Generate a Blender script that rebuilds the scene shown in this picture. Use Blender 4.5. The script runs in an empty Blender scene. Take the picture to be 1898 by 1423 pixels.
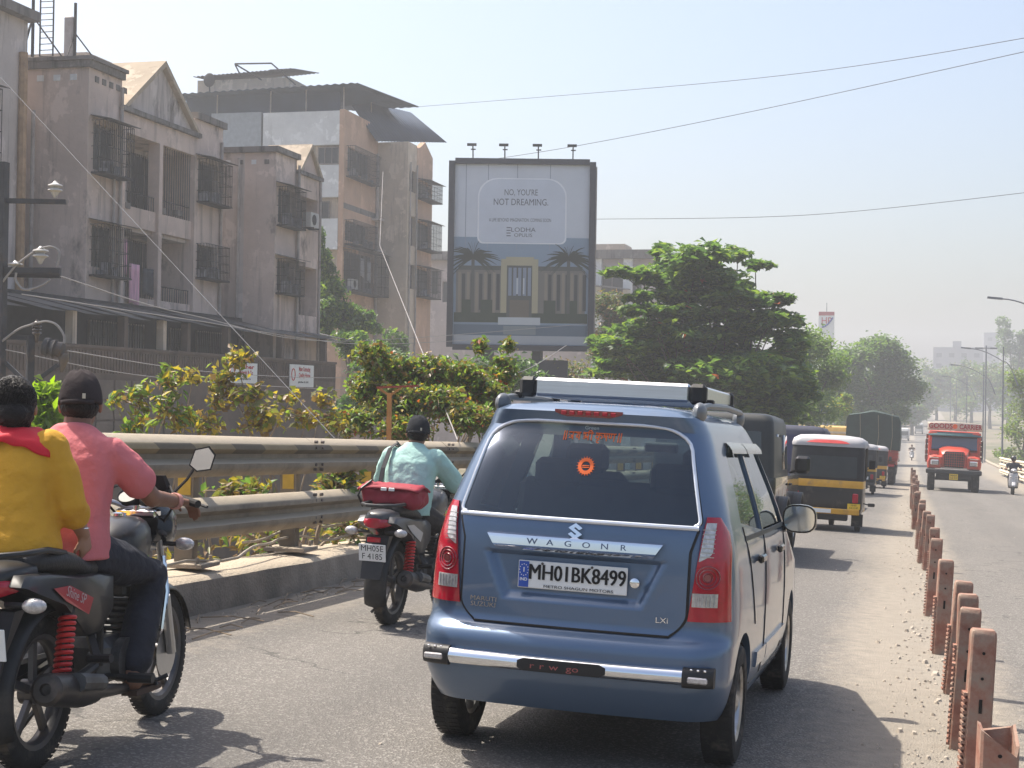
import bpy, bmesh, math, random
import numpy as np
from mathutils import Vector as V, Matrix
R = math.radians
random.seed(7)
NP = np.random.default_rng(11)
scene = bpy.context.scene
COL = scene.collection

# ------------------------------------------------------------------ camera
# X = right across the road, Y = along the road, Z = up; the camera stands at X=0,Y=0.
F, CX, CY = 2850.0, 949.0, 711.5            # focal length and centre of the 1898x1423 photograph
YAW, PITCH, ROLL = R(14.57), R(0.472), R(0.9)
CAM = V((0, 0, 1.45))
_f = V((-math.sin(YAW) * math.cos(PITCH), math.cos(YAW) * math.cos(PITCH), math.sin(PITCH)))
_r = V((math.cos(YAW), math.sin(YAW), 0))
_u = _r.cross(_f)
camX = _r * math.cos(ROLL) + _u * math.sin(ROLL)
camY = _u * math.cos(ROLL) - _r * math.sin(ROLL)
cd = bpy.data.cameras.new('camera')
cd.sensor_width = 36; cd.lens = 36 * F / 1898; cd.clip_start = .05; cd.clip_end = 9000
cam = bpy.data.objects.new('camera', cd); COL.objects.link(cam)
cam.matrix_world = Matrix(((camX.x, camY.x, -_f.x, CAM.x), (camX.y, camY.y, -_f.y, CAM.y),
                           (camX.z, camY.z, -_f.z, CAM.z), (0, 0, 0, 1)))
scene.camera = cam

# ------------------------------------------------------------------ sky, sun, exposure
TO_SUN = V((-.52, .22, 1)).normalized()
w = bpy.data.worlds.new('World'); scene.world = w; w.use_nodes = True
wn = w.node_tree.nodes; wl = w.node_tree.links; wn.clear()
sky = wn.new('ShaderNodeTexSky'); sky.sky_type = 'NISHITA'; sky.sun_disc = False
sky.sun_elevation = math.asin(TO_SUN.z); sky.sun_rotation = math.atan2(TO_SUN.x, TO_SUN.y)
sky.air_density = 1.0; sky.dust_density = 4.3; sky.ozone_density = 1.0; sky.altitude = 0
bg = wn.new('ShaderNodeBackground'); bg.inputs['Strength'].default_value = .105
wo = wn.new('ShaderNodeOutputWorld')
wl.new(sky.outputs[0], bg.inputs[0]); wl.new(bg.outputs[0], wo.inputs[0])
sl = bpy.data.lights.new('sun', 'SUN'); sl.energy = 3.6; sl.angle = R(.55); sl.color = (1, .93, .82)
so = bpy.data.objects.new('sun', sl); COL.objects.link(so)
so.rotation_euler = TO_SUN.to_track_quat('Z', 'Y').to_euler(); so.location = (0, 0, 60)
vs = scene.view_settings
scene.display_settings.display_device = 'sRGB'
vs.view_transform = 'Standard'; vs.look = 'None'; vs.gamma = 1; vs.exposure = 1.09
vs.use_curve_mapping = False
scene.cycles.use_denoising = True
scene.cycles.max_bounces = 7; scene.cycles.transparent_max_bounces = 16
scene.cycles.volume_bounces = 0; scene.cycles.sample_clamp_indirect = 6
scene.cycles.caustics_reflective = False; scene.cycles.caustics_refractive = False
try:
    scene.cycles.volume_step_rate = 4
except Exception: pass

# ------------------------------------------------------------------ road surface and pixel helpers
def prof(y):
    z = -.032 * min(y, 80)
    if y > 80:
        q = min(y, 330) - 80
        z += -.032 * q + .5 * .00026 * q * q
        if y > 330: z += (min(y, 420) - 330) * .02
    return z
def RZ(x, y):
    k = 1.0 if y < 60 else max(0.0, 1 - (y - 60) / 80)
    return prof(y) - .033 * k * max(-9, min(9, x))
def ray(px, py): return _f + camX * ((px - CX) / F) - camY * ((py - CY) / F)
def P(px, py, D): return CAM + ray(px, py) * D
def onX(px, py, X):
    d = ray(px, py); return CAM + d * ((X - CAM.x) / d.x)
def onY(px, py, Y):
    d = ray(px, py); return CAM + d * ((Y - CAM.y) / d.y)
def onroad(px, py):
    d = ray(px, py); t = 4.0
    while t < 600:
        p = CAM + d * t
        if p.z < RZ(p.x, p.y): return p
        t *= 1.002
    return CAM + d * 300

# ------------------------------------------------------------------ materials
MATS = {}
def _n(nt, t, **kw):
    n = nt.nodes.new(t)
    for k, v in kw.items():
        if k in n.inputs.keys(): n.inputs[k].default_value = v
        else: setattr(n, k, v)
    return n
def pm(name, col, rough=.6, metal=0., var=.12, scale=4., bump=0., bscale=60., coat=0., spec=.4,
       dirt=None, dscale=1.5, damt=.5, stretch=(1, 1, 1), world=False, trans=0., dust=None):
    """principled material; noise varies the colour, dirt = second colour in blotches/streaks"""
    if name in MATS: return MATS[name]
    m = bpy.data.materials.new(name); m.use_nodes = True; MATS[name] = m
    nt = m.node_tree; b = nt.nodes['Principled BSDF']; L = nt.links
    b.inputs['Roughness'].default_value = rough; b.inputs['Metallic'].default_value = metal
    b.inputs['Coat Weight'].default_value = coat; b.inputs['Coat Roughness'].default_value = .04
    b.inputs['Specular IOR Level'].default_value = spec
    if trans: b.inputs['Transmission Weight'].default_value = trans
    c4 = (*col, 1)
    b.inputs['Base Color'].default_value = c4
    if world:
        g = nt.nodes.new('ShaderNodeNewGeometry'); src = g.outputs['Position']
    else:
        g = nt.nodes.new('ShaderNodeTexCoord'); src = g.outputs['Object']
    mp = nt.nodes.new('ShaderNodeMapping'); mp.inputs['Scale'].default_value = stretch
    L.new(src, mp.inputs[0]); src2 = mp.outputs[0]
    out = None
    if var:
        nz = _n(nt, 'ShaderNodeTexNoise', Scale=scale, Detail=5.0, Roughness=.6); L.new(src2, nz.inputs['Vector'])
        mx = nt.nodes.new('ShaderNodeMix'); mx.data_type = 'RGBA'
        mx.inputs[6].default_value = (*[max(0, c * (1 - var)) for c in col], 1)
        mx.inputs[7].default_value = (*[min(1, c * (1 + var)) for c in col], 1)
        cr = nt.nodes.new('ShaderNodeMapRange'); cr.inputs[1].default_value = .3; cr.inputs[2].default_value = .7
        L.new(nz.outputs['Fac'], cr.inputs[0]); L.new(cr.outputs[0], mx.inputs[0]); out = mx.outputs[2]
    if dirt:
        n2 = _n(nt, 'ShaderNodeTexNoise', Scale=dscale, Detail=6.0, Roughness=.65); L.new(src2, n2.inputs['Vector'])
        c2 = nt.nodes.new('ShaderNodeMapRange'); c2.inputs[1].default_value = .62 - .3 * damt; c2.inputs[2].default_value = .86 - .3 * damt
        L.new(n2.outputs['Fac'], c2.inputs[0])
        m2 = nt.nodes.new('ShaderNodeMix'); m2.data_type = 'RGBA'
        m2.inputs[7].default_value = (*dirt, 1)
        if out: L.new(out, m2.inputs[6])
        else: m2.inputs[6].default_value = c4
        L.new(c2.outputs[0], m2.inputs[0]); out = m2.outputs[2]
    if out: L.new(out, b.inputs['Base Color'])
    if dust:
        gn = nt.nodes.new('ShaderNodeNewGeometry'); sx = nt.nodes.new('ShaderNodeSeparateXYZ'); L.new(gn.outputs['Normal'], sx.inputs[0])
        mr = nt.nodes.new('ShaderNodeMapRange'); mr.inputs[1].default_value = .25; mr.inputs[2].default_value = .75; L.new(sx.outputs[2], mr.inputs[0])
        dn_ = _n(nt, 'ShaderNodeTexNoise', Scale=5., Detail=5.); L.new(src, dn_.inputs['Vector'])
        mu = nt.nodes.new('ShaderNodeMath'); mu.operation = 'MULTIPLY_ADD'; mu.use_clamp = True; mu.inputs[1].default_value = .5; mu.inputs[2].default_value = .6; L.new(dn_.outputs['Fac'], mu.inputs[0])
        mm = nt.nodes.new('ShaderNodeMath'); mm.operation = 'MULTIPLY'; L.new(mr.outputs[0], mm.inputs[0]); L.new(mu.outputs[0], mm.inputs[1])
        m4 = nt.nodes.new('ShaderNodeMix'); m4.data_type = 'RGBA'; m4.inputs[7].default_value = (*dust, 1)
        if out: L.new(out, m4.inputs[6])
        else: m4.inputs[6].default_value = c4
        L.new(mm.outputs[0], m4.inputs[0]); out = m4.outputs[2]; L.new(out, b.inputs['Base Color'])
    if bump:
        n3 = _n(nt, 'ShaderNodeTexNoise', Scale=bscale, Detail=4.0); L.new(src, n3.inputs['Vector'])
        bp = _n(nt, 'ShaderNodeBump', Strength=min(1, bump), Distance=.02 * max(1, bump)); L.new(n3.outputs['Fac'], bp.inputs['Height'])
        L.new(bp.outputs[0], b.inputs['Normal'])
    return m
def glass(name, tint=(.2, .25, .25), refl=.06):
    if name in MATS: return MATS[name]
    m = bpy.data.materials.new(name); m.use_nodes = True; MATS[name] = m
    nt = m.node_tree; nt.nodes.clear(); L = nt.links
    o = nt.nodes.new('ShaderNodeOutputMaterial'); t = nt.nodes.new('ShaderNodeBsdfTransparent'); t.inputs[0].default_value = (*tint, 1)
    g = nt.nodes.new('ShaderNodeBsdfGlossy'); g.inputs['Roughness'].default_value = .02; g.inputs[0].default_value = (.9, .95, 1, 1)
    fr = nt.nodes.new('ShaderNodeFresnel'); fr.inputs[0].default_value = 1.5
    a = nt.nodes.new('ShaderNodeMath'); a.operation = 'ADD'; a.inputs[1].default_value = refl; a.use_clamp = True
    L.new(fr.outputs[0], a.inputs[0])
    mx = nt.nodes.new('ShaderNodeMixShader'); L.new(a.outputs[0], mx.inputs[0]); L.new(t.outputs[0], mx.inputs[1]); L.new(g.outputs[0], mx.inputs[2])
    L.new(mx.outputs[0], o.inputs[0]); return m
def leafmat(name, col, tr=.5):
    """leaf: diffuse + light shining through"""
    if name in MATS: return MATS[name]
    m = bpy.data.materials.new(name); m.use_nodes = True; MATS[name] = m
    nt = m.node_tree; nt.nodes.clear(); L = nt.links
    o = nt.nodes.new('ShaderNodeOutputMaterial')
    g = nt.nodes.new('ShaderNodeNewGeometry')
    nz = _n(nt, 'ShaderNodeTexNoise', Scale=3.0, Detail=3.0); L.new(g.outputs['Position'], nz.inputs['Vector'])
    mx = nt.nodes.new('ShaderNodeMix'); mx.data_type = 'RGBA'
    mx.inputs[6].default_value = (*[c * .65 for c in col], 1); mx.inputs[7].default_value = (*[c * 1.35 for c in col], 1)
    L.new(nz.outputs['Fac'], mx.inputs[0])
    p = nt.nodes.new('ShaderNodeBsdfPrincipled'); p.inputs['Roughness'].default_value = .42
    L.new(mx.outputs[2], p.inputs['Base Color'])
    t = nt.nodes.new('ShaderNodeBsdfTranslucent')
    m3 = nt.nodes.new('ShaderNodeMix'); m3.data_type = 'RGBA'; m3.blend_type = 'MULTIPLY'; m3.inputs[0].default_value = 1
    m3.inputs[7].default_value = (1.3, 1.4, .6, 1); L.new(mx.outputs[2], m3.inputs[6]); L.new(m3.outputs[2], t.inputs[0])
    ms = nt.nodes.new('ShaderNodeMixShader'); ms.inputs[0].default_value = tr
    L.new(p.outputs[0], ms.inputs[1]); L.new(t.outputs[0], ms.inputs[2]); L.new(ms.outputs[0], o.inputs[0]); return m

# ------------------------------------------------------------------ mesh building
def circ(n, a0=0.): return [(math.cos(a0 + 2 * math.pi * i / n), math.sin(a0 + 2 * math.pi * i / n)) for i in range(n)]
def frame_of(d):
    d = d.normalized(); a = V((0, 0, 1)) if abs(d.z) < .9 else V((1, 0, 0))
    x = d.cross(a).normalized(); return x, d.cross(x).normalized()
class MB:
    def __init__(s): s.v = []; s.f = []; s.m = []
    def add(s, vs, fs, mi=0):
        o = len(s.v); s.v += [tuple(p) for p in vs]
        for f in fs: s.f.append([i + o for i in f]); s.m.append(mi)
        return s
    def box(s, x0, x1, y0, y1, z0, z1, mi=0):
        return s.add([(x0, y0, z0), (x1, y0, z0), (x1, y1, z0), (x0, y1, z0), (x0, y0, z1), (x1, y0, z1), (x1, y1, z1), (x0, y1, z1)],
                     [(0, 3, 2, 1), (4, 5, 6, 7), (0, 1, 5, 4), (1, 2, 6, 5), (2, 3, 7, 6), (3, 0, 4, 7)], mi)
    def obox(s, c, ax, ay, az, mi=0):
        """box from centre and three half-axis vectors"""
        c, ax, ay, az = V(c), V(ax), V(ay), V(az)
        vs = [c + ax * i + ay * j + az * k for k in (-1, 1) for i, j in ((-1, -1), (1, -1), (1, 1), (-1, 1))]
        return s.add(vs, [(0, 3, 2, 1), (4, 5, 6, 7), (0, 1, 5, 4), (1, 2, 6, 5), (2, 3, 7, 6), (3, 0, 4, 7)], mi)
    def bar(s, a, b, w, h, up=(0, 0, 1), mi=0):
        a, b = V(a), V(b); d = b - a; up = V(up)
        x = d.cross(up)
        if x.length < 1e-6: x = d.cross(V((1, 0, 0)))
        x.normalize(); z = x.cross(d).normalized()
        return s.obox((a + b) / 2, d / 2, x * w / 2, z * h / 2, mi)
    def rbox(s, c, hs, r=.02, M=None, mi=0):
        """chamfered box, half sizes hs; M = 3x3 rotation"""
        c = V(c); vs = []; ix = {}
        for sx in (-1, 1):
            for sy in (-1, 1):
                for sz in (-1, 1):
                    for a in range(3):
                        p = [sx * (hs[0] - r), sy * (hs[1] - r), sz * (hs[2] - r)]
                        p[a] = (sx, sy, sz)[a] * hs[a]
                        ix[(sx, sy, sz, a)] = len(vs); q = V(p)
                        vs.append(c + (M @ q if M else q))
        g = lambda *k: ix[k]
        fs = []
        for a in range(3):
            b, d = (a + 1) % 3, (a + 2) % 3
            for sg in (-1, 1):
                q = []
                for sb, sd in ((-1, -1), (1, -1), (1, 1), (-1, 1)):
                    t = [0, 0, 0]; t[a] = sg; t[b] = sb; t[d] = sd; q.append(g(*t, a))
                fs.append(q)
            for sb in (-1, 1):
                for sd in (-1, 1):
                    q = []
                    for sg, ax in ((-1, b), (1, b), (1, d), (-1, d)):
                        t = [0, 0, 0]; t[a] = sg; t[b] = sb; t[d] = sd; q.append(g(*t, ax))
                    fs.append(q)
        for sx in (-1, 1):
            for sy in (-1, 1):
                for sz in (-1, 1): fs.append([g(sx, sy, sz, 0), g(sx, sy, sz, 1), g(sx, sy, sz, 2)])
        return s.add(vs, fs, mi)
    def cyl(s, a, b, r0, r1=None, n=12, mi=0, cap=True):
        return s.tube([a, b], [r0, r0 if r1 is None else r1], n, mi, cap)
    def tube(s, pts, r, n=8, mi=0, cap=True, closed=False):
        pts = [V(p) for p in pts]; k = len(pts)
        rs = r if isinstance(r, (list, tuple)) else [r] * k
        dirs = []
        for i in range(k):
            if closed: d = pts[(i + 1) % k] - pts[i - 1]
            else: d = pts[min(i + 1, k - 1)] - pts[max(i - 1, 0)]
            dirs.append(d.normalized() if d.length > 1e-9 else V((0, 0, 1)))
        x, _ = frame_of(dirs[0]); vs = []
        for i in range(k):
            x = (x - dirs[i] * x.dot(dirs[i])); x = x.normalized() if x.length > 1e-6 else frame_of(dirs[i])[0]
            y = dirs[i].cross(x)
            vs += [pts[i] + (x * c + y * sn) * rs[i] for c, sn in circ(n)]
        fs = []
        for i in range(k if closed else k - 1):
            j = (i + 1) % k
            for q in range(n): fs.append((i * n + q, i * n + (q + 1) % n, j * n + (q + 1) % n, j * n + q))
        if cap and not closed: fs += [tuple(range(n))[::-1], tuple(range((k - 1) * n, k * n))]
        return s.add(vs, fs, mi)
    def lathe(s, prof_, o, ax, n=20, mi=0, closed=False):
        """profile [(radius, height along ax)]"""
        o, ax = V(o), V(ax).normalized(); x, y = frame_of(ax); vs = []; k = len(prof_)
        for r, h in prof_: vs += [o + ax * h + (x * c + y * sn) * r for c, sn in circ(n)]
        fs = []
        for i in range(k if closed else k - 1):
            j = (i + 1) % k
            for q in range(n): fs.append((i * n + q, i * n + (q + 1) % n, j * n + (q + 1) % n, j * n + q))
        if not closed: fs += [tuple(range(n))[::-1], tuple(range((k - 1) * n, k * n))]
        return s.add(vs, fs, mi)
    def loft(s, rings, cap=True, mi=0):
        n = len(rings[0]); vs = [p for r in rings for p in r]; fs = []
        for i in range(len(rings) - 1):
            for q in range(n): fs.append((i * n + q, i * n + (q + 1) % n, (i + 1) * n + (q + 1) % n, (i + 1) * n + q))
        if cap: fs += [tuple(range(n))[::-1], tuple(range((len(rings) - 1) * n, len(rings) * n))]
        return s.add(vs, fs, mi)
    def prism(s, poly, ax, d0, d1, mi=0):
        """polygon of 2-tuples extruded along axis ax (0,1,2); the tuples are the other two axes in order"""
        def mk(p, d):
            q = list(p); q.insert(ax, d); return q
        n = len(poly)
        return s.add([mk(p, d0) for p in poly] + [mk(p, d1) for p in poly],
                     [tuple(range(n))[::-1], tuple(range(n, 2 * n))] + [(i, (i + 1) % n, n + (i + 1) % n, n + i) for i in range(n)], mi)
    def ell(s, c, r, n=14, m=9, M=None, mi=0):
        c = V(c); vs = []; fs = []
        for i in range(m + 1):
            t = math.pi * i / m; rr = max(math.sin(t), .02)
            for cs, sn in circ(n):
                q = V((r[0] * rr * cs, r[1] * rr * sn, -r[2] * math.cos(t))); vs.append(c + (M @ q if M else q))
        for i in range(m):
            for q in range(n): fs.append((i * n + q, i * n + (q + 1) % n, (i + 1) * n + (q + 1) % n, (i + 1) * n + q))
        fs += [tuple(range(n))[::-1], tuple(range(m * n, (m + 1) * n))]
        return s.add(vs, fs, mi)
    def grid(s, fn, nu, nv, mi=0, close_u=False):
        vs = [fn(i / nu, j / nv) for j in range(nv + 1) for i in range(nu + 1)]; w_ = nu + 1
        return s.add(vs, [(j * w_ + i, j * w_ + i + 1, (j + 1) * w_ + i + 1, (j + 1) * w_ + i) for j in range(nv) for i in range(nu)], mi)
    def xf(s, fn): s.v = [tuple(fn(V(p))) for p in s.v]; return s
    def mesh(s, name, mats, angle=35., recalc=True):
        me = bpy.data.meshes.new(name); me.from_pydata(s.v, [], s.f)
        for m in (mats if isinstance(mats, (list, tuple)) else [mats]): me.materials.append(m)
        if len(set(s.m)) > 1: me.polygons.foreach_set('material_index', s.m)
        if recalc:
            b = bmesh.new(); b.from_mesh(me); bmesh.ops.recalc_face_normals(b, faces=b.faces); b.to_mesh(me); b.free()
        if angle:
            me.polygons.foreach_set('use_smooth', [True] * len(me.polygons)); me.set_sharp_from_angle(angle=R(angle))
        me.update(); return me
    def build(s, name, mats, parent=None, angle=35., recalc=True):
        return link(name, s.mesh(name, mats, angle, recalc), parent)
def link(name, me, parent=None):
    o = bpy.data.objects.new(name, me); COL.objects.link(o)
    if parent: o.parent = parent
    return o
def tag(o, label, cat, group=None, kind=None):
    if label: o['label'] = label
    if cat: o['category'] = cat
    if group: o['group'] = group
    if kind: o['kind'] = kind
    return o
def thing(name, label, cat, group=None, loc=(0, 0, 0)):
    o = bpy.data.objects.new(name, None); COL.objects.link(o); o.location = loc; o.empty_display_size = .2
    return tag(o, label, cat, group)
def struct(o): o['kind'] = 'structure'; return o
def dup(root, label=None, group=None, parent=None):
    c = root.copy(); COL.objects.link(c)
    if parent: c.parent = parent
    if label: c['label'] = label
    if group: c['group'] = group
    for ch in list(root.children): dup(ch, parent=c)
    return c
def place(root, x, y, head=0., dz=0., scale=1.):
    """stand a thing on the sloping road, head = degrees to the right of the road direction"""
    e = .3; fx, fy = math.sin(R(head)), math.cos(R(head))
    nz = V((-(RZ(x + e, y) - RZ(x - e, y)) / (2 * e), -(RZ(x, y + e) - RZ(x, y - e)) / (2 * e), 1)).normalized()
    f = V((fx, fy, 0)); f = (f - nz * f.dot(nz)).normalized(); r = f.cross(nz)
    root.matrix_world = Matrix(((r.x, f.x, nz.x, x), (r.y, f.y, nz.y, y), (r.z, f.z, nz.z, RZ(x, y) + dz), (0, 0, 0, 1))) @ Matrix.Scale(scale, 4)
    return root
def text_mb(body, height, fn, depth=0., mi=0, mb=None, xs=1., align='CENTER', bold=0.):
    """lettering as a mesh: fn maps (x,y,z) of the flat text (x centred, y up, z out) to its place"""
    cu = bpy.data.curves.new('txt', 'FONT'); cu.body = body; cu.size = 1; cu.align_x = align; cu.align_y = 'CENTER'
    cu.extrude = depth / 2; cu.offset = bold; cu.resolution_u = 3
    o = bpy.data.objects.new('txt', cu); COL.objects.link(o)
    me = bpy.data.meshes.new_from_object(o.evaluated_get(bpy.context.evaluated_depsgraph_get()))
    bpy.data.objects.remove(o); bpy.data.curves.remove(cu)
    mb = mb or MB(); k = height / .70
    mb.add([fn(V((p.co.x * k * xs, p.co.y * k, p.co.z * (1 if not depth else 1)))) for p in me.vertices], [tuple(p.vertices) for p in me.polygons], mi)
    bpy.data.meshes.remove(me); return mb
def remeshed(mb, name, mats, voxel, smooth=4, parent=None, pick=None, disp=0., dscale=.1):
    """one continuous surface from overlapping closed shapes; pick(co)->material index"""
    tmp = mb.build(name + '_tmp', mats, None)
    m = tmp.modifiers.new('r', 'REMESH'); m.mode = 'VOXEL'; m.voxel_size = voxel; m.use_smooth_shade = True
    s_ = tmp.modifiers.new('s', 'SMOOTH'); s_.factor = .5; s_.iterations = smooth
    if disp:
        tx = bpy.data.textures.new(name, 'CLOUDS'); tx.noise_scale = dscale; tx.noise_depth = 2
        d = tmp.modifiers.new('d', 'DISPLACE'); d.texture = tx; d.strength = disp; d.mid_level = .5; d.texture_coords = 'LOCAL'
    me = bpy.data.meshes.new_from_object(tmp.evaluated_get(bpy.context.evaluated_depsgraph_get()))
    old = tmp.data; bpy.data.objects.remove(tmp); bpy.data.meshes.remove(old)
    me.name = name; me.materials.clear()
    for q in (mats if isinstance(mats, (list, tuple)) else [mats]): me.materials.append(q)
    me.polygons.foreach_set('use_smooth', [True] * len(me.polygons))
    if pick: me.polygons.foreach_set('material_index', [pick(p.center) for p in me.polygons])
    return link(name, me, parent)
def boolean(ob, cutters):
    for c in cutters:
        m = ob.modifiers.new('b', 'BOOLEAN'); m.operation = 'DIFFERENCE'; m.solver = 'EXACT'; m.object = c
    me = bpy.data.meshes.new_from_object(ob.evaluated_get(bpy.context.evaluated_depsgraph_get()))
    ob.modifiers.clear(); old = ob.data; ob.data = me; bpy.data.meshes.remove(old)
    for c in cutters:
        d = c.data; bpy.data.objects.remove(c); bpy.data.meshes.remove(d)
    me.polygons.foreach_set('use_smooth', [True] * len(me.polygons)); me.set_sharp_from_angle(angle=R(32))
def lerp(a, b, t): return a + (b - a) * t
def interp(xs, ys, x):
    if x <= xs[0]: return ys[0]
    for i in range(1, len(xs)):
        if x <= xs[i]:
            t = (x - xs[i - 1]) / (xs[i] - xs[i - 1]); return lerp(ys[i - 1], ys[i], t)
    return ys[-1]
def sinterp(xs, ys, x):
    """Catmull-Rom style smooth interpolation"""
    n = len(xs)
    if x <= xs[0]: return ys[0]
    if x >= xs[-1]: return ys[-1]
    i = max(k for k in range(n - 1) if xs[k] <= x)
    def sl(k):
        if k == 0: return (ys[1] - ys[0]) / (xs[1] - xs[0])
        if k == n - 1: return (ys[-1] - ys[-2]) / (xs[-1] - xs[-2])
        a = (ys[k] - ys[k - 1]) / (xs[k] - xs[k - 1]); b = (ys[k + 1] - ys[k]) / (xs[k + 1] - xs[k])
        return 0 if a * b <= 0 else 2 * a * b / (a + b)
    h = xs[i + 1] - xs[i]; t = (x - xs[i]) / h; m0, m1 = sl(i) * h, sl(i + 1) * h
    return ys[i] * (2 * t**3 - 3 * t * t + 1) + m0 * (t**3 - 2 * t * t + t) + ys[i + 1] * (-2 * t**3 + 3 * t * t) + m1 * (t**3 - t * t)

def leaf_mesh(name, cen, size, mats, weights, up=.35, droop=0., aspect=.5, seed=1, flat=None):
    """many real leaves: one folded four-point blade per centre (numpy)"""
    rg = np.random.default_rng(seed); n = len(cen); cen = np.asarray(cen, float)
    nrm = rg.normal(size=(n, 3)); nrm[:, 2] = np.abs(nrm[:, 2]) + up * 2.2; nrm /= np.linalg.norm(nrm, axis=1)[:, None]
    d = rg.normal(size=(n, 3)); d[:, 2] -= droop; d -= nrm * (d * nrm).sum(1)[:, None]; d /= np.linalg.norm(d, axis=1)[:, None] + 1e-9
    s = np.cross(nrm, d); L = (size * rg.uniform(.65, 1.3, n))[:, None]
    v = np.empty((n, 4, 3)); v[:, 0] = cen - d * L * .5; v[:, 2] = cen + d * L * .5 - nrm * L * .08
    v[:, 1] = cen + s * L * aspect * .5 + nrm * L * .1; v[:, 3] = cen - s * L * aspect * .5 + nrm * L * .1
    me = bpy.data.meshes.new(name); me.vertices.add(n * 4); me.vertices.foreach_set('co', v.ravel())
    idx = np.arange(n)[:, None] * 4
    tri = np.concatenate([idx + [0, 1, 2], idx + [0, 2, 3]], 1).ravel()
    me.loops.add(n * 6); me.loops.foreach_set('vertex_index', tri.astype(np.int32))
    me.polygons.add(n * 2); me.polygons.foreach_set('loop_start', np.arange(n * 2, dtype=np.int32) * 3)
    for m in mats: me.materials.append(m)
    wts = np.array(weights, float); wts /= wts.sum()
    me.polygons.foreach_set('material_index', np.repeat(rg.choice(len(mats), n, p=wts), 2).astype(np.int32))
    me.update(calc_edges=True); me.validate(); return me
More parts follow.
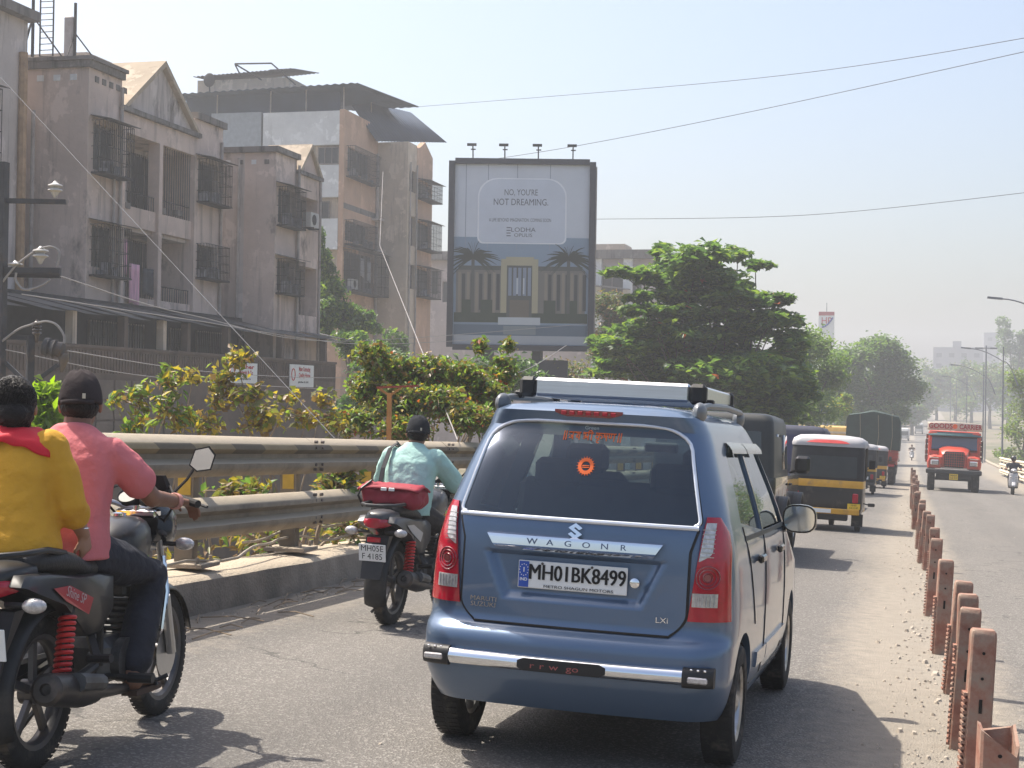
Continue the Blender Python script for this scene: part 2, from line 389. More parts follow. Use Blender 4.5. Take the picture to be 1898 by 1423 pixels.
# ------------------------------------------------------------------ ground, road, kerbs
def road_material():
    m = bpy.data.materials.new('asphalt'); m.use_nodes = True; nt = m.node_tree; L = nt.links; b = nt.nodes['Principled BSDF']
    g = nt.nodes.new('ShaderNodeNewGeometry'); sp = nt.nodes.new('ShaderNodeSeparateXYZ'); L.new(g.outputs['Position'], sp.inputs[0])
    def M(op, a, b_=None, c=None, clamp=False):
        n = nt.nodes.new('ShaderNodeMath'); n.operation = op; n.use_clamp = clamp
        for i, q in enumerate((a, b_, c)):
            if q is None: continue
            if hasattr(q, 'links'): L.new(q, n.inputs[i])
            else: n.inputs[i].default_value = q
        return n.outputs[0]
    def N(scale, detail=5., rough=.6, vec=None):
        n = _n(nt, 'ShaderNodeTexNoise', Scale=scale, Detail=detail, Roughness=rough)
        L.new(vec or g.outputs['Position'], n.inputs['Vector']); return n.outputs['Fac']
    mpv = nt.nodes.new('ShaderNodeMapping'); mpv.inputs['Scale'].default_value = (1, .16, 1); L.new(g.outputs['Position'], mpv.inputs[0])
    big = N(.9, 6., .65, mpv.outputs[0]); fine = N(70., 3.); mid = N(9., 4.)
    vo = nt.nodes.new('ShaderNodeTexVoronoi'); vo.inputs['Scale'].default_value = 90; L.new(g.outputs['Position'], vo.inputs['Vector'])
    # asphalt colour: bitumen and pale chips
    mx = nt.nodes.new('ShaderNodeMix'); mx.data_type = 'RGBA'; mx.inputs[6].default_value = (.105, .098, .09, 1); mx.inputs[7].default_value = (.205, .187, .166, 1)
    L.new(M('MULTIPLY_ADD', big, .9, M('MULTIPLY_ADD', fine, .75, -.42)), mx.inputs[0]); mx.clamp_factor = True
    chip = nt.nodes.new('ShaderNodeMix'); chip.data_type = 'RGBA'; chip.inputs[7].default_value = (.36, .34, .31, 1)
    sepc = nt.nodes.new('ShaderNodeSeparateColor'); L.new(vo.outputs['Color'], sepc.inputs[0])
    L.new(M('MULTIPLY', M('GREATER_THAN', sepc.outputs[0], .83), .55), chip.inputs[0]); L.new(mx.outputs[2], chip.inputs[6])
    tr = M('POWER', M('ABSOLUTE', M('SINE', M('MULTIPLY', M('ADD', sp.outputs[0], .55), 2.05))), 2.)
    stv = nt.nodes.new('ShaderNodeMapping'); stv.inputs['Scale'].default_value = (1.6, .07, 1); L.new(g.outputs['Position'], stv.inputs[0])
    st_n = N(1.4, 5., .6, stv.outputs[0])
    trk = nt.nodes.new('ShaderNodeMix'); trk.data_type = 'RGBA'; trk.inputs[7].default_value = (.085, .08, .075, 1); L.new(chip.outputs[2], trk.inputs[6])
    oil = M('MULTIPLY', M('SUBTRACT', N(.55, 3., .5), .62), 5., clamp=True)
    L.new(M('MAXIMUM', M('MULTIPLY', M('MULTIPLY', tr, st_n), .5), M('MULTIPLY', oil, .45)), trk.inputs[0])
    # cracks
    wv = nt.nodes.new('ShaderNodeTexVoronoi'); wv.feature = 'DISTANCE_TO_EDGE'; wv.inputs['Scale'].default_value = .55
    ad = nt.nodes.new('ShaderNodeVectorMath'); nzc = _n(nt, 'ShaderNodeTexNoise', Scale=3., Detail=5.); L.new(g.outputs['Position'], nzc.inputs['Vector'])
    sc_ = nt.nodes.new('ShaderNodeVectorMath'); sc_.operation = 'SCALE'; sc_.inputs['Scale'].default_value = .7; L.new(nzc.outputs['Color'], sc_.inputs[0])
    L.new(g.outputs['Position'], ad.inputs[0]); L.new(sc_.outputs[0], ad.inputs[1]); L.new(ad.outputs[0], wv.inputs['Vector'])
    crack = M('MULTIPLY', M('LESS_THAN', wv.outputs['Distance'], .009), M('GREATER_THAN', big, .52))
    # dust lying along kerb, median and far shoulder
    x = sp.outputs[0]
    def band(c, wl_, wr_):
        dx = M('SUBTRACT', x, c)
        l = M('DIVIDE', M('MULTIPLY', dx, -1.), wl_); r = M('DIVIDE', dx, wr_)
        return M('SUBTRACT', 1.3, M('MAXIMUM', l, r))
    dn = M('MULTIPLY_ADD', mid, .9, M('MULTIPLY', big, .9))
    d1 = band(.22, .78, .42); d2 = band(-5., 1., .75); d3 = band(5.9, 1.3, 9.)
    d = M('MAXIMUM', M('MAXIMUM', d1, d2), d3)
    dust = M('MULTIPLY', M('ADD', d, M('SUBTRACT', dn, 1.0)), 1.6, clamp=True)
    pat = M('MULTIPLY', M('SUBTRACT', big, .55), 1.3, clamp=True)
    dust = M('MULTIPLY', M('MAXIMUM', dust, M('MULTIPLY', pat, .5)), .92, clamp=True)
    dm = nt.nodes.new('ShaderNodeMix'); dm.data_type = 'RGBA'; dm.inputs[7].default_value = (.36, .315, .255, 1)
    dcol = nt.nodes.new('ShaderNodeMix'); dcol.data_type = 'RGBA'; dcol.inputs[6].default_value = (.21, .182, .147, 1); dcol.inputs[7].default_value = (.33, .29, .236, 1)
    L.new(mid, dcol.inputs[0]); L.new(dcol.outputs[2], dm.inputs[7])
    cr = nt.nodes.new('ShaderNodeMix'); cr.data_type = 'RGBA'; cr.inputs[7].default_value = (.05, .048, .045, 1)
    L.new(M('MULTIPLY', crack, .65), cr.inputs[0]); L.new(trk.outputs[2], cr.inputs[6])
    L.new(cr.outputs[2], dm.inputs[6]); L.new(dust, dm.inputs[0]); L.new(dm.outputs[2], b.inputs['Base Color'])
    b.inputs['Roughness'].default_value = .82; b.inputs['Specular IOR Level'].default_value = .35
    bp = _n(nt, 'ShaderNodeBump', Strength=.75, Distance=.012); L.new(M('ADD', M('MULTIPLY', fine, .8), M('ADD', M('MULTIPLY', vo.outputs['Distance'], .9), M('MULTIPLY', mid, .7))), bp.inputs['Height'])
    L.new(bp.outputs[0], b.inputs['Normal']); return m
M_ROAD = road_material()
M_CONC = pm('weathered_concrete', (.3, .25, .2), .9, var=.22, scale=3, bump=.6, bscale=40, dirt=(.16, .14, .115), dscale=1.1, damt=.55, world=True, dust=(.43, .36, .27))
M_GROUND = pm('dry_earth', (.2, .165, .115), .95, var=.3, scale=.5, bump=.8, bscale=8, dirt=(.09, .1, .04), dscale=.12, damt=.6, world=True)

ys = [-8 + .8 * i for i in range(90)] + [64 + 3 * i for i in range(40)] + [184 + 12 * i for i in range(40)]
xs = [-5.0, -4.2, -3, -1.5, 0, 1.5, 3, 4.5, 6.2, 7.2]
mb = MB(); nx = len(xs)
mb.add([(x, y, RZ(x, y)) for y in ys for x in xs],
       [(j * nx + i, j * nx + i + 1, (j + 1) * nx + i + 1, (j + 1) * nx + i) for j in range(len(ys) - 1) for i in range(nx - 1)])
struct(mb.build('road', M_ROAD, None, 30))

def GZ(x, y):
    """lower ground beside the ramp; it meets the road level in the distance"""
    k = min(1, max(0, (y - 68) / 30)); low = lerp(-5.2, prof(min(y, 620)) - .4, k)
    if x < 0:
        t = min(1, max(0, (-5.4 - x) / .6))
    else:
        t = min(1, max(0, (x - 7.0) / 9))
    r = RZ(max(-9, min(9, x)), min(y, 620)) - .35
    return lerp(r, min(low, r), t)
gx = [-2500, -900, -300, -120, -60, -40, -30, -24, -18, -12, -8, -6.2, -5.5, -5.2, 0, 6.8, 7.6, 10, 14, 20, 40, 90, 250, 800, 2500]
gy = [-60, -20, 0, 20, 40, 60, 80, 100, 130, 160, 200, 230, 260, 300, 340, 400, 480, 620, 900, 1600, 5000]
mb = MB(); nx = len(gx)
mb.add([(x, y, GZ(x, y)) for y in gy for x in gx],
       [(j * nx + i, j * nx + i + 1, (j + 1) * nx + i + 1, (j + 1) * nx + i) for j in range(len(gy) - 1) for i in range(nx - 1)])
struct(mb.build('ground', M_GROUND, None, 30))

# concrete kerb and the ramp's side wall below it, in cast lengths of 6 m
mb = MB()
for k in range(13):
    y0, y1 = -4 + 6 * k, 2 + 6 * k - .012; rings = []
    for i in range(13):
        y = lerp(y0, y1, i / 12); z = RZ(-5.2, y); j = random.uniform(-.006, .008); j2 = random.uniform(-.004, .005)
        rings.append([(x, y, zz) for x, zz in ((-5.66, z - 6.5), (-4.97, z - 6.5), (-4.965 + j2, z + .0), (-4.985 + j2, z + .225 + j), (-5.02, z + .25 + j), (-5.3, z + .275 + j), (-5.6, z + .25 + j), (-5.66, z + .18))])
    mb.loft(rings)
kerb = struct(mb.build('kerb', M_CONC, None, 40))
# low kerb of the opposite side
mb = MB(); rings = []
for i in range(60):
    y = -6 + i * 5; z = RZ(7.3, y); rings.append([(7.1, y, z - .3), (7.5, y, z - .3), (7.5, y, z + .13), (7.12, y, z + .14)])
mb.loft(rings); k2 = struct(mb.build('kerb', M_CONC, None, 30))

# loose stones, sand lumps and litter of the median and gutter
mb = MB(); rg = random.Random(5)
def pebble(x, y, s):
    z = RZ(x, y); n = 6; a = rg.uniform(0, 6)
    lo = [(x + s * math.cos(a + 6.28 * i / n) * rg.uniform(.7, 1.2), y + s * math.sin(a + 6.28 * i / n) * rg.uniform(.7, 1.2), z - .002) for i in range(n)]
    hi = [(x + (p[0] - x) * .6, y + (p[1] - y) * .6, z + s * rg.uniform(.4, .9)) for p in lo]
    mb.loft([lo, hi])
for i in range(1700):
    y = 4 + 50 * rg.random() ** 1.7; pebble(.12 + rg.gauss(0, .16), y, rg.choice((.005, .006, .008, .008, .011, .014, .02)) * rg.uniform(.5, 1.3))
for i in range(450):
    y = 5 + 30 * rg.random() ** 1.5; pebble(-4.93 + abs(rg.gauss(0, .22)), y, rg.choice((.008, .011, .015, .022)) * rg.uniform(.6, 1.3))
for i in range(60): pebble(rg.uniform(-4.5, 4.5), 5 + 25 * rg.random(), rg.uniform(.006, .012))
for p in ((1715, 1230, .03), (1733, 1252, .035), (1740, 1300, .025), (1702, 1180, .03)):
    q = onroad(p[0], p[1]); pebble(q.x, q.y, p[2])
pe = mb.build('loose_gravel', pm('grit', (.38, .33, .27), .95, var=.35, scale=12, world=True), None, 30)
tag(pe, 'loose grit and pebbles strewn along the kerb and the median posts', 'gravel', kind='stuff')

# ------------------------------------------------------------------ left crash barrier (double W-beam)
def rail_material(stripes):
    nm = 'rail_striped' if stripes else 'rail_dusty'
    m = pm(nm, (.27, .22, .16), .75, var=.2, scale=3, dirt=(.14, .115, .09), dscale=2.5, damt=.45, world=True, bump=.15, bscale=30, dust=(.43, .365, .275))
    if stripes:
        nt = m.node_tree; L = nt.links; b = nt.nodes['Principled BSDF']
        g = nt.nodes.new('ShaderNodeTexCoord'); s = nt.nodes.new('ShaderNodeSeparateXYZ'); L.new(g.outputs['Object'], s.inputs[0])
        def M(op, a, b_=None):
            n = nt.nodes.new('ShaderNodeMath'); n.operation = op
            for i, q in enumerate((a, b_)):
                if q is None: continue
                if hasattr(q, 'links'): L.new(q, n.inputs[i])
                else: n.inputs[i].default_value = q
            return n.outputs[0]
        # local z of the rail part is relative to its middle (see below: object sits on the slope)
        ph = M('FRACT', M('DIVIDE', M('ADD', s.outputs[1], M('MULTIPLY', s.outputs[2], 1.9)), 1.25))
        on = M('MULTIPLY', M('LESS_THAN', ph, .46), M('MULTIPLY', M('GREATER_THAN', s.outputs[2], .02), M('LESS_THAN', s.outputs[2], .1)))
        nz = _n(nt, 'ShaderNodeTexNoise', Scale=9., Detail=5.); L.new(g.outputs['Object'], nz.inputs['Vector'])
        on = M('MULTIPLY', on, M('MINIMUM', M('MULTIPLY_ADD', nz.outputs['Fac'], 1.4), 1.)) if False else M('MULTIPLY', on, .62)
        mx = nt.nodes.new('ShaderNodeMix'); mx.data_type = 'RGBA'; mx.inputs[7].default_value = (.06, .056, .055, 1)
        old = b.inputs['Base Color'].links[0].from_socket
        ye = nt.nodes.new('ShaderNodeMix'); ye.data_type = 'RGBA'; ye.inputs[7].default_value = (.36, .255, .09, 1)
        up = M('MULTIPLY', M('MULTIPLY', M('GREATER_THAN', s.outputs[2], .02), M('LESS_THAN', s.outputs[2], .1)), .35)
        L.new(up, ye.inputs[0]); L.new(old, ye.inputs[6])
        L.new(ye.outputs[2], mx.inputs[6]); L.new(on, mx.inputs[0]); L.new(mx.outputs[2], b.inputs['Base Color'])
    return m
WP = [(0, .157), (.02, .150), (.074, .102), (.085, .085), (.085, .055), (.012, .018), (.012, -.018), (.085, -.055), (.085, -.085), (.074, -.105), (.02, -.150), (0, -.155)]
def wbeam(sx, length, n=9):
    prof_ = [(sx * a, b) for a, b in WP] + [(sx * (a - .006), b * .985) for a, b in WP[::-1]]
    mb = MB(); mb.loft([[(a, length * i / n, b) for a, b in prof_] for i in range(n + 1)]); return mb
M_POST = pm('post_steel', (.21, .17, .125), .8, var=.25, scale=6, dirt=(.1, .085, .07), dscale=3, damt=.5, world=True)
M_YEL = pm('reflector_yellow', (.55, .34, .04), .45, var=.15, scale=9)
M_BOLT = pm('bolt_steel', (.12, .1, .09), .55, metal=.6, var=.2)
barrier = thing('crash_barrier', 'dusty double W-beam crash barrier with faded yellow and black stripes on kerb', 'guard rail', loc=(-5.2, 0, 0))
YB = onX(547, 930, -5.25).y
LEN = 4.0
rail_up = wbeam(1, LEN + .16).mesh('rail', rail_material(True)); rail_lo = wbeam(1, LEN + .16).mesh('rail', rail_material(False))
boltm = MB()
for yy in (.05, .2):
    for zz in (.125, .075, -.075, -.12): boltm.cyl((.07, yy, zz), (.098, yy, zz), .014, n=7)
boltm = boltm.mesh('bolts', M_BOLT)
pmesh = MB()
pmesh.box(-.075, .075, -.045, -.035, .3, 1.22); pmesh.box(-.075, -.065, -.035, .045, .3, 1.22); pmesh.box(.065, .075, -.035, .045, .3, 1.22)
pmesh = pmesh.mesh('post', M_POST)
spc = MB().box(.077, .165, -.06, .06, .53, .8).mesh('spacer_block', M_POST)
bpl = MB(); bpl.rbox((.02, 0, .315), (.19, .16, .018), .006)
for a in (-.13, .15):
    for b_ in (-.11, .11): bpl.cyl((a, b_, .33), (a, b_, .375), .014, n=7)
bpl = bpl.mesh('base_plate', M_CONC)
rfl = MB(); rfl.box(-.05, .055, -.052, -.0455, .84, .985); rfl = rfl.mesh('reflector', M_YEL)
k = 0
y = YB - 2.0 * 4
while y < 62:
    z = RZ(-5.25, y)
    for nm, me in (('post', pmesh), ('spacer_block', spc), ('base_plate', bpl)):
        o = link(nm, me, barrier); o.location = (-.1, y, z)
        if nm == 'spacer_block': q = link(nm, me, barrier); q.location = (-.1, y, z + .465)
        if nm == 'post':
            q = link('reflector', rfl, o)
    if k % 2 == 0:
        sl_ = math.atan2(RZ(-5.2, y + LEN) - z, LEN)
        for me, zz in ((rail_up, 1.135), (rail_lo, .67)):
            o = link('rail', me, barrier); o.location = (.066 + (.004 if (k // 2) % 2 else 0), y - .08, z + zz); o.rotation_euler = (sl_, random.uniform(-.012, .012), random.uniform(-.002, .002))
            q = link('bolts', boltm, o); q['kind'] = 'stuff'
    y += 2.0; k += 1
# straggling cables on the kerb
M_CABLE = pm('cable_grey', (.3, .26, .21), .8, var=.1)
for nm, pts, lab in (('fallen_cable', [(-5.33, 8.5, .33), (-5.2, 9.6, .34), (-5.12, 11.2, .345), (-5.3, 12.4, .42), (-5.28, 13.7, .35), (-5.2, 16, .34)], 'pale loose cable lying along the kerb top beneath the lower rail'),
                     ('fallen_cable', [(-5.4, 11.9, .4), (-5.34, 13.2, .5), (-5.3, 14.6, .42), (-5.36, 16.2, .38)], 'thin pale cable sagging between two barrier posts above the kerb')):
    mb = MB(); pp = []
    for i in range(len(pts) - 1):
        for t in range(6): pp.append(V(pts[i]).lerp(V(pts[i + 1]), t / 6))
    mb.tube([(p.x, p.y, p.z + RZ(-5.2, p.y) + .02 * math.sin(p.y * 5)) for p in pp], .012, 6)
    tag(mb.build(nm, M_CABLE), lab, 'cable')

# ------------------------------------------------------------------ right crash barrier (three beams)
rb = thing('crash_barrier', 'cream three-beam crash barrier along the far shoulder behind the scooter', 'guard rail', loc=(6.15, 0, 0))
M_RC = pm('rail_cream', (.62, .55, .42), .7, var=.12, scale=3, world=True)
rm = wbeam(-1, 4.1, 4).mesh('rail', M_RC); pm2 = MB().box(-.06, .06, -.06, .06, -.1, 1.3).mesh('post', M_POST)
for k in range(13):
    y = 62 + 4 * k; z = RZ(6.15, y); o = link('post', pm2, rb); o.location = (.1, y, z)
    for zz in (.3, .72, 1.14):
        o = link('rail', rm, rb); o.location = (0, y, z + zz); o.rotation_euler = (math.atan2(RZ(6.15, y + 4) - z, 4), 0, 0)

# ------------------------------------------------------------------ median posts
M_MP = pm('terracotta_plastic', (.31, .135, .092), .8, var=.25, scale=14, dirt=(.29, .22, .17), dscale=7, damt=.75, bump=.2, bscale=60)
M_HOLE = pm('dark_hole', (.015, .012, .01), .9, var=0)
def median_post(h, broken=False):
    pr = [(.055, 0), (.055, .01), (.053, h - .03), (.05, h - .008), (.043, h)]
    ring = lambda r, z: [(r * x, r * y * .92, z) for x, y in ((-.86, -1), (.86, -1), (1, -.86), (1, .86), (.86, 1), (-.86, 1), (-1, .86), (-1, -.86))]
    b = MB()
    if not broken: b.loft([ring(r, z) for r, z in pr])
    else:
        outer = ring(.058, 0); top = [(x, y, h - q) for (x, y, z), q in zip(ring(.058, 0), (.02, .1, .06, 0, .01, .03, .0, .015))]
        inn = [(x * .84, y * .84, z - .004) for x, y, z in top]; deep = [(x * .8, y * .8, h - .16) for x, y, z in top]
        b.loft([outer, top, inn, deep])
    body = b.mesh('post_body', M_MP)
    ribs = MB(); z = .02
    while z < h * .62:
        ribs.box(-.071, -.052, -.04, .04, z, z + .012); z += .026
    ribs = ribs.mesh('rib_strip', M_MP)
    hl = MB()
    for zz in (h - .1, h - .21): hl.cyl((.0, -.0545, zz), (.0, -.0525, zz), .007, n=8)
    hl.box(-.007, .007, -.0545, -.0525, h - .36, h - .3)
    return body, ribs, hl.mesh('slot', M_HOLE)
PM = {False: median_post(.70), True: median_post(.5, True)}
def mpost(px, py, h=.70, lean=0., label=None, broken=False, wid=1.):
    # depth from the post's height above the road: eye 1.45 m
    d = ray(px, py); t = 3.
    while t < 200:
        p = CAM + d * t
        if p.z - RZ(p.x, p.y) < h: break
        t *= 1.004
    return mp_at(p.x, p.y, h, lean, label, broken, wid)
def mp_at(x, y, h, lean=0., label=None, broken=False, wid=1.):
    o = thing('median_post', label, 'post', 'terracotta posts down the median')
    for nm, me in zip(('post_body', 'rib_strip', 'slot'), PM[broken]):
        c = link(nm, me, o)
        if nm == 'rib_strip': c['kind'] = 'stuff'
    place(o, x, y, random.uniform(-6, 6)); o.matrix_world = o.matrix_world @ Matrix.Rotation(R(lean), 4, 'Y') @ Matrix.Diagonal((wid, wid, h / (.5 if broken else .7), 1))
    return o
ML = 'dusty terracotta ribbed plastic post standing in the row along the median'
mp_at(.30, 5.75, .50, 0, 'broken terracotta median post with its top torn open and hollow', True, 1.15)
mp_at(.33, 3.55, .70, 0, ML)
for i, (px, py, h, ln) in enumerate([(1808, 1166, .70, 1), (1784, 1127, .70, 1.5), (1791, 1102, .70, -1), (1769, 1077, .69, 3), (1745, 1037, .69, 1),
        (1728, 998, .70, 1.5), (1731, 978, .66, -1), (1720, 954, .70, 1), (1710, 947, .70, 3), (1705, 933, .70, 1), (1708, 926, .66, 0), (1696, 912, .72, 1), (1693, 893, .6, -2)]):
    mpost(px, py, h, ln, ML)
y = 35.
while y < 84:
    mp_at(.12 + random.uniform(-.06, .08), y, random.uniform(.6, .74), random.uniform(-3, 3), ML); y += random.uniform(1.7, 3.2)
# ------------------------------------------------------------------ shared vehicle materials
M_RUB = pm('tyre_rubber', (.022, .021, .02), .85, var=.3, scale=20, dirt=(.12, .1, .08), dscale=9, damt=.35, bump=.2, bscale=90)
M_BLK = pm('black_plastic', (.02, .02, .021), .5, var=.25, scale=12, dirt=(.07, .06, .05), dscale=5, damt=.25)
M_BLKG = pm('black_gloss', (.012, .012, .014), .18, var=.2, coat=.6)
M_CHR = pm('chrome', (.82, .84, .87), .07, metal=1., var=.03)
M_ALU = pm('brushed_aluminium', (.68, .69, .71), .28, metal=1., var=.08, scale=3, stretch=(1, 30, 30), bump=.05, bscale=200)
M_STL = pm('alloy_silver', (.5, .5, .5), .35, metal=.9, var=.15, dirt=(.2, .17, .14), dscale=6, damt=.3)
M_RED = pm('red_lens', (.40, .004, .022), .15, var=.15, scale=30, coat=.4, spec=.5)
M_REDD = pm('red_lens_dark', (.2, .006, .014), .12, var=.2, scale=40, coat=1., spec=.8)
M_CLR = pm('clear_lens', (.52, .5, .49), .15, var=.3, scale=60, coat=.6, metal=.3)
M_WHT = pm('white_plate', (.8, .8, .78), .45, var=.05)
M_YPL = pm('yellow_plate', (.75, .5, .03), .45, var=.05)
M_INK = pm('ink_black', (.015, .015, .016), .5, var=0)
M_ORG = pm('orange_vinyl', (.82, .15, .03), .5, var=.06)
M_GLS = glass('tinted_glass', (.34, .42, .42), .05)
M_GLS2 = glass('side_glass', (.3, .36, .34), .05)
M_WIND = glass('windscreen_glass', (.72, .8, .76), .03)
M_SEAT = pm('seat_fabric', (.08, .085, .095), .9, var=.2)
M_PAINT = pm('blue_metallic_paint', (.10, .155, .245), .34, metal=.38, var=.06, scale=300, coat=.75, dirt=(.15, .155, .165), dscale=1.6, damt=.16)

def wheel_meshes(r, wdt, rim, spokes=5, rimmat=None, n=28, moto=False):
    """tyre (with tread blocks) and rim around the X axis"""
    t = MB(); h = wdt / 2
    t.lathe([(rim, -h * .8), (rim + .012, -h * .96), (r - (r - rim) * .45, -h), (r - .02, -h * .93), (r - .004, -h * .66), (r, -h * .3), (r, h * .3), (r - .004, h * .66), (r - .02, h * .93), (r - (r - rim) * .45, h), (rim + .012, h * .96), (rim, h * .8)], (0, 0, 0), (1, 0, 0), n, closed=True)
    for i in range(n * 2):
        a = 2 * math.pi * i / (n * 2); c, s = math.cos(a), math.sin(a)
        for q in (-1, 1):
            cen = V((q * h * .45, c * (r + .001), s * (r + .001)))
            t.obox(cen, (h * .36, 0, 0), (0, -s * .011 * r / .28, c * .011 * r / .28), (0, c * .0008, s * .0008))
    rm = MB()
    rm.lathe([(rim + .002, -h * .82), (rim - .018, -h * .7), (rim - .03, -h * .2), (rim - .03, h * .3), (rim - .018, h * .72), (rim + .002, h * .84), (rim + .006, h * .6), (rim + .006, -h * .6)], (0, 0, 0), (1, 0, 0), n, closed=True)
    ho = 0 if moto else h * .45
    rm.lathe([(.0, ho - .04), (.045 if not moto else .05, ho - .04), (.045 if not moto else .05, ho + .02), (.02, ho + .03)], (0, 0, 0), (1, 0, 0), 14)
    for i in range(spokes):
        a = 2 * math.pi * i / spokes + .3; c, s = math.cos(a), math.sin(a)
        for da in ((-.13, .13) if not moto else (-.0,)):
            c2, s2 = math.cos(a + da), math.sin(a + da)
            rm.bar((ho, c * .03, s * .03), (ho - .005, c2 * (rim - .022), s2 * (rim - .022)), .016 if not moto else .034, .018 if not moto else .022, up=(1, 0, 0))
    return t.mesh('tyre', M_RUB), rm.mesh('rim', rimmat or M_STL)
def add_wheel(root, tm, rm, loc, flip=False, name='wheel'):
    o = bpy.data.objects.new(name, None); COL.objects.link(o); o.parent = root; o.location = loc
    if flip: o.rotation_euler = (0, 0, math.pi)
    link('tyre', tm, o); link('rim', rm, o); return o

# ------------------------------------------------------------------ the blue hatchback
ZS = [.25, .27, .30, .33, .38, .42, .46, .50, .53, .55, .565, .58, .595, .61, .625, .64, .66, .68, .78, .90, 1.00, 1.06, 1.12, 1.20, 1.30, 1.40, 1.48, 1.53, 1.57, 1.60, 1.625, 1.642, 1.652]
WZ = ([.20, .27, .33, .45, .56, .66, .80, .95, 1.06, 1.12, 1.25, 1.40, 1.52, 1.60, 1.63, 1.65], [.66, .695, .715, .735, .737, .737, .733, .722, .70, .685, .645, .592, .55, .505, .44, .30])
YR = ([.20, .28, .36, .44, .54, .585, .62, .66, .80, .95, 1.06, 1.12, 1.25, 1.40, 1.50, 1.54, 1.58, 1.61, 1.63, 1.65], [.14, .075, .02, -.02, -.02, -.005, .045, .06, .062, .066, .075, .09, .13, .19, .245, .262, .225, .215, .28, .50])
YF = ([.20, .40, .70, .80, .88, .94, .99, 1.04, 1.52, 1.60, 1.65], [3.50, 3.58, 3.55, 3.46, 3.2, 2.95, 2.78, 2.66, 2.10, 1.95, 1.7])
def cW(z): return sinterp(*WZ, z)
def cfac(y): return 1 - .042 * ((y - 1.75) / 1.85) ** 2
def rearY(x, z):
    W_ = cW(z); rx = .17 if z < 1.0 else lerp(.17, .12, min(1, (z - 1) / .4)); ry = .17
    a = min(abs(x), W_); y = sinterp(*YR, z) + .055 * (a / W_) ** 2
    if a > W_ - rx: q = (a - (W_ - rx)) / rx; y += ry * (1 - math.sqrt(max(0, 1 - q * q)))
    return y
def rearP(x, z, off=0.):
    y = rearY(x, z) - off
    return (x * cfac(y), y, z)
def sideP(y, z, off=0., s=1): return (s * (cW(z) * cfac(y) + off), y, z)
def car_ring(z, inset=0., zb=None):
    W_ = cW(z); pts = []
    def add(x, y): pts.append((x, y))
    nr = 10; rx = .17 if z < 1.0 else lerp(.17, .12, min(1, (z - 1) / .4))
    for i in range(nr): x = (W_ - rx) * i / nr; add(x, rearY(x, z))
    for i in range(8):
        t = i / 7; x = W_ - rx + rx * math.sin(t * math.pi / 2); add(x, rearY(x, z))
    y0 = rearY(W_, z); yf = sinterp(*YF, z); rf = .28 if z < 1 else .16
    y1 = yf - rf
    for i in range(1, 26): add(W_, lerp(y0, y1, i / 26))
    for i in range(7):
        t = i / 6; add(W_ - rf * 1.1 * (1 - math.cos(t * math.pi / 2)), y1 + rf * math.sin(t * math.pi / 2) * .85)
    for i in range(1, 7):
        x = (W_ - rf * 1.1) * (1 - i / 6); add(x, yf - .15 * rf + .15 * rf * (1 - (x / (W_ - rf * 1.1)) ** 2) + .0)
    full = pts + [(-x, y) for x, y in pts[-2:0:-1]]
    cy = (y0 + yf) / 2
    out = []
    for x, y in full:
        x *= cfac(y)
        if inset:
            x *= (W_ - inset) / W_; y = cy + (y - cy) * ((yf - y0) / 2 - inset) / ((yf - y0) / 2)
        out.append((x, y, zb if zb is not None else z))
    return out
car = thing('hatchback_car', 'blue tall-bodied hatchback with roof carrier, seen from behind on the road', 'car')
mb = MB(); mb.loft([car_ring(z) for z in ZS])
body = mb.build('body', M_PAINT, car, 32)
# cutters: cabin, rear window, side windows, windscreen, wheel arches
def glass_half(z):
    """half-width of the rear window opening at height z"""
    zb, zt = 1.115, 1.552
    w_ = lerp(.572, .466, (z - zb) / (zt - zb))
    r = .10
    if z > zt - r: q = (z - (zt - r)) / r; w_ -= .16 * (1 - math.sqrt(max(0, 1 - q * q)))
    if z < zb + .03: q = ((zb + .03) - z) / .03; w_ -= .03 * (1 - math.sqrt(max(0, 1 - q * q)))
    return w_
GZS = [1.115, 1.122, 1.135, 1.15, 1.2, 1.3, 1.4, 1.45, 1.48, 1.505, 1.525, 1.538, 1.547, 1.552]
cut = []
c = MB(); c.loft([car_ring(z, .055) for z in (.70, .9, 1.06, 1.2, 1.4, 1.5, 1.57)]); cut.append(c.build('cut', M_BLK))
pl = [(glass_half(z), z) for z in GZS]; pl = pl + [(-x, z) for x, z in pl[::-1]]
c = MB(); c.prism(pl, 1, -.3, .62); cut.append(c.build('cut', M_BLK))
SW = {'rear': [(.62, 1.12), (1.32, 1.06), (1.32, 1.49), (.88, 1.49), (.74, 1.44)], 'front': [(1.38, 1.055), (2.22, 1.02), (2.42, 1.03), (2.02, 1.46), (1.9, 1.49), (1.38, 1.49)]}
for k_ in SW:
    c = MB(); c.prism(SW[k_], 0, -1.2, 1.2); cut.append(c.build('cut', M_BLK))
c = MB(); c.prism([(-.56, 1.07), (.56, 1.07), (.5, 1.5), (-.5, 1.5)], 1, 1.95, 3.2); cut.append(c.build('cut', M_BLK))
for yy in (.57, 2.97):
    for s in (-1, 1):
        c = MB(); c.cyl((s * .46, yy, .30), (s * 1.0, yy, .30), .312, n=40); cut.append(c.build('cut', M_BLK))
c = MB(); c.prism([(-.36, .722), (.36, .722), (.46, .968), (-.46, .968)], 1, -.2, .3); cut.append(c.build('cut', M_BLK))
boolean(body, cut)
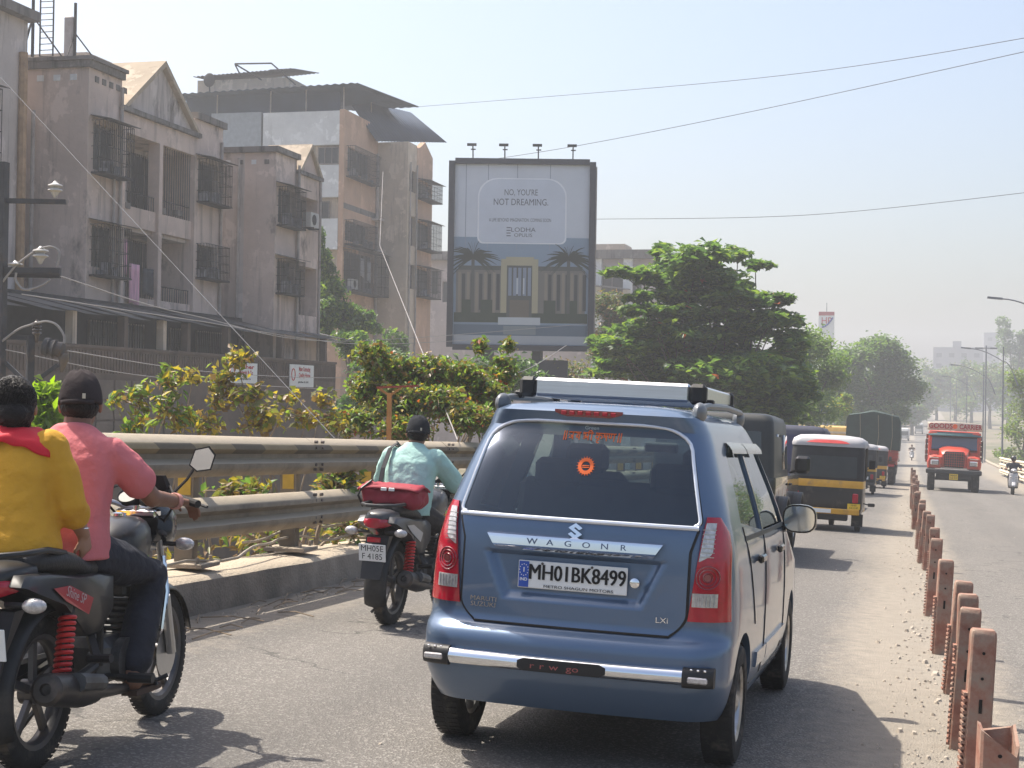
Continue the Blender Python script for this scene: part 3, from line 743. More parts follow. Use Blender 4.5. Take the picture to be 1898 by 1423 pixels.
def rear_patch(name, zs, hw, off, mat, parent, nx=24, xl=None, thick=.012, yfn=None, angle=40):
    """panel following the car's rear: hw(z) half width, or xl(z)->(x0,x1)"""
    mb = MB(); rows = []
    for z in zs:
        a, b = (-hw(z), hw(z)) if xl is None else xl(z)
        row = []
        for i in range(nx + 1):
            x = lerp(a, b, i / nx); p = list(rearP(x, z, off))
            if yfn: p[1] += yfn(x, z)
            row.append(tuple(p))
        rows.append(row)
    nv = len(rows); W1 = nx + 1
    v = [p for r in rows for p in r]; fs = [(j * W1 + i, j * W1 + i + 1, (j + 1) * W1 + i + 1, (j + 1) * W1 + i) for j in range(nv - 1) for i in range(nx)]
    if thick:
        o = len(v); v += [(p[0], p[1] + thick, p[2]) for p in v]
        bd = [i for i in range(W1)] + [j * W1 + nx for j in range(1, nv)] + [(nv - 1) * W1 + i for i in range(nx - 1, -1, -1)] + [j * W1 for j in range(nv - 2, 0, -1)]
        fs += [(bd[i], bd[(i + 1) % len(bd)], o + bd[(i + 1) % len(bd)], o + bd[i]) for i in range(len(bd))]
        fs += [tuple(q + o for q in f[::-1]) for f in fs[:(nv - 1) * nx]]
    mb.add(v, fs); return mb.build(name, mat, parent, angle)
def side_patch(name, poly_y, zs, off, mat, parent, s=1, nx=14, thick=.008):
    """poly_y(z) -> (y0,y1)"""
    mb = MB(); v = []; W1 = nx + 1; nv = len(zs)
    for z in zs:
        a, b = poly_y(z)
        for i in range(W1): v.append(sideP(lerp(a, b, i / nx), z, off, s))
    fs = [(j * W1 + i, j * W1 + i + 1, (j + 1) * W1 + i + 1, (j + 1) * W1 + i) for j in range(nv - 1) for i in range(nx)]
    if thick:
        o = len(v); v += [(p[0] - s * thick, p[1], p[2]) for p in v]
        bd = [i for i in range(W1)] + [j * W1 + nx for j in range(1, nv)] + [(nv - 1) * W1 + i for i in range(nx - 1, -1, -1)] + [j * W1 for j in range(nv - 2, 0, -1)]
        fs += [(bd[i], bd[(i + 1) % len(bd)], o + bd[(i + 1) % len(bd)], o + bd[i]) for i in range(len(bd))]
        fs += [tuple(q + o for q in f[::-1]) for f in fs[:(nv - 1) * nx]]
    mb.add(v, fs); return mb.build(name, mat, parent)
frange = lambda a, b, n: [lerp(a, b, i / n) for i in range(n + 1)]
# tailgate: proud skin with the number-plate recess pressed in
def tg_half(z):
    q = max(0, (.73 - z) / .10); w_ = .535 - .075 * q * q * (1 if q < 1 else 1)
    return w_ + (.03 if z > 1.0 else 0) * min(1, (z - 1.0) / .1)
def recess(x, z):
    zt, zb = .955, .735; hw_ = lerp(.33, .43, (z - zb) / (zt - zb))
    e = min((zt - z) / .02, (z - zb) / .035, (hw_ - abs(x)) / .035); return .032 * max(0, min(1, e))
tg = rear_patch('tailgate', frange(.632, 1.105, 64), tg_half, .012, M_PAINT, car, nx=72, thick=.012, yfn=recess)
mb = MB(); mb.tube([rearP(tg_half(z) + .004, z, .004) for z in frange(1.10, .632, 30)] + [rearP(lerp(tg_half(.632), -tg_half(.632), i / 20), .627, .004) for i in range(21)] + [rearP(-tg_half(z) - .004, z, .004) for z in frange(.632, 1.10, 30)], .008, 6); mb.build('tailgate_seam', M_INK, car)
gl = rear_patch('rear_window', GZS, lambda z: glass_half(z) + .004, .002, M_GLS, car, nx=20, thick=0)
pts = [rearP(glass_half(z) + .006, z, .006) for z in GZS]; pts2 = [rearP(-(glass_half(z) + .006), z, .006) for z in GZS]
M_TRIM = pm('white_trim', (.72, .75, .8), .2, metal=.4, var=.05, coat=.5)
top = [rearP(lerp(glass_half(1.552), -glass_half(1.552), i / 12), 1.555, .006) for i in range(13)]
mb = MB(); mb.tube(pts + top[1:-1] + pts2[::-1], .0085, 8)
mb.tube([rearP(lerp(-.57, .57, i / 16), 1.108, .016) for i in range(17)], .011, 8); mb.build('window_trim', M_TRIM, car)
# high brake lamp, spoiler lip
rear_patch('brake_lamp', frange(1.578, 1.61, 6), lambda z: .165 * math.sqrt(max(.05, min(1, (z - 1.566) / .03))), .006, M_REDD, car, nx=16)
mb = MB()
for i in range(7): mb.rbox(rearP(-.12 + .04 * i, 1.595, .008), (.012, .004, .009), .002)
o = mb.build('brake_lamp_diodes', M_RED, car); o['kind'] = 'stuff'
# tail lamps
def lamp_x(s):
    def f(z):
        t = (z - .70) / .46; inner = lerp(.545, .60, t)
        outer = min(lerp(.725, .70, t) if t < .8 else lerp(.705, .65, (t - .8) / .2), cW(z) - .003)
        return (s * inner, s * outer)
    return f
for s in (-1, 1):
    lp = rear_patch('tail_lamp', frange(.70, 1.16, 20), None, .016, M_RED, car, nx=12, xl=lamp_x(s), thick=.03)
    def up(z, s=s): t = (z - .965) / .17; return (s * lerp(.582, .602, t), s * lerp(.588 + .05 * min(1, t * 5), .642, t))
    rear_patch('clear_panel', frange(.965, 1.135, 12), None, .021, M_CLR, lp, nx=8, xl=up, thick=.006)
    rear_patch('reverse_panel', frange(.765, .825, 4), None, .021, M_CLR, lp, nx=8, xl=lambda z, s=s: (s * .562, s * .672), thick=.006)
    mb = MB()
    for i in range(6): mb.bar(rearP(s * (.575 + .017 * i), .77, .024), rearP(s * (.575 + .017 * i), .82, .024), .004, .004)
    for i in range(7): mb.bar(rearP(s * .59, .985 + .02 * i, .024), rearP(s * .645, .985 + .02 * i, .024), .003, .003)
    o = mb.build('lens_ribs', M_STL, lp); o['kind'] = 'stuff'
    mb = MB()
    for r_ in (.05, .036, .02): mb.tube([rearP(s * (.625 + r_ * math.cos(a * .26)), .895 + r_ * math.sin(a * .26), .019) for a in range(24)], .0025, 5, closed=True)
    mb.lathe([(.016, 0), (.016, .006)], rearP(s * .625, .895, .02), (0, -1, 0), 12); mb.build('lamp_rings', M_REDD, lp)
# chrome garnish with raised letters
mb = MB(); rows = []
def garn(x, t):
    z = .962 + .074 * t; hw_ = lerp(.375, .425, t)
    p = V(rearP(x * hw_, z, .018)); p.y -= .024 * min(1, t / .28, (1 - t) / .12 + .1); return p
mb.grid(lambda u, v: garn(2 * u - 1, v), 30, 10); gar = mb.build('chrome_garnish', M_CHR, car)
for i, ch in enumerate('WAGONR'):
    xc = -.195 + .087 * i
    text_mb(ch, .026, lambda p, xc=xc: V(rearP(xc + p.x, 1.004 + p.y, .0445 + p.z)), .003, xs=1.35).build('letter', pm('letter_blue', (.12, .16, .25), .35, metal=.3, var=0), gar)
# maker's emblem (S)
S = [(0, 1), (1, .4), (.55, .14), (0, .48), (-.2, .36), (1, -.38), (0, -1), (-1, -.4), (-.55, -.14), (0, -.48), (.2, -.36), (-1, .38)]
mb = MB(); mb.add([rearP(.005 + x * .034, 1.063 + y * .036, .026) for x, y in S] + [rearP(.005 + x * .034, 1.063 + y * .036, .014) for x, y in S],
                  [tuple(range(12))] + [(i, (i + 1) % 12, 12 + (i + 1) % 12, 12 + i) for i in range(12)]); mb.build('emblem', M_CHR, car, 20)
for body_, xc, zc, h_ in (('MARUTI', -.425, .725, .021), ('SUZUKI', -.425, .699, .021), ('LXi', .43, .695, .024)):
    text_mb(body_, h_, lambda p, xc=xc, zc=zc: V(rearP(xc + p.x, zc + p.y, .015 + p.z)), .003, xs=1.25).build('badge_lettering', M_CHR, car)
# number plate
pl_ = MB(); PLY = rearY(0, .85) - .004
pl_.rbox((0, PLY + .006, .853), (.252, .004, .062), .003); plate = pl_.build('number_plate', M_WHT, car)
mb = MB(); mb.box(-.248, -.202, PLY - .0005, PLY + .001, .795, .911); mb.build('plate_band', pm('plate_blue', (.03, .09, .42), .4, var=0), plate)
PF = lambda xc, zc: (lambda p: V((xc + p.x, PLY - .0012 - p.z, zc + p.y)))
lt = MB()
for dx in (-.0022, 0, .0022): text_mb('MH01BK8499', .069, PF(.022 + dx, .862), .0015 + abs(dx) * .1, xs=.80, mb=lt)
text_mb('METRO SHAGUN MOTORS', .0125, PF(.03, .8035), .0008, mb=lt, xs=1.5)
lt.build('plate_lettering', M_INK, plate)
lt = text_mb('IND', .013, PF(-.225, .829), .0008, xs=1.1, bold=.02); text_mb('1', .02, PF(-.225, .872), .0008, mb=lt, bold=.03)
for i in range(12):
    a = i * math.pi / 6; lt.box(-.225 + .02 * math.cos(a) - .002, -.225 + .02 * math.cos(a) + .002, PLY - .0018, PLY - .0012, .872 + .026 * math.sin(a) - .002, .872 + .026 * math.sin(a) + .002)
lt.build('plate_band_lettering', M_WHT, plate)
mb = MB(); mb.lathe([(.022, 0), (.022, .008), (.012, .012)], (.285, PLY + .012, .85), (0, -1, 0), 14); mb.build('lock', M_CHR, car)
mb = MB()
for x in (-.14, .09): mb.cyl((x, PLY, .905), (x, PLY - .004, .905), .006, n=8)
mb.build('plate_bolt', M_BOLT, plate)['kind'] = 'stuff'
# stickers on the rear window
def stroke(mb, pts, w_, place_, closed=False):
    for i in range(len(pts) - 1):
        a, b = V((*pts[i], 0)), V((*pts[i + 1], 0)); d = b - a
        if d.length < 1e-6: continue
        d.normalize(); n = V((-d.y, d.x, 0)) * w_ / 2; a2, b2 = a - d * w_ * .3, b + d * w_ * .3
        mb.add([place_(*(q.x, q.y)) for q in (a2 - n, b2 - n, b2 + n, a2 + n)], [(0, 1, 2, 3)])
arc = lambda cx, cy, r, a0, a1, n=8: [(cx + r * math.cos(R(lerp(a0, a1, i / n))), cy + r * math.sin(R(lerp(a0, a1, i / n)))) for i in range(n + 1)]
G = []   # Devanagari invocation drawn stroke by stroke; units: letter height 1
for x in (0, .32): G += [[(x, -.12), (x + .05, 1.12)]]
x = .72; G += [[(x, 1), (x + 1.75, 1)], [(x + .62, 1), (x + .62, 0)], [(x + .62, .52), (x + .3, .5)], arc(x + .25, .38, .2, 70, -140), [(x + .02, .62), (x + .1, .6)]]
G += [[(x + 1.6, 1), (x + 1.6, 0)], arc(x + 1.12, .72, .24, 100, -90), [(x + 1.12, .5), (x + 1.2, .3), (x + 1.6, .28)]]
x = 2.85; G += [[(x, 1), (x + 1.5, 1)], arc(x + .22, .68, .2, 150, -120), [(x + .1, .5), (x + .75, .42)], [(x + .1, .16), (x + .74, .4)], [(x + .8, 1), (x + .8, 0)], [(x + 1.28, 1), (x + 1.28, 0)], arc(x + 1.03, 1.08, .25, 0, 180)]
x = 4.75; G += [[(x, 1), (x + 2.95, 1)], [(x + .5, 1), (x + .5, .05)], arc(x + .24, .5, .25, 0, 360, 10), arc(x + .72, .5, .24, 110, -60), arc(x + .42, -.14, .2, 110, 300)]
G += [[(x + 1.2, 1), (x + 1.28, .5), (x + 1.62, .42)], [(x + 1.62, 1), (x + 1.62, 0)], [(x + 1.25, .85), (x + 1.6, .5)], [(x + 1.95, 1), (x + 2.0, .45), (x + 2.3, .4)], [(x + 2.3, 1), (x + 2.3, .4)], [(x + 2.72, 1), (x + 2.72, 0)]]
for x in (8.1, 8.45): G += [[(x, -.12), (x + .05, 1.12)]]
mb = MB(); K = .0325
for g_ in G: stroke(mb, [((px_ - 4.25) * K, py_ * K) for px_, py_ in g_], .0052, lambda a, b: rearP(.02 + a, 1.475 + b, .006))
mb.build('window_script', M_ORG, gl, 0)
mb = MB(); sp_ = []
mb.grid(lambda u, v: rearP(.012 + lerp(.021, .037, v) * math.cos(2 * math.pi * u), 1.355 + lerp(.021, .037, v) * math.sin(2 * math.pi * u), .006), 40, 1)
for i in range(20):
    a = 2 * math.pi * i / 20
    mb.add([rearP(.012 + r_ * math.cos(a + da), 1.355 + r_ * math.sin(a + da), .006) for r_, da in ((.036, -.08), (.046, 0), (.036, .08))], [(0, 1, 2)])
for zz in (-.006, .002): stroke(mb, [(-.016, zz), (.016, zz)], .004, lambda a, b: rearP(.012 + a, 1.355 + b, .006))
mb.build('sun_sticker', M_ORG, gl, 0)
text_mb('Green', .016, lambda p: V(rearP(.012 + p.x, 1.53 + p.y, .006)), xs=1.2).build('tint_lettering', pm('tint_print', (.45, .5, .5), .5, var=0), gl, 0)
mb = MB(); mb.add([rearP(x, z, -.012) for x, z in ((-.44, 1.43), (-.385, 1.375), (-.33, 1.425), (-.385, 1.48))], [(0, 1, 2, 3)]); mb.build('window_sticker', M_INK, gl, 0)
# chrome guard bar on the bumper with black ends
bar_p = lambda x, z, off: V((x * 1.0, rearY(x, .47) - off, z))
mb = MB(); rings = []
for i in range(31):
    x = lerp(-.535, .535, i / 30); y0 = rearY(x, .47); 
    rings.append([(x, y0 - .012 - .042 * max(0, math.cos(t)), .468 + .037 * math.sin(t)) for t in [math.pi * (-.5 + k_ / 10) for k_ in range(11)]] + [(x, y0 + .01, .50), (x, y0 + .01, .436)])
mb.loft(rings); mb.build('guard_bar', M_CHR, car, 60)
for s in (-1, 1):
    mb = MB(); rings = []
    for i in range(9):
        x = s * lerp(.533, .665, i / 8); y0 = rearY(x, .47)
        rings.append([(x, y0 - .012 - .046 * max(0, math.cos(t)) ** .6, .466 + .045 * math.sin(t)) for t in [math.pi * (-.5 + k_ / 8) for k_ in range(9)]] + [(x, y0 + .01, .50), (x, y0 + .01, .43)])
    mb.loft(rings); cap_ = mb.build('guard_bar_end', M_BLK, car, 50)
    mb = MB(); xx = s * .60; mb.rbox((xx, rearY(xx, .47) - .062, .462), (.045, .008, .014), .006); mb.build('reflector', M_CLR, cap_)
    mb = MB()
    for q in (-.03, 0, .03): mb.rbox((xx + q, rearY(xx, .47) - .045, .503), (.006, .006, .005), .002)
    mb.build('stud', M_CHR, cap_)['kind'] = 'stuff'
mb = MB(); rings = []
for i in range(15):
    x = lerp(-.2, .2, i / 14); y0 = rearY(x, .47); q = .028 if 0 < i < 14 else .015
    rings.append([(x, y0 - .057, .468 - q), (x, y0 - .059, .468), (x, y0 - .057, .468 + q), (x, y0 - .04, .468)])
mb.loft(rings); st = mb.build('bar_sticker', M_INK, car)
for xc, ch in ((-.13, 'r'), (-.085, 'r'), (-.03, 'w'), (.055, 'go')): text_mb(ch, .026, lambda p: V((xc + p.x, rearY(xc + p.x, .47) - .0605, .465 + p.y)), xs=1.6).build('letter', pm('faded_red', (.35, .1, .09), .6, var=0), st)
# lower bumper skirt
mb = MB(); mb.cyl((-.32, .16, .27), (-.32, .55, .27), .022, n=12); mb.rbox((-.28, .8, .25), (.18, .2, .06), .03); mb.build('exhaust', M_BLK, car)
mb = MB(); mb.rbox((0, 1.85, .25), (.58, 1.4, .035), .02); mb.cyl((-.62, .57, .26), (.62, .57, .26), .04, n=10); mb.rbox((.15, .75, .25), (.3, .25, .05), .03); mb.build('underbody', M_BLK, car)
tm, rm = wheel_meshes(.282, .155, .175, 8)
for x, yy in ((-.645, .57), (.645, .57), (-.645, 2.97), (.645, 2.97)): add_wheel(car, tm, rm, (x, yy, .282), x < 0)
# sides: panes, pillars, seams, handles, mouldings, visors
for s in (-1, 1):
    zz = frange(1.062, 1.49, 10)
    side_patch('side_window', lambda z: (interp([1.06, 1.12, 1.44, 1.49], [.70, .62, .74, .88], z), 1.32), zz, -.012, M_GLS2, car, s, thick=0)
    side_patch('side_window', lambda z: (1.38, interp([1.02, 1.06, 1.46, 1.49], [2.42, 2.40, 2.02, 1.9], z)), zz, -.012, M_GLS2, car, s, thick=0)
    side_patch('pillar_cover', lambda z: (1.322, 1.378), frange(1.03, 1.50, 6), .002, M_BLKG, car, s, nx=2)
    mb = MB()
    for path in ([(.86, z) for z in frange(.55, 1.06, 8)][:0] + [(lerp(.93, .66, max(0, (z - .62) / .45)), z) for z in frange(.62, 1.10, 8)], [(1.35 - .02 * math.sin(z * 3), z) for z in frange(.33, 1.04, 10)], [(2.36, z) for z in frange(.34, 1.03, 8)], [(y_, .325) for y_ in frange(.95, 2.6, 14)]):
        mb.tube([sideP(a, b, .0005, s) for a, b in path], .0045, 5)
    mb.build('door_seam', M_INK, car)['kind'] = 'stuff'
    for yy in (1.08, 1.98):
        mb = MB(); mb.rbox(sideP(yy, .93, .018, s), (.014, .085, .02), .009); mb.build('door_handle', M_BLKG, car)
    for a, b in ((.98, 1.34), (1.37, 2.34)):
        side_patch('side_moulding', lambda z, a=a, b=b: (a, b), frange(.40, .475, 3), .014, M_PAINT, car, s, nx=8, thick=.014)
    side_patch('belt_moulding', lambda z: (.66, 2.38), frange(1.035, 1.056, 2), .004, M_BLK, car, s, nx=16)
    for a, b, c_ in ((.80, 1.34, 1.485), (1.37, 2.04, 1.485)):
        mb = MB(); mb.grid(lambda u, v, a=a, b=b: sideP(lerp(a, b, u), 1.50 - .055 * v, .006 + .022 * math.sin(v * 2), s), 12, 3); mb.build('rain_visor', M_BLKG, car)
    mb = MB(); mb.loft([[(s * (.80 + .1 * k_ * math.copysign(abs(c_) ** .7, c_)), yy_, 1.08 + .085 * k_ * math.copysign(abs(n_) ** .7, n_)) for c_, n_ in circ(20)] for yy_, k_ in ((2.375, .97), (2.40, 1), (2.44, .93), (2.48, .7), (2.50, .3))]); mb.tube([(s * .64, 2.4, 1.01), (s * .72, 2.4, 1.03)], .03, 8); mr = mb.build('wing_mirror', M_BLKG, car)
    mb = MB(); mb.loft([[(s * (.80 + .088 * math.copysign(abs(c_) ** .7, c_)), yy_, 1.08 + .073 * math.copysign(abs(n_) ** .7, n_)) for c_, n_ in circ(20)] for yy_ in (2.370, 2.376)]); mb.build('mirror_glass', M_CHR, mr)
    # roof rail
    mb = MB(); mb.tube([(s * .475, .42, 1.63), (s * .48, .50, 1.655), (s * .49, .62, 1.665), (s * .50, 1.2, 1.675), (s * .49, 1.85, 1.665), (s * .48, 2.0, 1.62)], .017, 8)
    for yy, zz in ((.45, 1.628), (1.9, 1.63)): mb.ell((s * .478, yy, zz), (.034, .085, .05), 12, 8)
    mb.build('roof_rail', pm('rail_grey', (.16, .17, .18), .4, metal=.3, var=.1), car)
# windscreen
mb = MB(); mb.add([(-.57, 2.665, 1.065), (.57, 2.665, 1.065), (.49, 2.13, 1.505), (-.49, 2.13, 1.505)], [(0, 1, 2, 3)]); mb.build('windscreen', M_WIND, car)
# luggage carrier
mb = MB()
def slat(y, z, hh=.038, x1=.44): mb.rbox((0, y, z), (x1, .03, hh), .012)
mb.rbox((.02, .62, 1.722), (.385, .028, .046), .014); mb.build('carrier_bar', M_ALU, car)
mb = MB(); mb.rbox((.02, 1.62, 1.722), (.385, .028, .046), .014); mb.build('carrier_bar', M_ALU, car)
for yy in (.82, 1.02, 1.22, 1.42): 
    mb = MB(); mb.rbox((.02, yy, 1.69), (.40, .022, .009), .004); mb.build('carrier_slat', M_ALU, car)
for s in (-1, 1):
    mb = MB(); mb.rbox((.02 + s * .435, 1.12, 1.722), (.014, .5, .04), .01); mb.build('carrier_side', M_ALU, car)
    for yy, d in ((.625, -1), (1.615, 1)):
        mb = MB(); mb.rbox((.02 + s * .42, yy, 1.72), (.042, .036, .05), .018); mb.build('carrier_corner', M_BLK, car)
    for yy in (.75, 1.5):
        mb = MB(); mb.rbox((s * .48, yy, 1.682), (.02, .03, .018), .006); mb.build('carrier_clamp', M_BLK, car)
# cabin
mb = MB(); mb.rbox((0, .98, 1.0), (.52, .07, .27), .04, Matrix.Rotation(R(-12), 3, 'X')); mb.rbox((0, 1.2, .78), (.52, .26, .08), .04); st = mb.build('rear_seat', M_SEAT, car)
for x in (-.3, .3):
    mb = MB(); mb.rbox((x, .93, 1.30), (.12, .045, .075), .03); mb.build('headrest', M_SEAT, st)
for x in (-.33, .33):
    mb = MB(); mb.rbox((x, 1.80, 1.0), (.22, .075, .30), .05, Matrix.Rotation(R(-10), 3, 'X')); mb.rbox((x, 2.02, .78), (.22, .25, .08), .04); st = mb.build('front_seat', M_SEAT, car)
    mb = MB(); mb.rbox((x, 1.72, 1.37), (.12, .045, .08), .03); mb.build('headrest', M_SEAT, st)
mb = MB(); mb.rbox((0, 2.6, .93), (.6, .16, .14), .05); mb.tube([(.33 + .17 * math.cos(a * .3), 2.38 + .03 * math.sin(a * .3), 1.02 + .16 * math.sin(a * .3)) for a in range(21)], .014, 6, closed=True); mb.build('dashboard', M_BLK, car)
mb = MB(); mb.rbox((0, .55, .86), (.5, .3, .02), .01); mb.build('parcel_shelf', M_SEAT, car)
mb = MB(); mb.rbox((0, 2.2, 1.45), (.1, .015, .03), .01); mb.build('inside_mirror', M_BLK, car)
place(car, -1.45, 6.48, 1.0, scale=.97)
# ------------------------------------------------------------------ motorcycles
def motorcycle(label, col, decal_col, plate, decal=None, springs=(.55, .02, .02), group=None):
    """local frame: Y forward, rear axle at y=0, ground z=0"""
    b = thing('motorcycle', label, 'motorcycle', group)
    paint = pm('bike_paint_%d' % int(col[0] * 1000), col, .4, metal=.0, var=.2, coat=.25, dirt=(.06, .052, .045), dscale=6, damt=.2)
    dec = pm('bike_decal_%d' % int(decal_col[0] * 1000), decal_col, .35, var=.1, coat=.4)
    eng = pm('engine_metal', (.1, .1, .1), .5, metal=.6, var=.3, scale=12, dirt=(.05, .045, .04), dscale=8, damt=.4)
    alloy = pm('bike_alloy', (.09, .09, .095), .4, metal=.6, var=.2, dirt=(.16, .13, .1), dscale=8, damt=.35)
    tm, rm = wheel_meshes(.305, .085, .228, 5, alloy, 30, True); tmf, rmf = wheel_meshes(.30, .078, .228, 5, alloy, 30, True)
    add_wheel(b, tm, rm, (0, 0, .305), name='rear_wheel'); add_wheel(b, tmf, rmf, (0, 1.265, .30), name='front_wheel')
    # fork
    for s in (-1, 1):
        m = MB(); m.tube([(s * .075, 1.265, .30), (s * .075, 1.17, .58)], .024, 10); m.tube([(s * .075, 1.17, .57), (s * .075, 1.03, .98)], .016, 10); m.build('fork_leg', M_STL, b)
    m = MB(); m.lathe([(.11, -.003), (.12, 0), (.07, .003)], (.05, 1.265, .30), (1, 0, 0), 20); m.build('brake_disc', M_STL, b)
    # mudguards
    def guard(yc, zc, r, a0, a1, wd, nm, mat):
        m = MB(); 
        m.grid(lambda u, v: (lerp(-wd, wd, u), yc + (r - .035 * (2 * u - 1) ** 2) * math.cos(R(lerp(a0, a1, v))), zc + (r - .035 * (2 * u - 1) ** 2) * math.sin(R(lerp(a0, a1, v)))), 8, 16)
        o = m.build(nm, mat, b); sd = o.modifiers.new('s', 'SOLIDIFY'); sd.thickness = .004; return o
    guard(1.265, .30, .335, 15, 175, .06, 'front_mudguard', paint)
    guard(0, .305, .36, 50, 205, .085, 'rear_mudguard', M_BLK)
    # plate carrier / tail flap
    m = MB(); m.loft([[(-.085, -.33, .66), (.085, -.33, .66), (.085, -.25, .66), (-.085, -.25, .66)], [(-.08, -.40, .50), (.08, -.40, .50), (.075, -.37, .50), (-.075, -.37, .50)], [(-.075, -.44, .36), (.075, -.44, .36), (.07, -.42, .36), (-.07, -.42, .36)]]); m.build('tail_flap', M_BLK, b)
    # engine, frame, exhaust
    m = MB(); m.rbox((0, .62, .36), (.11, .17, .10), .04); m.cyl((.11, .58, .36), (.15, .58, .36), .095, n=18); m.cyl((-.11, .58, .36), (-.15, .58, .36), .1, n=18)
    for i in range(6): m.rbox((0, .74 + .012 * i, .46 + .026 * i), (.085, .075, .009), .004)
    m.rbox((0, .80, .64), (.06, .06, .03), .015); m.build('engine', eng, b)
    m = MB()
    for s in (-1, 1):
        m.tube([(s * .11, 0, .305), (s * .10, .35, .36), (s * .06, .42, .40)], .022, 8)
        m.tube([(s * .08, -.12, .78), (s * .09, .2, .72), (s * .09, .42, .6), (s * .08, .45, .35)], .016, 8)
    m.tube([(0, .98, .86), (0, .92, .6), (0, .86, .3), (0, .5, .24)], .022, 8); m.build('frame', M_BLK, b)
    m = MB(); m.tube([(.06, .84, .50), (.09, .92, .40), (.13, .80, .27), (.15, .55, .24), (.17, .30, .27), (.185, .12, .30)], [.02, .02, .02, .022, .03, .045], 12)
    m.tube([(.185, .14, .30), (.19, .02, .315), (.20, -.28, .365)], [.058, .068, .064], 16); m.lathe([(.064, 0), (.05, .012), (.024, .014), (.02, 0)], (.20, -.28, .365), (.03, -1, .17), 16); ex = m.build('exhaust', pm('exhaust_black', (.05, .045, .042), .45, metal=.5, var=.3, dirt=(.14, .11, .09), dscale=6, damt=.3), b)
    m = MB(); m.tube([(.235, .12, .335), (.245, -.12, .37)], [.035, .04], 10); m.build('heat_shield', eng, ex)
    # shocks with red springs
    for s in (-1, 1):
        m = MB(); p0, p1 = V((s * .135, -.03, .34)), V((s * .12, .06, .70)); m.cyl(p0, p1, .012, n=8); m.cyl(p0.lerp(p1, .72), p1, .026, n=10); sh = m.build('shock_absorber', M_BLK, b)
        pts = []; ax = (p1 - p0).normalized(); fx, fy = frame_of(ax)
        for i in range(121):
            a = i * .52; q = p0.lerp(p1, .12 + .62 * i / 120); pts.append(q + (fx * math.cos(a) + fy * math.sin(a)) * .03)
        m = MB(); m.tube(pts, .009, 6); m.build('spring', pm('spring_red', springs, .4, var=.1), sh)
    # chain cover, stand, pegs
    m = MB(); m.rbox((-.13, .28, .345), (.018, .32, .06), .015); m.build('chain_cover', M_BLK, b)
    m = MB(); m.tube([(-.1, .42, .28), (-.24, .36, .06), (-.27, .35, .03)], .012, 6); m.build('side_stand', M_BLK, b)
    m = MB(); m.tube([(-.28, .48, .30), (.28, .48, .30)], .014, 8)
    for s in (-1, 1): m.tube([(s * .2, .48, .30), (s * .31, .48, .30)], .022, 8); m.tube([(s * .16, .16, .42), (s * .27, .14, .43)], .018, 8); m.bar((s * .10, .30, .50), (s * .2, .16, .42), .03, .03)
    m.tube([(.15, .60, .28), (.24, .70, .26), (.28, .72, .28)], .01, 6); m.build('foot_pegs', M_BLK, b)
    # tank, seat, side panels, tail
    def ring(y, zc, hw, hh, n=16, sq=2.6): return [(hw * math.copysign(abs(c) ** (2 / sq), c), y, zc + hh * math.copysign(abs(s_) ** (2 / sq), s_)) for c, s_ in circ(n)]
    m = MB(); m.loft([ring(.50, .80, .07, .05), ring(.54, .815, .11, .09), ring(.64, .84, .135, .11), ring(.76, .86, .14, .115), ring(.88, .86, .12, .11), ring(.96, .85, .08, .09), ring(1.0, .84, .04, .05)]); tk = m.build('fuel_tank', paint, b, 60)
    m = MB(); m.lathe([(.035, 0), (.035, .012), (.02, .016)], (0, .78, .972), (0, 0, 1), 16); m.build('filler_cap', M_CHR, tk)
    m = MB(); m.loft([ring(-.24, .835, .08, .03), ring(-.18, .835, .12, .05), ring(.0, .83, .135, .055), ring(.14, .81, .13, .05), ring(.22, .785, .125, .045), ring(.42, .775, .11, .045), ring(.54, .785, .08, .04), ring(.58, .79, .04, .03)]); m.build('seat', pm('seat_vinyl', (.02, .02, .021), .55, var=.2, dirt=(.07, .06, .05), dscale=5, damt=.3, bump=.2, bscale=80), b, 60)
    for s in (-1, 1):
        m = MB(); pl_ = [(.44, .74), (.30, .76), (.08, .765), (-.20, .80), (-.36, .80), (-.40, .76), (-.30, .73), (-.05, .66), (.10, .57), (.22, .50), (.36, .50), (.46, .60)]
        rg_ = lambda off, k: [(s * (off + .02 * math.sin((z - .5) * 8)), .03 + (y - .03) * k, .66 + (z - .66) * k) for y, z in pl_]
        m.loft([rg_(.075, 1.0), rg_(.12, .98), rg_(.132, .9)]); sp_ = m.build('side_panel', paint, b, 50)
        m = MB(); m.add([(s * (.139 + .02 * math.sin((z - .5) * 8)), y, z) for y, z in ((.20, .665), (.17, .60), (-.05, .675), (-.16, .735), (-.02, .735))], [(0, 1, 2, 3, 4)] if s < 0 else [(4, 3, 2, 1, 0)])
        dc = m.build('decal', dec, sp_, 0)
        if decal and s > 0:
            t = R(-17); text_mb(decal, .038, lambda p: V((.142 + .02 * math.sin((.69 + p.x * math.sin(t) - .5) * 8) + .002, .03 + p.x * math.cos(t) - p.y * math.sin(t) * 1.6, .69 + p.x * math.sin(t) + p.y)), .001, xs=1.0).build('decal_lettering', pm('decal_white', (.7, .7, .7), .4, var=0), dc, 0)
    m = MB(); m.loft([ring(-.20, .80, .11, .05), ring(-.32, .795, .10, .05), ring(-.40, .785, .075, .045), ring(-.43, .78, .05, .03)]); m.build('tail_cowl', paint, b, 60)
    m = MB(); m.loft([ring(-.33, .755, .105, .035), ring(-.40, .755, .09, .042), ring(-.445, .752, .055, .033)]); m.build('tail_lamp', M_RED, b, 60)
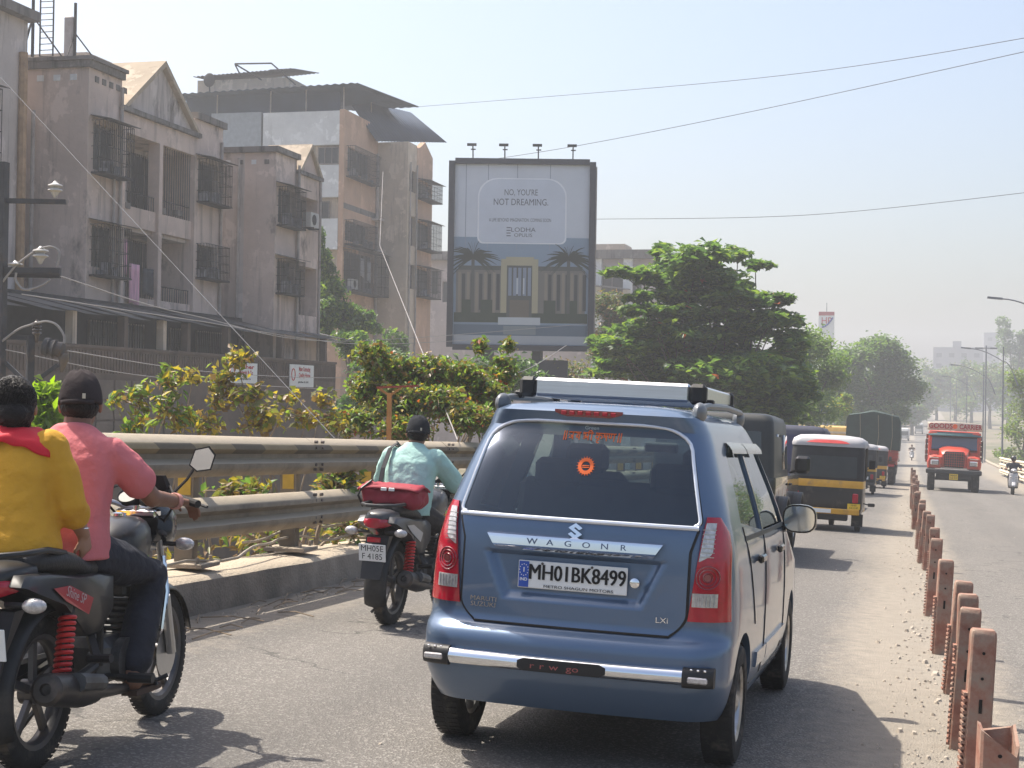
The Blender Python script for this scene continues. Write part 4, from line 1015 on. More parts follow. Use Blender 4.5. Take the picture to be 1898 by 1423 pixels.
    m = MB(); m.tube([(-.11, .02, .86), (-.135, -.18, .885), (-.12, -.36, .88), (-.06, -.43, .875), (.06, -.43, .875), (.12, -.36, .88), (.135, -.18, .885), (.11, .02, .86)], .013, 8); m.build('grab_rail', M_BLK, b)
    m = MB(); m.rbox((0, -.405, .635), (.05, .006, .018), .004); m.build('rear_reflector', M_RED, b)
    # plate
    m = MB(); Mx = Matrix.Rotation(R(12), 3, 'X'); m.rbox((0, -.425, .545), (.10, .003, .062), .002, Mx); pt = m.build('number_plate', M_WHT, b)
    lt = MB()
    for i, line in enumerate(plate): text_mb(line, .042, lambda p, i=i: V((0, -.425, .545)) + Mx @ V((p.x, -.0038, .03 - .058 * i + p.y)), 0, mb=lt, xs=.95)
    lt.build('plate_lettering', M_INK, pt, 0)
    # indicators
    for s in (-1, 1):
        for (y, z, d) in ((-.36, .69, -1), (1.10, .83, 1)):
            m = MB(); m.tube([(s * .06, y, z), (s * .15, y, z)], .012, 6); ind = m.build('indicator', M_BLK, b)
            m = MB(); m.ell((s * .185, y + d * .015, z), (.05, .032, .03), 12, 8); m.build('lens', M_CLR, ind)
    # headlamp cowl, meters, bars, mirrors
    m = MB(); m.loft([ring(1.02, .93, .09, .10), ring(1.10, .93, .125, .125), ring(1.18, .91, .12, .12), ring(1.24, .89, .08, .09)]); m.build('headlamp_cowl', M_BLKG, b, 60)
    m = MB(); m.loft([[(-.11, 1.12, 1.03), (.11, 1.12, 1.03), (.13, 1.16, 1.02), (-.13, 1.16, 1.02)], [(-.09, 1.06, 1.15), (.09, 1.06, 1.15), (.10, 1.075, 1.15), (-.10, 1.075, 1.15)]]); m.build('visor', M_BLK, b)
    m = MB()
    for s in (-1, 1): m.lathe([(.05, 0), (.055, .03), (.05, .045), (.044, .04)], (s * .055, 1.03, 1.02), (0, -.6, .8), 18)
    m.build('meters', M_BLK, b)
    m = MB(); m.rbox((0, 1.0, .975), (.10, .035, .02), .01); m.cyl((0, .985, .99), (0, .985, 1.01), .02, n=12); m.build('fork_bridge', M_CHR, b)
    hb = [(-.36, .80, 1.035), (-.22, .88, 1.06), (-.10, .97, 1.02), (-.05, .985, 1.0), (.05, .985, 1.0), (.10, .97, 1.02), (.22, .88, 1.06), (.36, .80, 1.035)]
    m = MB(); m.tube(hb, .012, 8); hbo = m.build('handlebar', M_STL, b)
    for s in (-1, 1):
        m = MB(); m.tube([(s * .25, .862, 1.056), (s * .37, .793, 1.033)], .018, 10); m.build('grip', M_RUB, hbo)
        m = MB(); m.tube([(s * .24, .88, 1.05), (s * .3, .88, 1.04), (s * .40, .83, 1.02)], .007, 6); m.build('lever', M_BLK, hbo)
        m = MB(); m.tube([(s * .20, .90, 1.065), (s * .27, .91, 1.14), (s * .31, .905, 1.20)], .007, 6); mr = m.build('mirror', M_BLK, b)
        hexa = [(-.055, -.03), (-.03, .045), (.035, .06), (.065, .02), (.045, -.05), (-.02, -.06)]
        m.__init__(); m.add([(s * (.335 + x), .90 + .012 * x, 1.235 + z) for x, z in hexa] + [(s * (.335 + x * .8), .925, 1.235 + z * .8) for x, z in hexa], [tuple(range(6))] + [tuple(range(6, 12))[::-1]] + [(i, (i + 1) % 6, 6 + (i + 1) % 6, 6 + i) for i in range(6)]); hs_ = m.build('mirror_shell', M_BLK, mr)
        m = MB(); m.add([(s * (.335 + x * .88), .8965 + .0 * x, 1.235 + z * .88) for x, z in hexa], [tuple(range(6))]); m.build('mirror_glass', M_CHR, hs_)
        for o_ in (hs_,): o_.matrix_local = Matrix.Translation((s * .335, .91, 1.235)) @ Matrix.Rotation(s * R(20), 4, 'Z') @ Matrix.Rotation(R(7), 4, 'X') @ Matrix.Translation((-s * .335, -.91, -1.235))
    m = MB()
    for s in (-1, 1):
        m.tube([(s * .2, .90, 1.05), (s * .17, 1.02, 1.02), (s * .1, 1.06, .93), (s * .05, .98, .8)], .006, 6)
        m.tube([(s * .23, .88, 1.05), (s * .12, 1.08, 1.10), (s * .03, 1.06, .95)], .005, 6)
    m.build('cables', M_RUB, b)['kind'] = 'stuff'
    m = MB(); m.tube([(.13, 1.0, .78), (.16, .98, .62), (.15, .96, .45)], .012, 8); m.tube([(-.13, 1.0, .78), (-.16, .98, .62), (-.15, .96, .45)], .012, 8); m.tube([(-.15, .96, .45), (.15, .96, .45)], .012, 8); m.build('crash_guard', M_CHR, b)
    return b

# ------------------------------------------------------------------ people
M_SKIN = pm('skin_brown', (.23, .115, .07), .5, var=.12, scale=9, bump=.05, bscale=120)
M_SKIN2 = pm('skin_tan', (.33, .18, .115), .5, var=.1, scale=9)
M_HAIR = pm('hair_black', (.012, .010, .010), .5, var=.3, scale=60, bump=.5, bscale=110, spec=.2)
def limb(mb, pts, rs, n=12):
    mb.tube(pts, rs, n)
    for p, r in zip(pts, rs): mb.ell(p, (r, r, r), 10, 7)
def torso_rings(mb, secs, n=18):
    """secs: (centre, half width, half depth, tilt degrees about X)"""
    rings = []
    for c, a, d, t in secs:
        Mx = Matrix.Rotation(R(t), 3, 'X'); rings.append([tuple(V(c) + Mx @ V((a * math.copysign(abs(cs) ** .85, cs), d * math.copysign(abs(sn) ** .85, sn), 0))) for cs, sn in circ(n)])
    mb.loft(rings)
def hand(mb, wrist, dirv, palm_n, s=1, curl=.3, size=1., grip=None):
    """palm + four fingers + thumb; dirv = towards fingers, palm_n = out of the palm"""
    d = V(dirv).normalized(); n = V(palm_n); n = (n - d * n.dot(d)).normalized(); side = d.cross(n) * s; w_ = V(wrist)
    Mx = Matrix((side, d, n)).transposed()
    mb.rbox(w_ + d * .048 * size, (.042 * size, .05 * size, .015 * size), .012 * size, Mx)
    for i, (off, ln) in enumerate(((-.031, .062), (-.0105, .072), (.0105, .075), (.031, .066))):
        p = w_ + d * .092 * size + side * off * size; a = d; pts = [p - d * .02]
        for k in range(3):
            a = (a + n * curl * (1 + .2 * i * 0)).normalized(); pts.append(pts[-1] + a * ln * size * (.45, .32, .25)[k] * (1.35 if k == 0 else 1))
        mb.tube(pts, [.0095 * size, .009 * size, .0085 * size, .007 * size], 8); mb.ell(pts[-1], (.007 * size,) * 3, 6, 5)
    p = w_ + d * .03 * size + side * .038 * size * 1.0
    q1 = p + (side * .6 + d * .7 + n * .25).normalized() * .038 * size; q2 = q1 + (d * .9 + n * (.2 + curl * .6)).normalized() * .032 * size
    mb.tube([p, q1, q2], [.012 * size, .0105 * size, .008 * size], 8); mb.ell(q2, (.008 * size,) * 3, 6, 5)
def head(mb, c, yaw=0., k=1., tilt=0.):
    """skull, jaw, nose, ears around centre c (mid-head)"""
    Mz = Matrix.Rotation(R(yaw), 3, 'Z') @ Matrix.Rotation(R(tilt), 3, 'X'); c = V(c); q = lambda x, y, z: c + Mz @ V((x, y, z)) * k
    mb.ell(q(0, -.012, .03), (.077 * k, .098 * k, .098 * k), 18, 12, Mz); mb.ell(q(0, .03, -.045), (.058 * k, .068 * k, .072 * k), 14, 10, Mz)
    mb.ell(q(0, .100, -.02), (.014 * k, .02 * k, .022 * k), 8, 6, Mz)
    for s in (-1, 1): mb.ell(q(s * .082, -.005, -.012), (.012 * k, .022 * k, .034 * k), 10, 8, Mz); mb.ell(q(s * .03, .083, -.065), (.022 * k, .012 * k, .008 * k), 8, 6, Mz)
    mb.ell(q(0, .083, -.065), (.026 * k, .012 * k, .01 * k), 8, 6, Mz)
    return q, Mz
def face_parts(person, q, Mz, k=1.):
    for s in (-1, 1):
        m = MB(); m.ell(q(s * .031, .082, .005), (.014 * k, .008 * k, .008 * k), 10, 8, Mz); m.build('eye', pm('eye_white', (.6, .57, .52), .3, var=0), person)
        m = MB(); m.ell(q(s * .031, .086, .026), (.021 * k, .008 * k, .005 * k), 10, 6, Mz); m.build('eyebrow', M_HAIR, person)
def cap(person, q, Mz, mat, patch=False, name='cap', k=1., brim_dir=1):
    m = MB()
    def dome(u, v):
        a = 2 * math.pi * u; t = v * math.pi / 2; r = math.cos(t) ** .75; fold = 1 + .014 * math.cos(6 * a) * (1 - v) + .03 * math.sin(8 * v + 2 * math.sin(3 * a) + a) * v * (1 - v) * 2
        return q(.091 * r * math.cos(a) * fold, -.012 + .112 * r * math.sin(a) * fold, -.006 + .148 * math.sin(t) + .005 * math.sin(5 * a + 3 * v))
    m.grid(dome, 40, 14); o = m.build(name, mat, person, 70); sd = o.modifiers.new('s', 'SOLIDIFY'); sd.thickness = .004
    m = MB(); m.ell(q(0, -.012, .143), (.009 * k, .009 * k, .006 * k), 8, 6, Mz); m.build('cap_button', mat, o)
    m = MB(); m.grid(lambda u, v: q(lerp(-.078, .078, u) * (1 - .25 * v * v), .085 + .065 * v * (1 - .6 * (2 * u - 1) ** 2), .02 - .018 * v - .02 * (2 * u - 1) ** 2), 14, 6); br = m.build('cap_brim', mat, o, 60); sd = br.modifiers.new('s', 'SOLIDIFY'); sd.thickness = .004
    m = MB(); m.grid(lambda u, v: q(.093 * math.sin(lerp(-.85, .85, u)), -.014 - .113 * math.cos(lerp(-.85, .85, u)), -.018 + .02 * v), 14, 1); st = m.build('cap_strap', mat, o, 60); sd = st.modifiers.new('s', 'SOLIDIFY'); sd.thickness = .004
    if patch:
        m = MB(); m.add([q(.093 * math.sin(a) * 1.03, -.014 - .119 * math.cos(a), z) for a, z in ((.28, .004), (.42, .004), (.42, .026), (.28, .026))], [(0, 1, 2, 3)]); m.build('cap_label', pm('cap_label', (.55, .5, .38), .6, var=0), o, 0)
    return o
def hairdo(person, q, Mz, k=1., bun=False, low=-.06):
    m = MB(); rg_ = random.Random(3)
    m.ell(q(0, -.022, .036), (.086 * k, .101 * k, .104 * k), 20, 14, Mz)
    m.ell(q(0, -.052, -.02), (.078 * k, .07 * k, (.07 - low * .4) * k), 16, 10, Mz)
    if bun: m.ell(q(.0, -.098, -.035), (.062 * k, .05 * k, .06 * k), 16, 10, Mz)
    h = remeshed(m, 'hair', M_HAIR, .007, 2, person, disp=.012, dscale=.012)
    m = MB()
    for i in range(900):
        a = rg_.uniform(0, 6.283); t = rg_.uniform(.1, 2.5); rr_ = lambda f: 1.0 + .035 * math.sin(f * 3 + i)
        pts = []
        for f in range(5):
            tt = t + f * .11; aa = a + f * .05 * math.sin(i)
            pts.append(q(.089 * math.sin(tt) * math.cos(aa) * rr_(f), -.03 + .108 * math.sin(tt) * math.sin(aa) * rr_(f), .036 + .108 * math.cos(tt) * rr_(f)))
        if pts[2].y < q(0, .05, 0).y: m.tube(pts, .0016, 4, cap=False)
    o = m.build('hair_strands', M_HAIR, h, 0, False); o['kind'] = 'stuff'
    return h

def near_driver():
    p = tag(bpy.data.objects.new('person', None), 'motorcycle rider in pink t-shirt, dark jeans and black cap, gripping the handlebar', 'person'); COL.objects.link(p)
    hipL, hipR = V((-.09, .40, .86)), V((.09, .40, .86)); kn = V((.19, .82, .72)); an = V((.20, .60, .31))
    sh = V((.185, .445, 1.285)); el = V((.29, .60, 1.085)); wr = V((.335, .785, 1.062))
    b = MB()
    torso_rings(b, [((0, .38, .80), .15, .12, 0), ((0, .38, .90), .155, .12, -4), ((0, .39, 1.05), .15, .11, -6), ((0, .42, 1.2), .17, .11, -8), ((0, .45, 1.32), .165, .09, -10), ((0, .465, 1.38), .075, .065, -12)])
    limb(b, [(0, .462, 1.36), (0, .48, 1.45)], [.062, .058])
    q, Mz = head(b, (0.0, .505, 1.505), 16, 1.02, -6)
    for s in (-1, 1):
        f = lambda v: V((v.x * s, v.y, v.z))
        limb(b, [f(sh), f(el), f(wr)], [.055, .043, .03]); hd = (.25 * s * 0 + s * .9, -.35, -.1)
        hand(b, f(wr) + V((0, .0, .0)), (s * .35, .75, -.12), (0, -.1, -1), s, .95, 1.0)
        limb(b, [f(hipR), f(kn), f(an)], [.085, .06, .042])
        limb(b, [f(an), V((s * .205, .60, .275))], [.042, .046]); b.loft([[(s * .205 + c * .034, .575 + 0 * sn, .29 + sn * .03) for c, sn in circ(10)], [(s * .21 + c * .04, .66, .275 + sn * .032) for c, sn in circ(10)], [(s * .218 + c * .045, .75, .258 + sn * .018) for c, sn in circ(10)], [(s * .22 + c * .035, .80, .252 + sn * .012) for c, sn in circ(10)]])
        for t in range(5): b.tube([(s * (.195 + .014 * t), .785 - .006 * abs(t - 1), .254), (s * (.195 + .014 * t), .825 - .009 * t, .25)], [.009, .007], 6)
    remeshed(b, 'body', M_SKIN, .0075, 3, p); face_parts(p, q, Mz)
    # t-shirt
    c = MB(); M_PINK = pm('pink_cotton', (.62, .175, .185), .85, var=.08, scale=3, bump=.75, bscale=13)
    torso_rings(c, [((0, .33, .83), .205, .165, 0), ((0, .345, .90), .20, .16, -3), ((0, .36, 1.0), .185, .145, -5), ((0, .385, 1.12), .19, .138, -8), ((0, .415, 1.24), .205, .13, -9), ((0, .44, 1.33), .19, .105, -10), ((0, .455, 1.39), .10, .08, -14), ((0, .465, 1.405), .078, .07, -14)], 24)
    for s in (-1, 1):
        f = lambda v: V((v.x * s, v.y, v.z)); e2 = sh.lerp(el, .62)
        limb(c, [f(sh) + V((-s * .02, -.005, -.005)), f(sh.lerp(el, .35)), f(e2)], [.078, .078, .08])
    remeshed(c, 't_shirt', M_PINK, .0095, 4, p, disp=.014, dscale=.09)
    # jeans
    c = MB(); M_JEAN = pm('dark_denim', (.018, .02, .03), .8, var=.25, scale=8, bump=.7, bscale=18)
    torso_rings(c, [((0, .36, .80), .165, .14, 0), ((0, .37, .88), .17, .14, 0), ((0, .38, .96), .165, .13, 0)])
    for s in (-1, 1):
        f = lambda v: V((v.x * s, v.y, v.z)); limb(c, [f(hipR) + V((0, -.02, -.01)), f(hipR.lerp(kn, .5)), f(kn), f(kn.lerp(an, .5)), f(kn.lerp(an, .86))], [.112, .10, .083, .082, .08])
    remeshed(c, 'jeans', M_JEAN, .0095, 4, p, disp=.012, dscale=.07)
    for s in (-1, 1):
        m = MB(); m.loft([[(s * .21 + x, y, .228), (s * .21 + x, y, .243)] if False else (s * .21 + x, y, .225) for x, y in ((-.035, .55), (.035, .55), (.05, .70), (.045, .80), (.01, .84), (-.03, .82), (-.045, .70))] and [[(s * .21 + x, y, zz) for x, y in ((-.035, .55), (.035, .55), (.05, .70), (.045, .80), (.01, .84), (-.03, .82), (-.045, .70))] for zz in (.218, .242)]); sd = m.build('sandal', pm('sandal_brown', (.06, .035, .025), .7, var=.2), p)
        m = MB(); m.tube([(s * .165, .72, .24), (s * .20, .735, .285), (s * .24, .735, .285), (s * .265, .72, .24)], .01, 6); m.build('sandal_strap', M_BLK, sd)
    cap(p, q, Mz, pm('cap_black', (.045, .037, .038), .9, var=.2, bump=.35, bscale=28, spec=.08), True)
    m = MB(); m.ell(q(0, -.03, -.022), (.083, .085, .062), 18, 10, Mz); remeshed(m, 'hair', M_HAIR, .009, 2, p, disp=.01, dscale=.02)
    m = MB()
    for i, cc in enumerate(((.65, .6, .5), (.5, .05, .05), (.7, .5, .3))):
        w0 = wr.lerp(el, .06 + .05 * i); ax = (el - wr).normalized(); fx, fy = frame_of(ax); m.tube([w0 + (fx * math.cos(a * .42) + fy * math.sin(a * .42)) * .035 for a in range(15)], .004, 5, closed=True)
    m.build('wrist_threads', pm('thread_pink', (.6, .3, .25), .7, var=.3, scale=60), p)
    return p
def near_pillion():
    p = tag(bpy.data.objects.new('person', None), 'pillion passenger in mustard yellow kurta with red scarf, dark hair pinned up', 'person'); COL.objects.link(p)
    b = MB(); yaw = Matrix.Rotation(R(14), 3, 'Z')
    sh = V((.185, .02, 1.35)); el = V((.235, .03, 1.07)); wr = V((.215, .19, .93))
    torso_rings(b, [((0, -.04, .90), .17, .13, 0), ((0, -.03, 1.05), .15, .12, -3), ((0, .0, 1.22), .165, .115, -5), ((0, .02, 1.36), .16, .09, -6), ((0, .03, 1.42), .07, .06, -8)])
    limb(b, [(0, .03, 1.40), (0, .045, 1.48)], [.056, .053]); q, Mz = head(b, (0, .06, 1.535), 20, .98, 0)
    limb(b, [sh, el, wr], [.052, .042, .028]); hand(b, wr, (-.1, .35, -.9), (-.9, .2, -.2), -1, .28, .95)
    limb(b, [(-.185, .02, 1.35), (-.25, .06, 1.1), (-.16, .26, 1.02)], [.052, .042, .028]); hand(b, (-.16, .26, 1.02), (.4, .8, -.1), (.3, 0, -1), 1, .35, .95)
    for k_, (kx, ky) in enumerate(((-.42, .14), (-.41, -.02))):
        limb(b, [(-.06, -.04 + .06 * k_, .90), (kx, ky, .86), (kx - .02, ky + .02, .48)], [.09, .065, .042]); fx = kx - .02
        b.loft([[(fx + .04 + 0 * c, ky + .02 + c * .033, .46 + sn * .03) for c, sn in circ(10)], [(fx - .08, ky + .02 + c * .04, .43 + sn * .025) for c, sn in circ(10)], [(fx - .16, ky + .02 + c * .035, .415 + sn * .014) for c, sn in circ(10)]])
    remeshed(b, 'body', M_SKIN2, .0075, 3, p); face_parts(p, q, Mz)
    c = MB(); M_YK = pm('mustard_cotton', (.60, .31, .022), .85, var=.08, scale=3, bump=.75, bscale=12)
    torso_rings(c, [((-.01, -.055, .845), .215, .17, 0), ((-.01, -.065, .89), .235, .185, 0), ((-.01, -.05, .97), .22, .175, -2), ((0, -.035, 1.1), .195, .15, -3), ((0, -.012, 1.24), .20, .138, -5), ((0, .01, 1.36), .19, .11, -6), ((0, .02, 1.42), .09, .08, -8)], 24)
    limb(c, [sh + V((-.02, 0, 0)), sh.lerp(el, .5), el + V((0, 0, .0)), el.lerp(wr, .3)], [.075, .073, .072, .07]); limb(c, [(-.165, .02, 1.35), (-.22, .04, 1.22), (-.25, .06, 1.1), (-.21, .13, 1.06)], [.075, .073, .07, .065])
    limb(c, [(-.05, -.02, .90), (-.40, .07, .885), (-.43, .08, .66)], [.13, .12, .11])
    remeshed(c, 'kurta', M_YK, .0095, 4, p, disp=.016, dscale=.1)
    c = MB(); limb(c, [(-.41, .12, .80), (-.44, .15, .54)], [.075, .06]); limb(c, [(-.41, -.02, .80), (-.43, .0, .54)], [.075, .06]); remeshed(c, 'trousers', pm('red_cotton', (.4, .02, .03), .8, var=.1), .012, 3, p)
    M_SC = pm('red_scarf', (.62, .012, .03), .7, var=.12, bump=.15, bscale=200); c = MB()
    c.grid(lambda u, v: (lerp(-.20, .20, u), .045 - (.075 + .075 * math.sin(math.pi * u) ** .7) * math.sin(v * 1.75) - .02 * v, 1.462 - .055 * v * v - .03 * v - .085 * abs(2 * u - 1) ** 1.8 - .005 * math.sin(u * 30 + v * 6) - .004 * math.sin(v * 14)), 40, 14)
    o = c.build('scarf', M_SC, p, 80); sd = o.modifiers.new('s', 'SOLIDIFY'); sd.thickness = .006
    hairdo(p, q, Mz, 1.08, True, -.09)
    m = MB(); m.tube([wr.lerp(el, .22) + V((.036 * math.cos(a * .42), .036 * math.sin(a * .42), 0)) for a in range(15)], .003, 5, closed=True); m.build('bracelet', M_CHR, p)
    return p
def far_rider():
    p = tag(bpy.data.objects.new('person', None), 'motorcycle rider in mint green polo shirt and dark cap, bag strap over shoulder', 'person'); COL.objects.link(p)
    b = MB(); kn = V((.20, .80, .70)); an = V((.19, .56, .33)); sh = V((.185, .43, 1.30)); el = V((.30, .60, 1.08)); wr = V((.33, .78, 1.065))
    torso_rings(b, [((0, .36, .80), .15, .12, 0), ((0, .36, 1.0), .15, .11, -5), ((0, .40, 1.2), .17, .11, -8), ((0, .43, 1.31), .16, .09, -10), ((0, .445, 1.37), .07, .06, -12)])
    limb(b, [(0, .44, 1.35), (0, .46, 1.43)], [.06, .056]); q, Mz = head(b, (.005, .485, 1.495), 14, 1.0, -8)
    for s in (-1, 1):
        f = lambda v: V((v.x * s, v.y, v.z)); limb(b, [f(sh), f(el), f(wr)], [.052, .042, .03]); hand(b, f(wr), (s * .35, .75, -.12), (0, -.1, -1), s, .95)
        limb(b, [V((s * .09, .38, .86)), f(kn), f(an)], [.085, .06, .042]); b.loft([[(s * .195 + c * .036, .53, .30 + sn * .035) for c, sn in circ(10)], [(s * .20 + c * .042, .64, .285 + sn * .035) for c, sn in circ(10)], [(s * .21 + c * .04, .78, .262 + sn * .018) for c, sn in circ(10)]])
    remeshed(b, 'body', M_SKIN, .009, 3, p); face_parts(p, q, Mz)
    c = MB(); torso_rings(c, [((0, .33, .84), .19, .15, 0), ((0, .345, .95), .185, .145, -3), ((0, .37, 1.1), .19, .14, -7), ((0, .40, 1.24), .205, .13, -9), ((0, .425, 1.32), .185, .105, -10), ((0, .44, 1.385), .085, .075, -14), ((0, .445, 1.405), .075, .068, -14)], 24)
    for s in (-1, 1):
        f = lambda v: V((v.x * s, v.y, v.z)); limb(c, [f(sh) + V((-s * .015, 0, 0)), f(sh.lerp(el, .4)), f(sh.lerp(el, .92))], [.08, .08, .078])
    o = remeshed(c, 'polo_shirt', pm('mint_cotton', (.36, .56, .51), .85, var=.06, scale=3, bump=.75, bscale=14), .0105, 4, p, disp=.014, dscale=.09)
    c = MB(); torso_rings(c, [((0, .36, .80), .165, .14, 0), ((0, .37, .94), .165, .13, 0)])
    for s in (-1, 1):
        f = lambda v: V((v.x * s, v.y, v.z)); limb(c, [V((s * .09, .36, .85)), f(kn), f(an)], [.11, .085, .075])
    remeshed(c, 'trousers', pm('dark_trousers', (.03, .027, .028), .85, var=.2), .012, 4, p, disp=.01, dscale=.07)
    for s in (-1, 1):
        m = MB(); m.rbox((s * .205, .66, .268), (.05, .14, .035), .025); m.build('shoe', M_BLK, p)
    m = MB(); m.grid(lambda u, v: q(.079 * math.cos(2 * math.pi * u), -.02 + .079 * math.sin(2 * math.pi * u) * .9, -.125 + .03 * v), 20, 1); 
    cap(p, q, Mz, pm('cap_charcoal', (.03, .032, .036), .9, var=.15, spec=.08, bump=.3, bscale=28), True)
    m = MB(); m.ell(q(0, -.028, -.02), (.081, .085, .06), 18, 10, Mz); remeshed(m, 'hair', M_HAIR, .01, 2, p)
    m = MB(); pts = [(-.13, .50, 1.37), (-.14, .43, 1.405), (-.155, .33, 1.36), (-.175, .255, 1.2), (-.19, .22, 1.0), (-.2, .23, .92)]
    for a, b_ in zip(pts, pts[1:]): m.bar(a, b_, .04, .006, up=(-.4, -1, .4))
    m.build('bag_strap', pm('strap_dark', (.03, .03, .035), .8, var=.1), p)
    return p
NB = motorcycle('black commuter motorcycle with red shock springs carrying two people', (.013, .013, .014), (.42, .02, .03), ('MH 05', '  6218'), 'Shine SP')
ND = near_driver(); NPI = near_pillion()
for o in (NB, ND, NPI): place(o, -3.385, 5.47, -5.); o.matrix_world = o.matrix_world @ Matrix.Rotation(R(-2.), 4, 'Y')
ND.matrix_world = ND.matrix_world @ Matrix.Translation((-.03, 0, -.012)) @ Matrix.Rotation(R(-1.5), 4, 'Y') @ Matrix.Diagonal((1, 1, .985, 1))
NPI.matrix_world = NPI.matrix_world @ Matrix.Translation((-.04, 0, .085)) @ Matrix.Rotation(R(-4.5), 4, 'Y') @ Matrix.Diagonal((1, 1, .885, 1))
FB = motorcycle('grey and black motorcycle with red bag on its seat beside the barrier', (.05, .05, .055), (.35, .35, .36), ('MH05E', 'F 4185'), None, (.3, .02, .03))
FR = far_rider()
for o in (FB, FR): place(o, -3.66, 10.62, 1.0)
FR.matrix_world = FR.matrix_world @ Matrix.Translation((-.03, 0, .0)) @ Matrix.Diagonal((1, 1, .935, 1))
bag = thing('travel_bag', 'maroon red soft bag strapped on the seat behind the mint shirted rider', 'bag')
M_BAG = pm('bag_red', (.27, .015, .03), .7, var=.12, scale=6, bump=.3, bscale=12)
m = MB(); m.rbox((0, -.02, .935), (.22, .15, .085), .04); remeshed(m, 'bag_body', M_BAG, .012, 9, bag, disp=.05, dscale=.12)
m = MB(); m.grid(lambda u, v: (lerp(-.235, .235, u), -.18 + .27 * v, .995 + .035 * math.sin(math.pi * v) - .02 * (2 * u - 1) ** 4), 12, 8); o = m.build('bag_flap', M_BAG, bag, 60); o.modifiers.new('s', 'SOLIDIFY').thickness = .012
m = MB(); m.rbox((-.03, -.185, .985), (.022, .004, .012), .003); m.rbox((.03, -.185, .985), (.022, .004, .012), .003); m.build('bag_logo', M_WHT, bag)['kind'] = 'stuff'
m = MB(); m.tube([(-.2, -.14, .85), (-.22, -.19, .93), (-.2, -.19, .98), (-.15, -.12, 1.04)], .008, 6); m.build('bag_cord', M_BLK, bag)
bag.matrix_world = FB.matrix_world.copy()
# ------------------------------------------------------------------ other vehicles
def rr(hx, y0, y1, z, r, n=5, xo=0.):
    """rounded rectangle ring in plan at height z"""
    pts = []
    for cx_, cy_, a0 in ((hx - r, y1 - r, 0), (-hx + r, y1 - r, 90), (-hx + r, y0 + r, 180), (hx - r, y0 + r, 270)):
        for i in range(n + 1):
            a = R(a0 + 90 * i / n); pts.append((xo + cx_ + r * math.cos(a), cy_ + r * math.sin(a), z))
    return pts
def col_mat(nm, c, rough=.45, **k): return pm(nm, c, rough, var=.12, coat=k.pop('coat', .3), dirt=(.13, .11, .09), dscale=2.5, damt=k.pop('damt', .25), **k)
M_AYEL = col_mat('auto_yellow', (.62, .33, .03)); M_ABLK = col_mat('auto_black', (.02, .02, .022)); M_CANV = pm('black_canvas', (.03, .03, .032), .8, var=.25, scale=3, bump=.25, bscale=6)
M_GREYC = pm('grey_canvas', (.42, .41, .42), .55, var=.1, scale=4)
M_CANVW = pm('clear_sheet', (.035, .04, .042), .3, var=.2, scale=3, bump=.1, bscale=5)
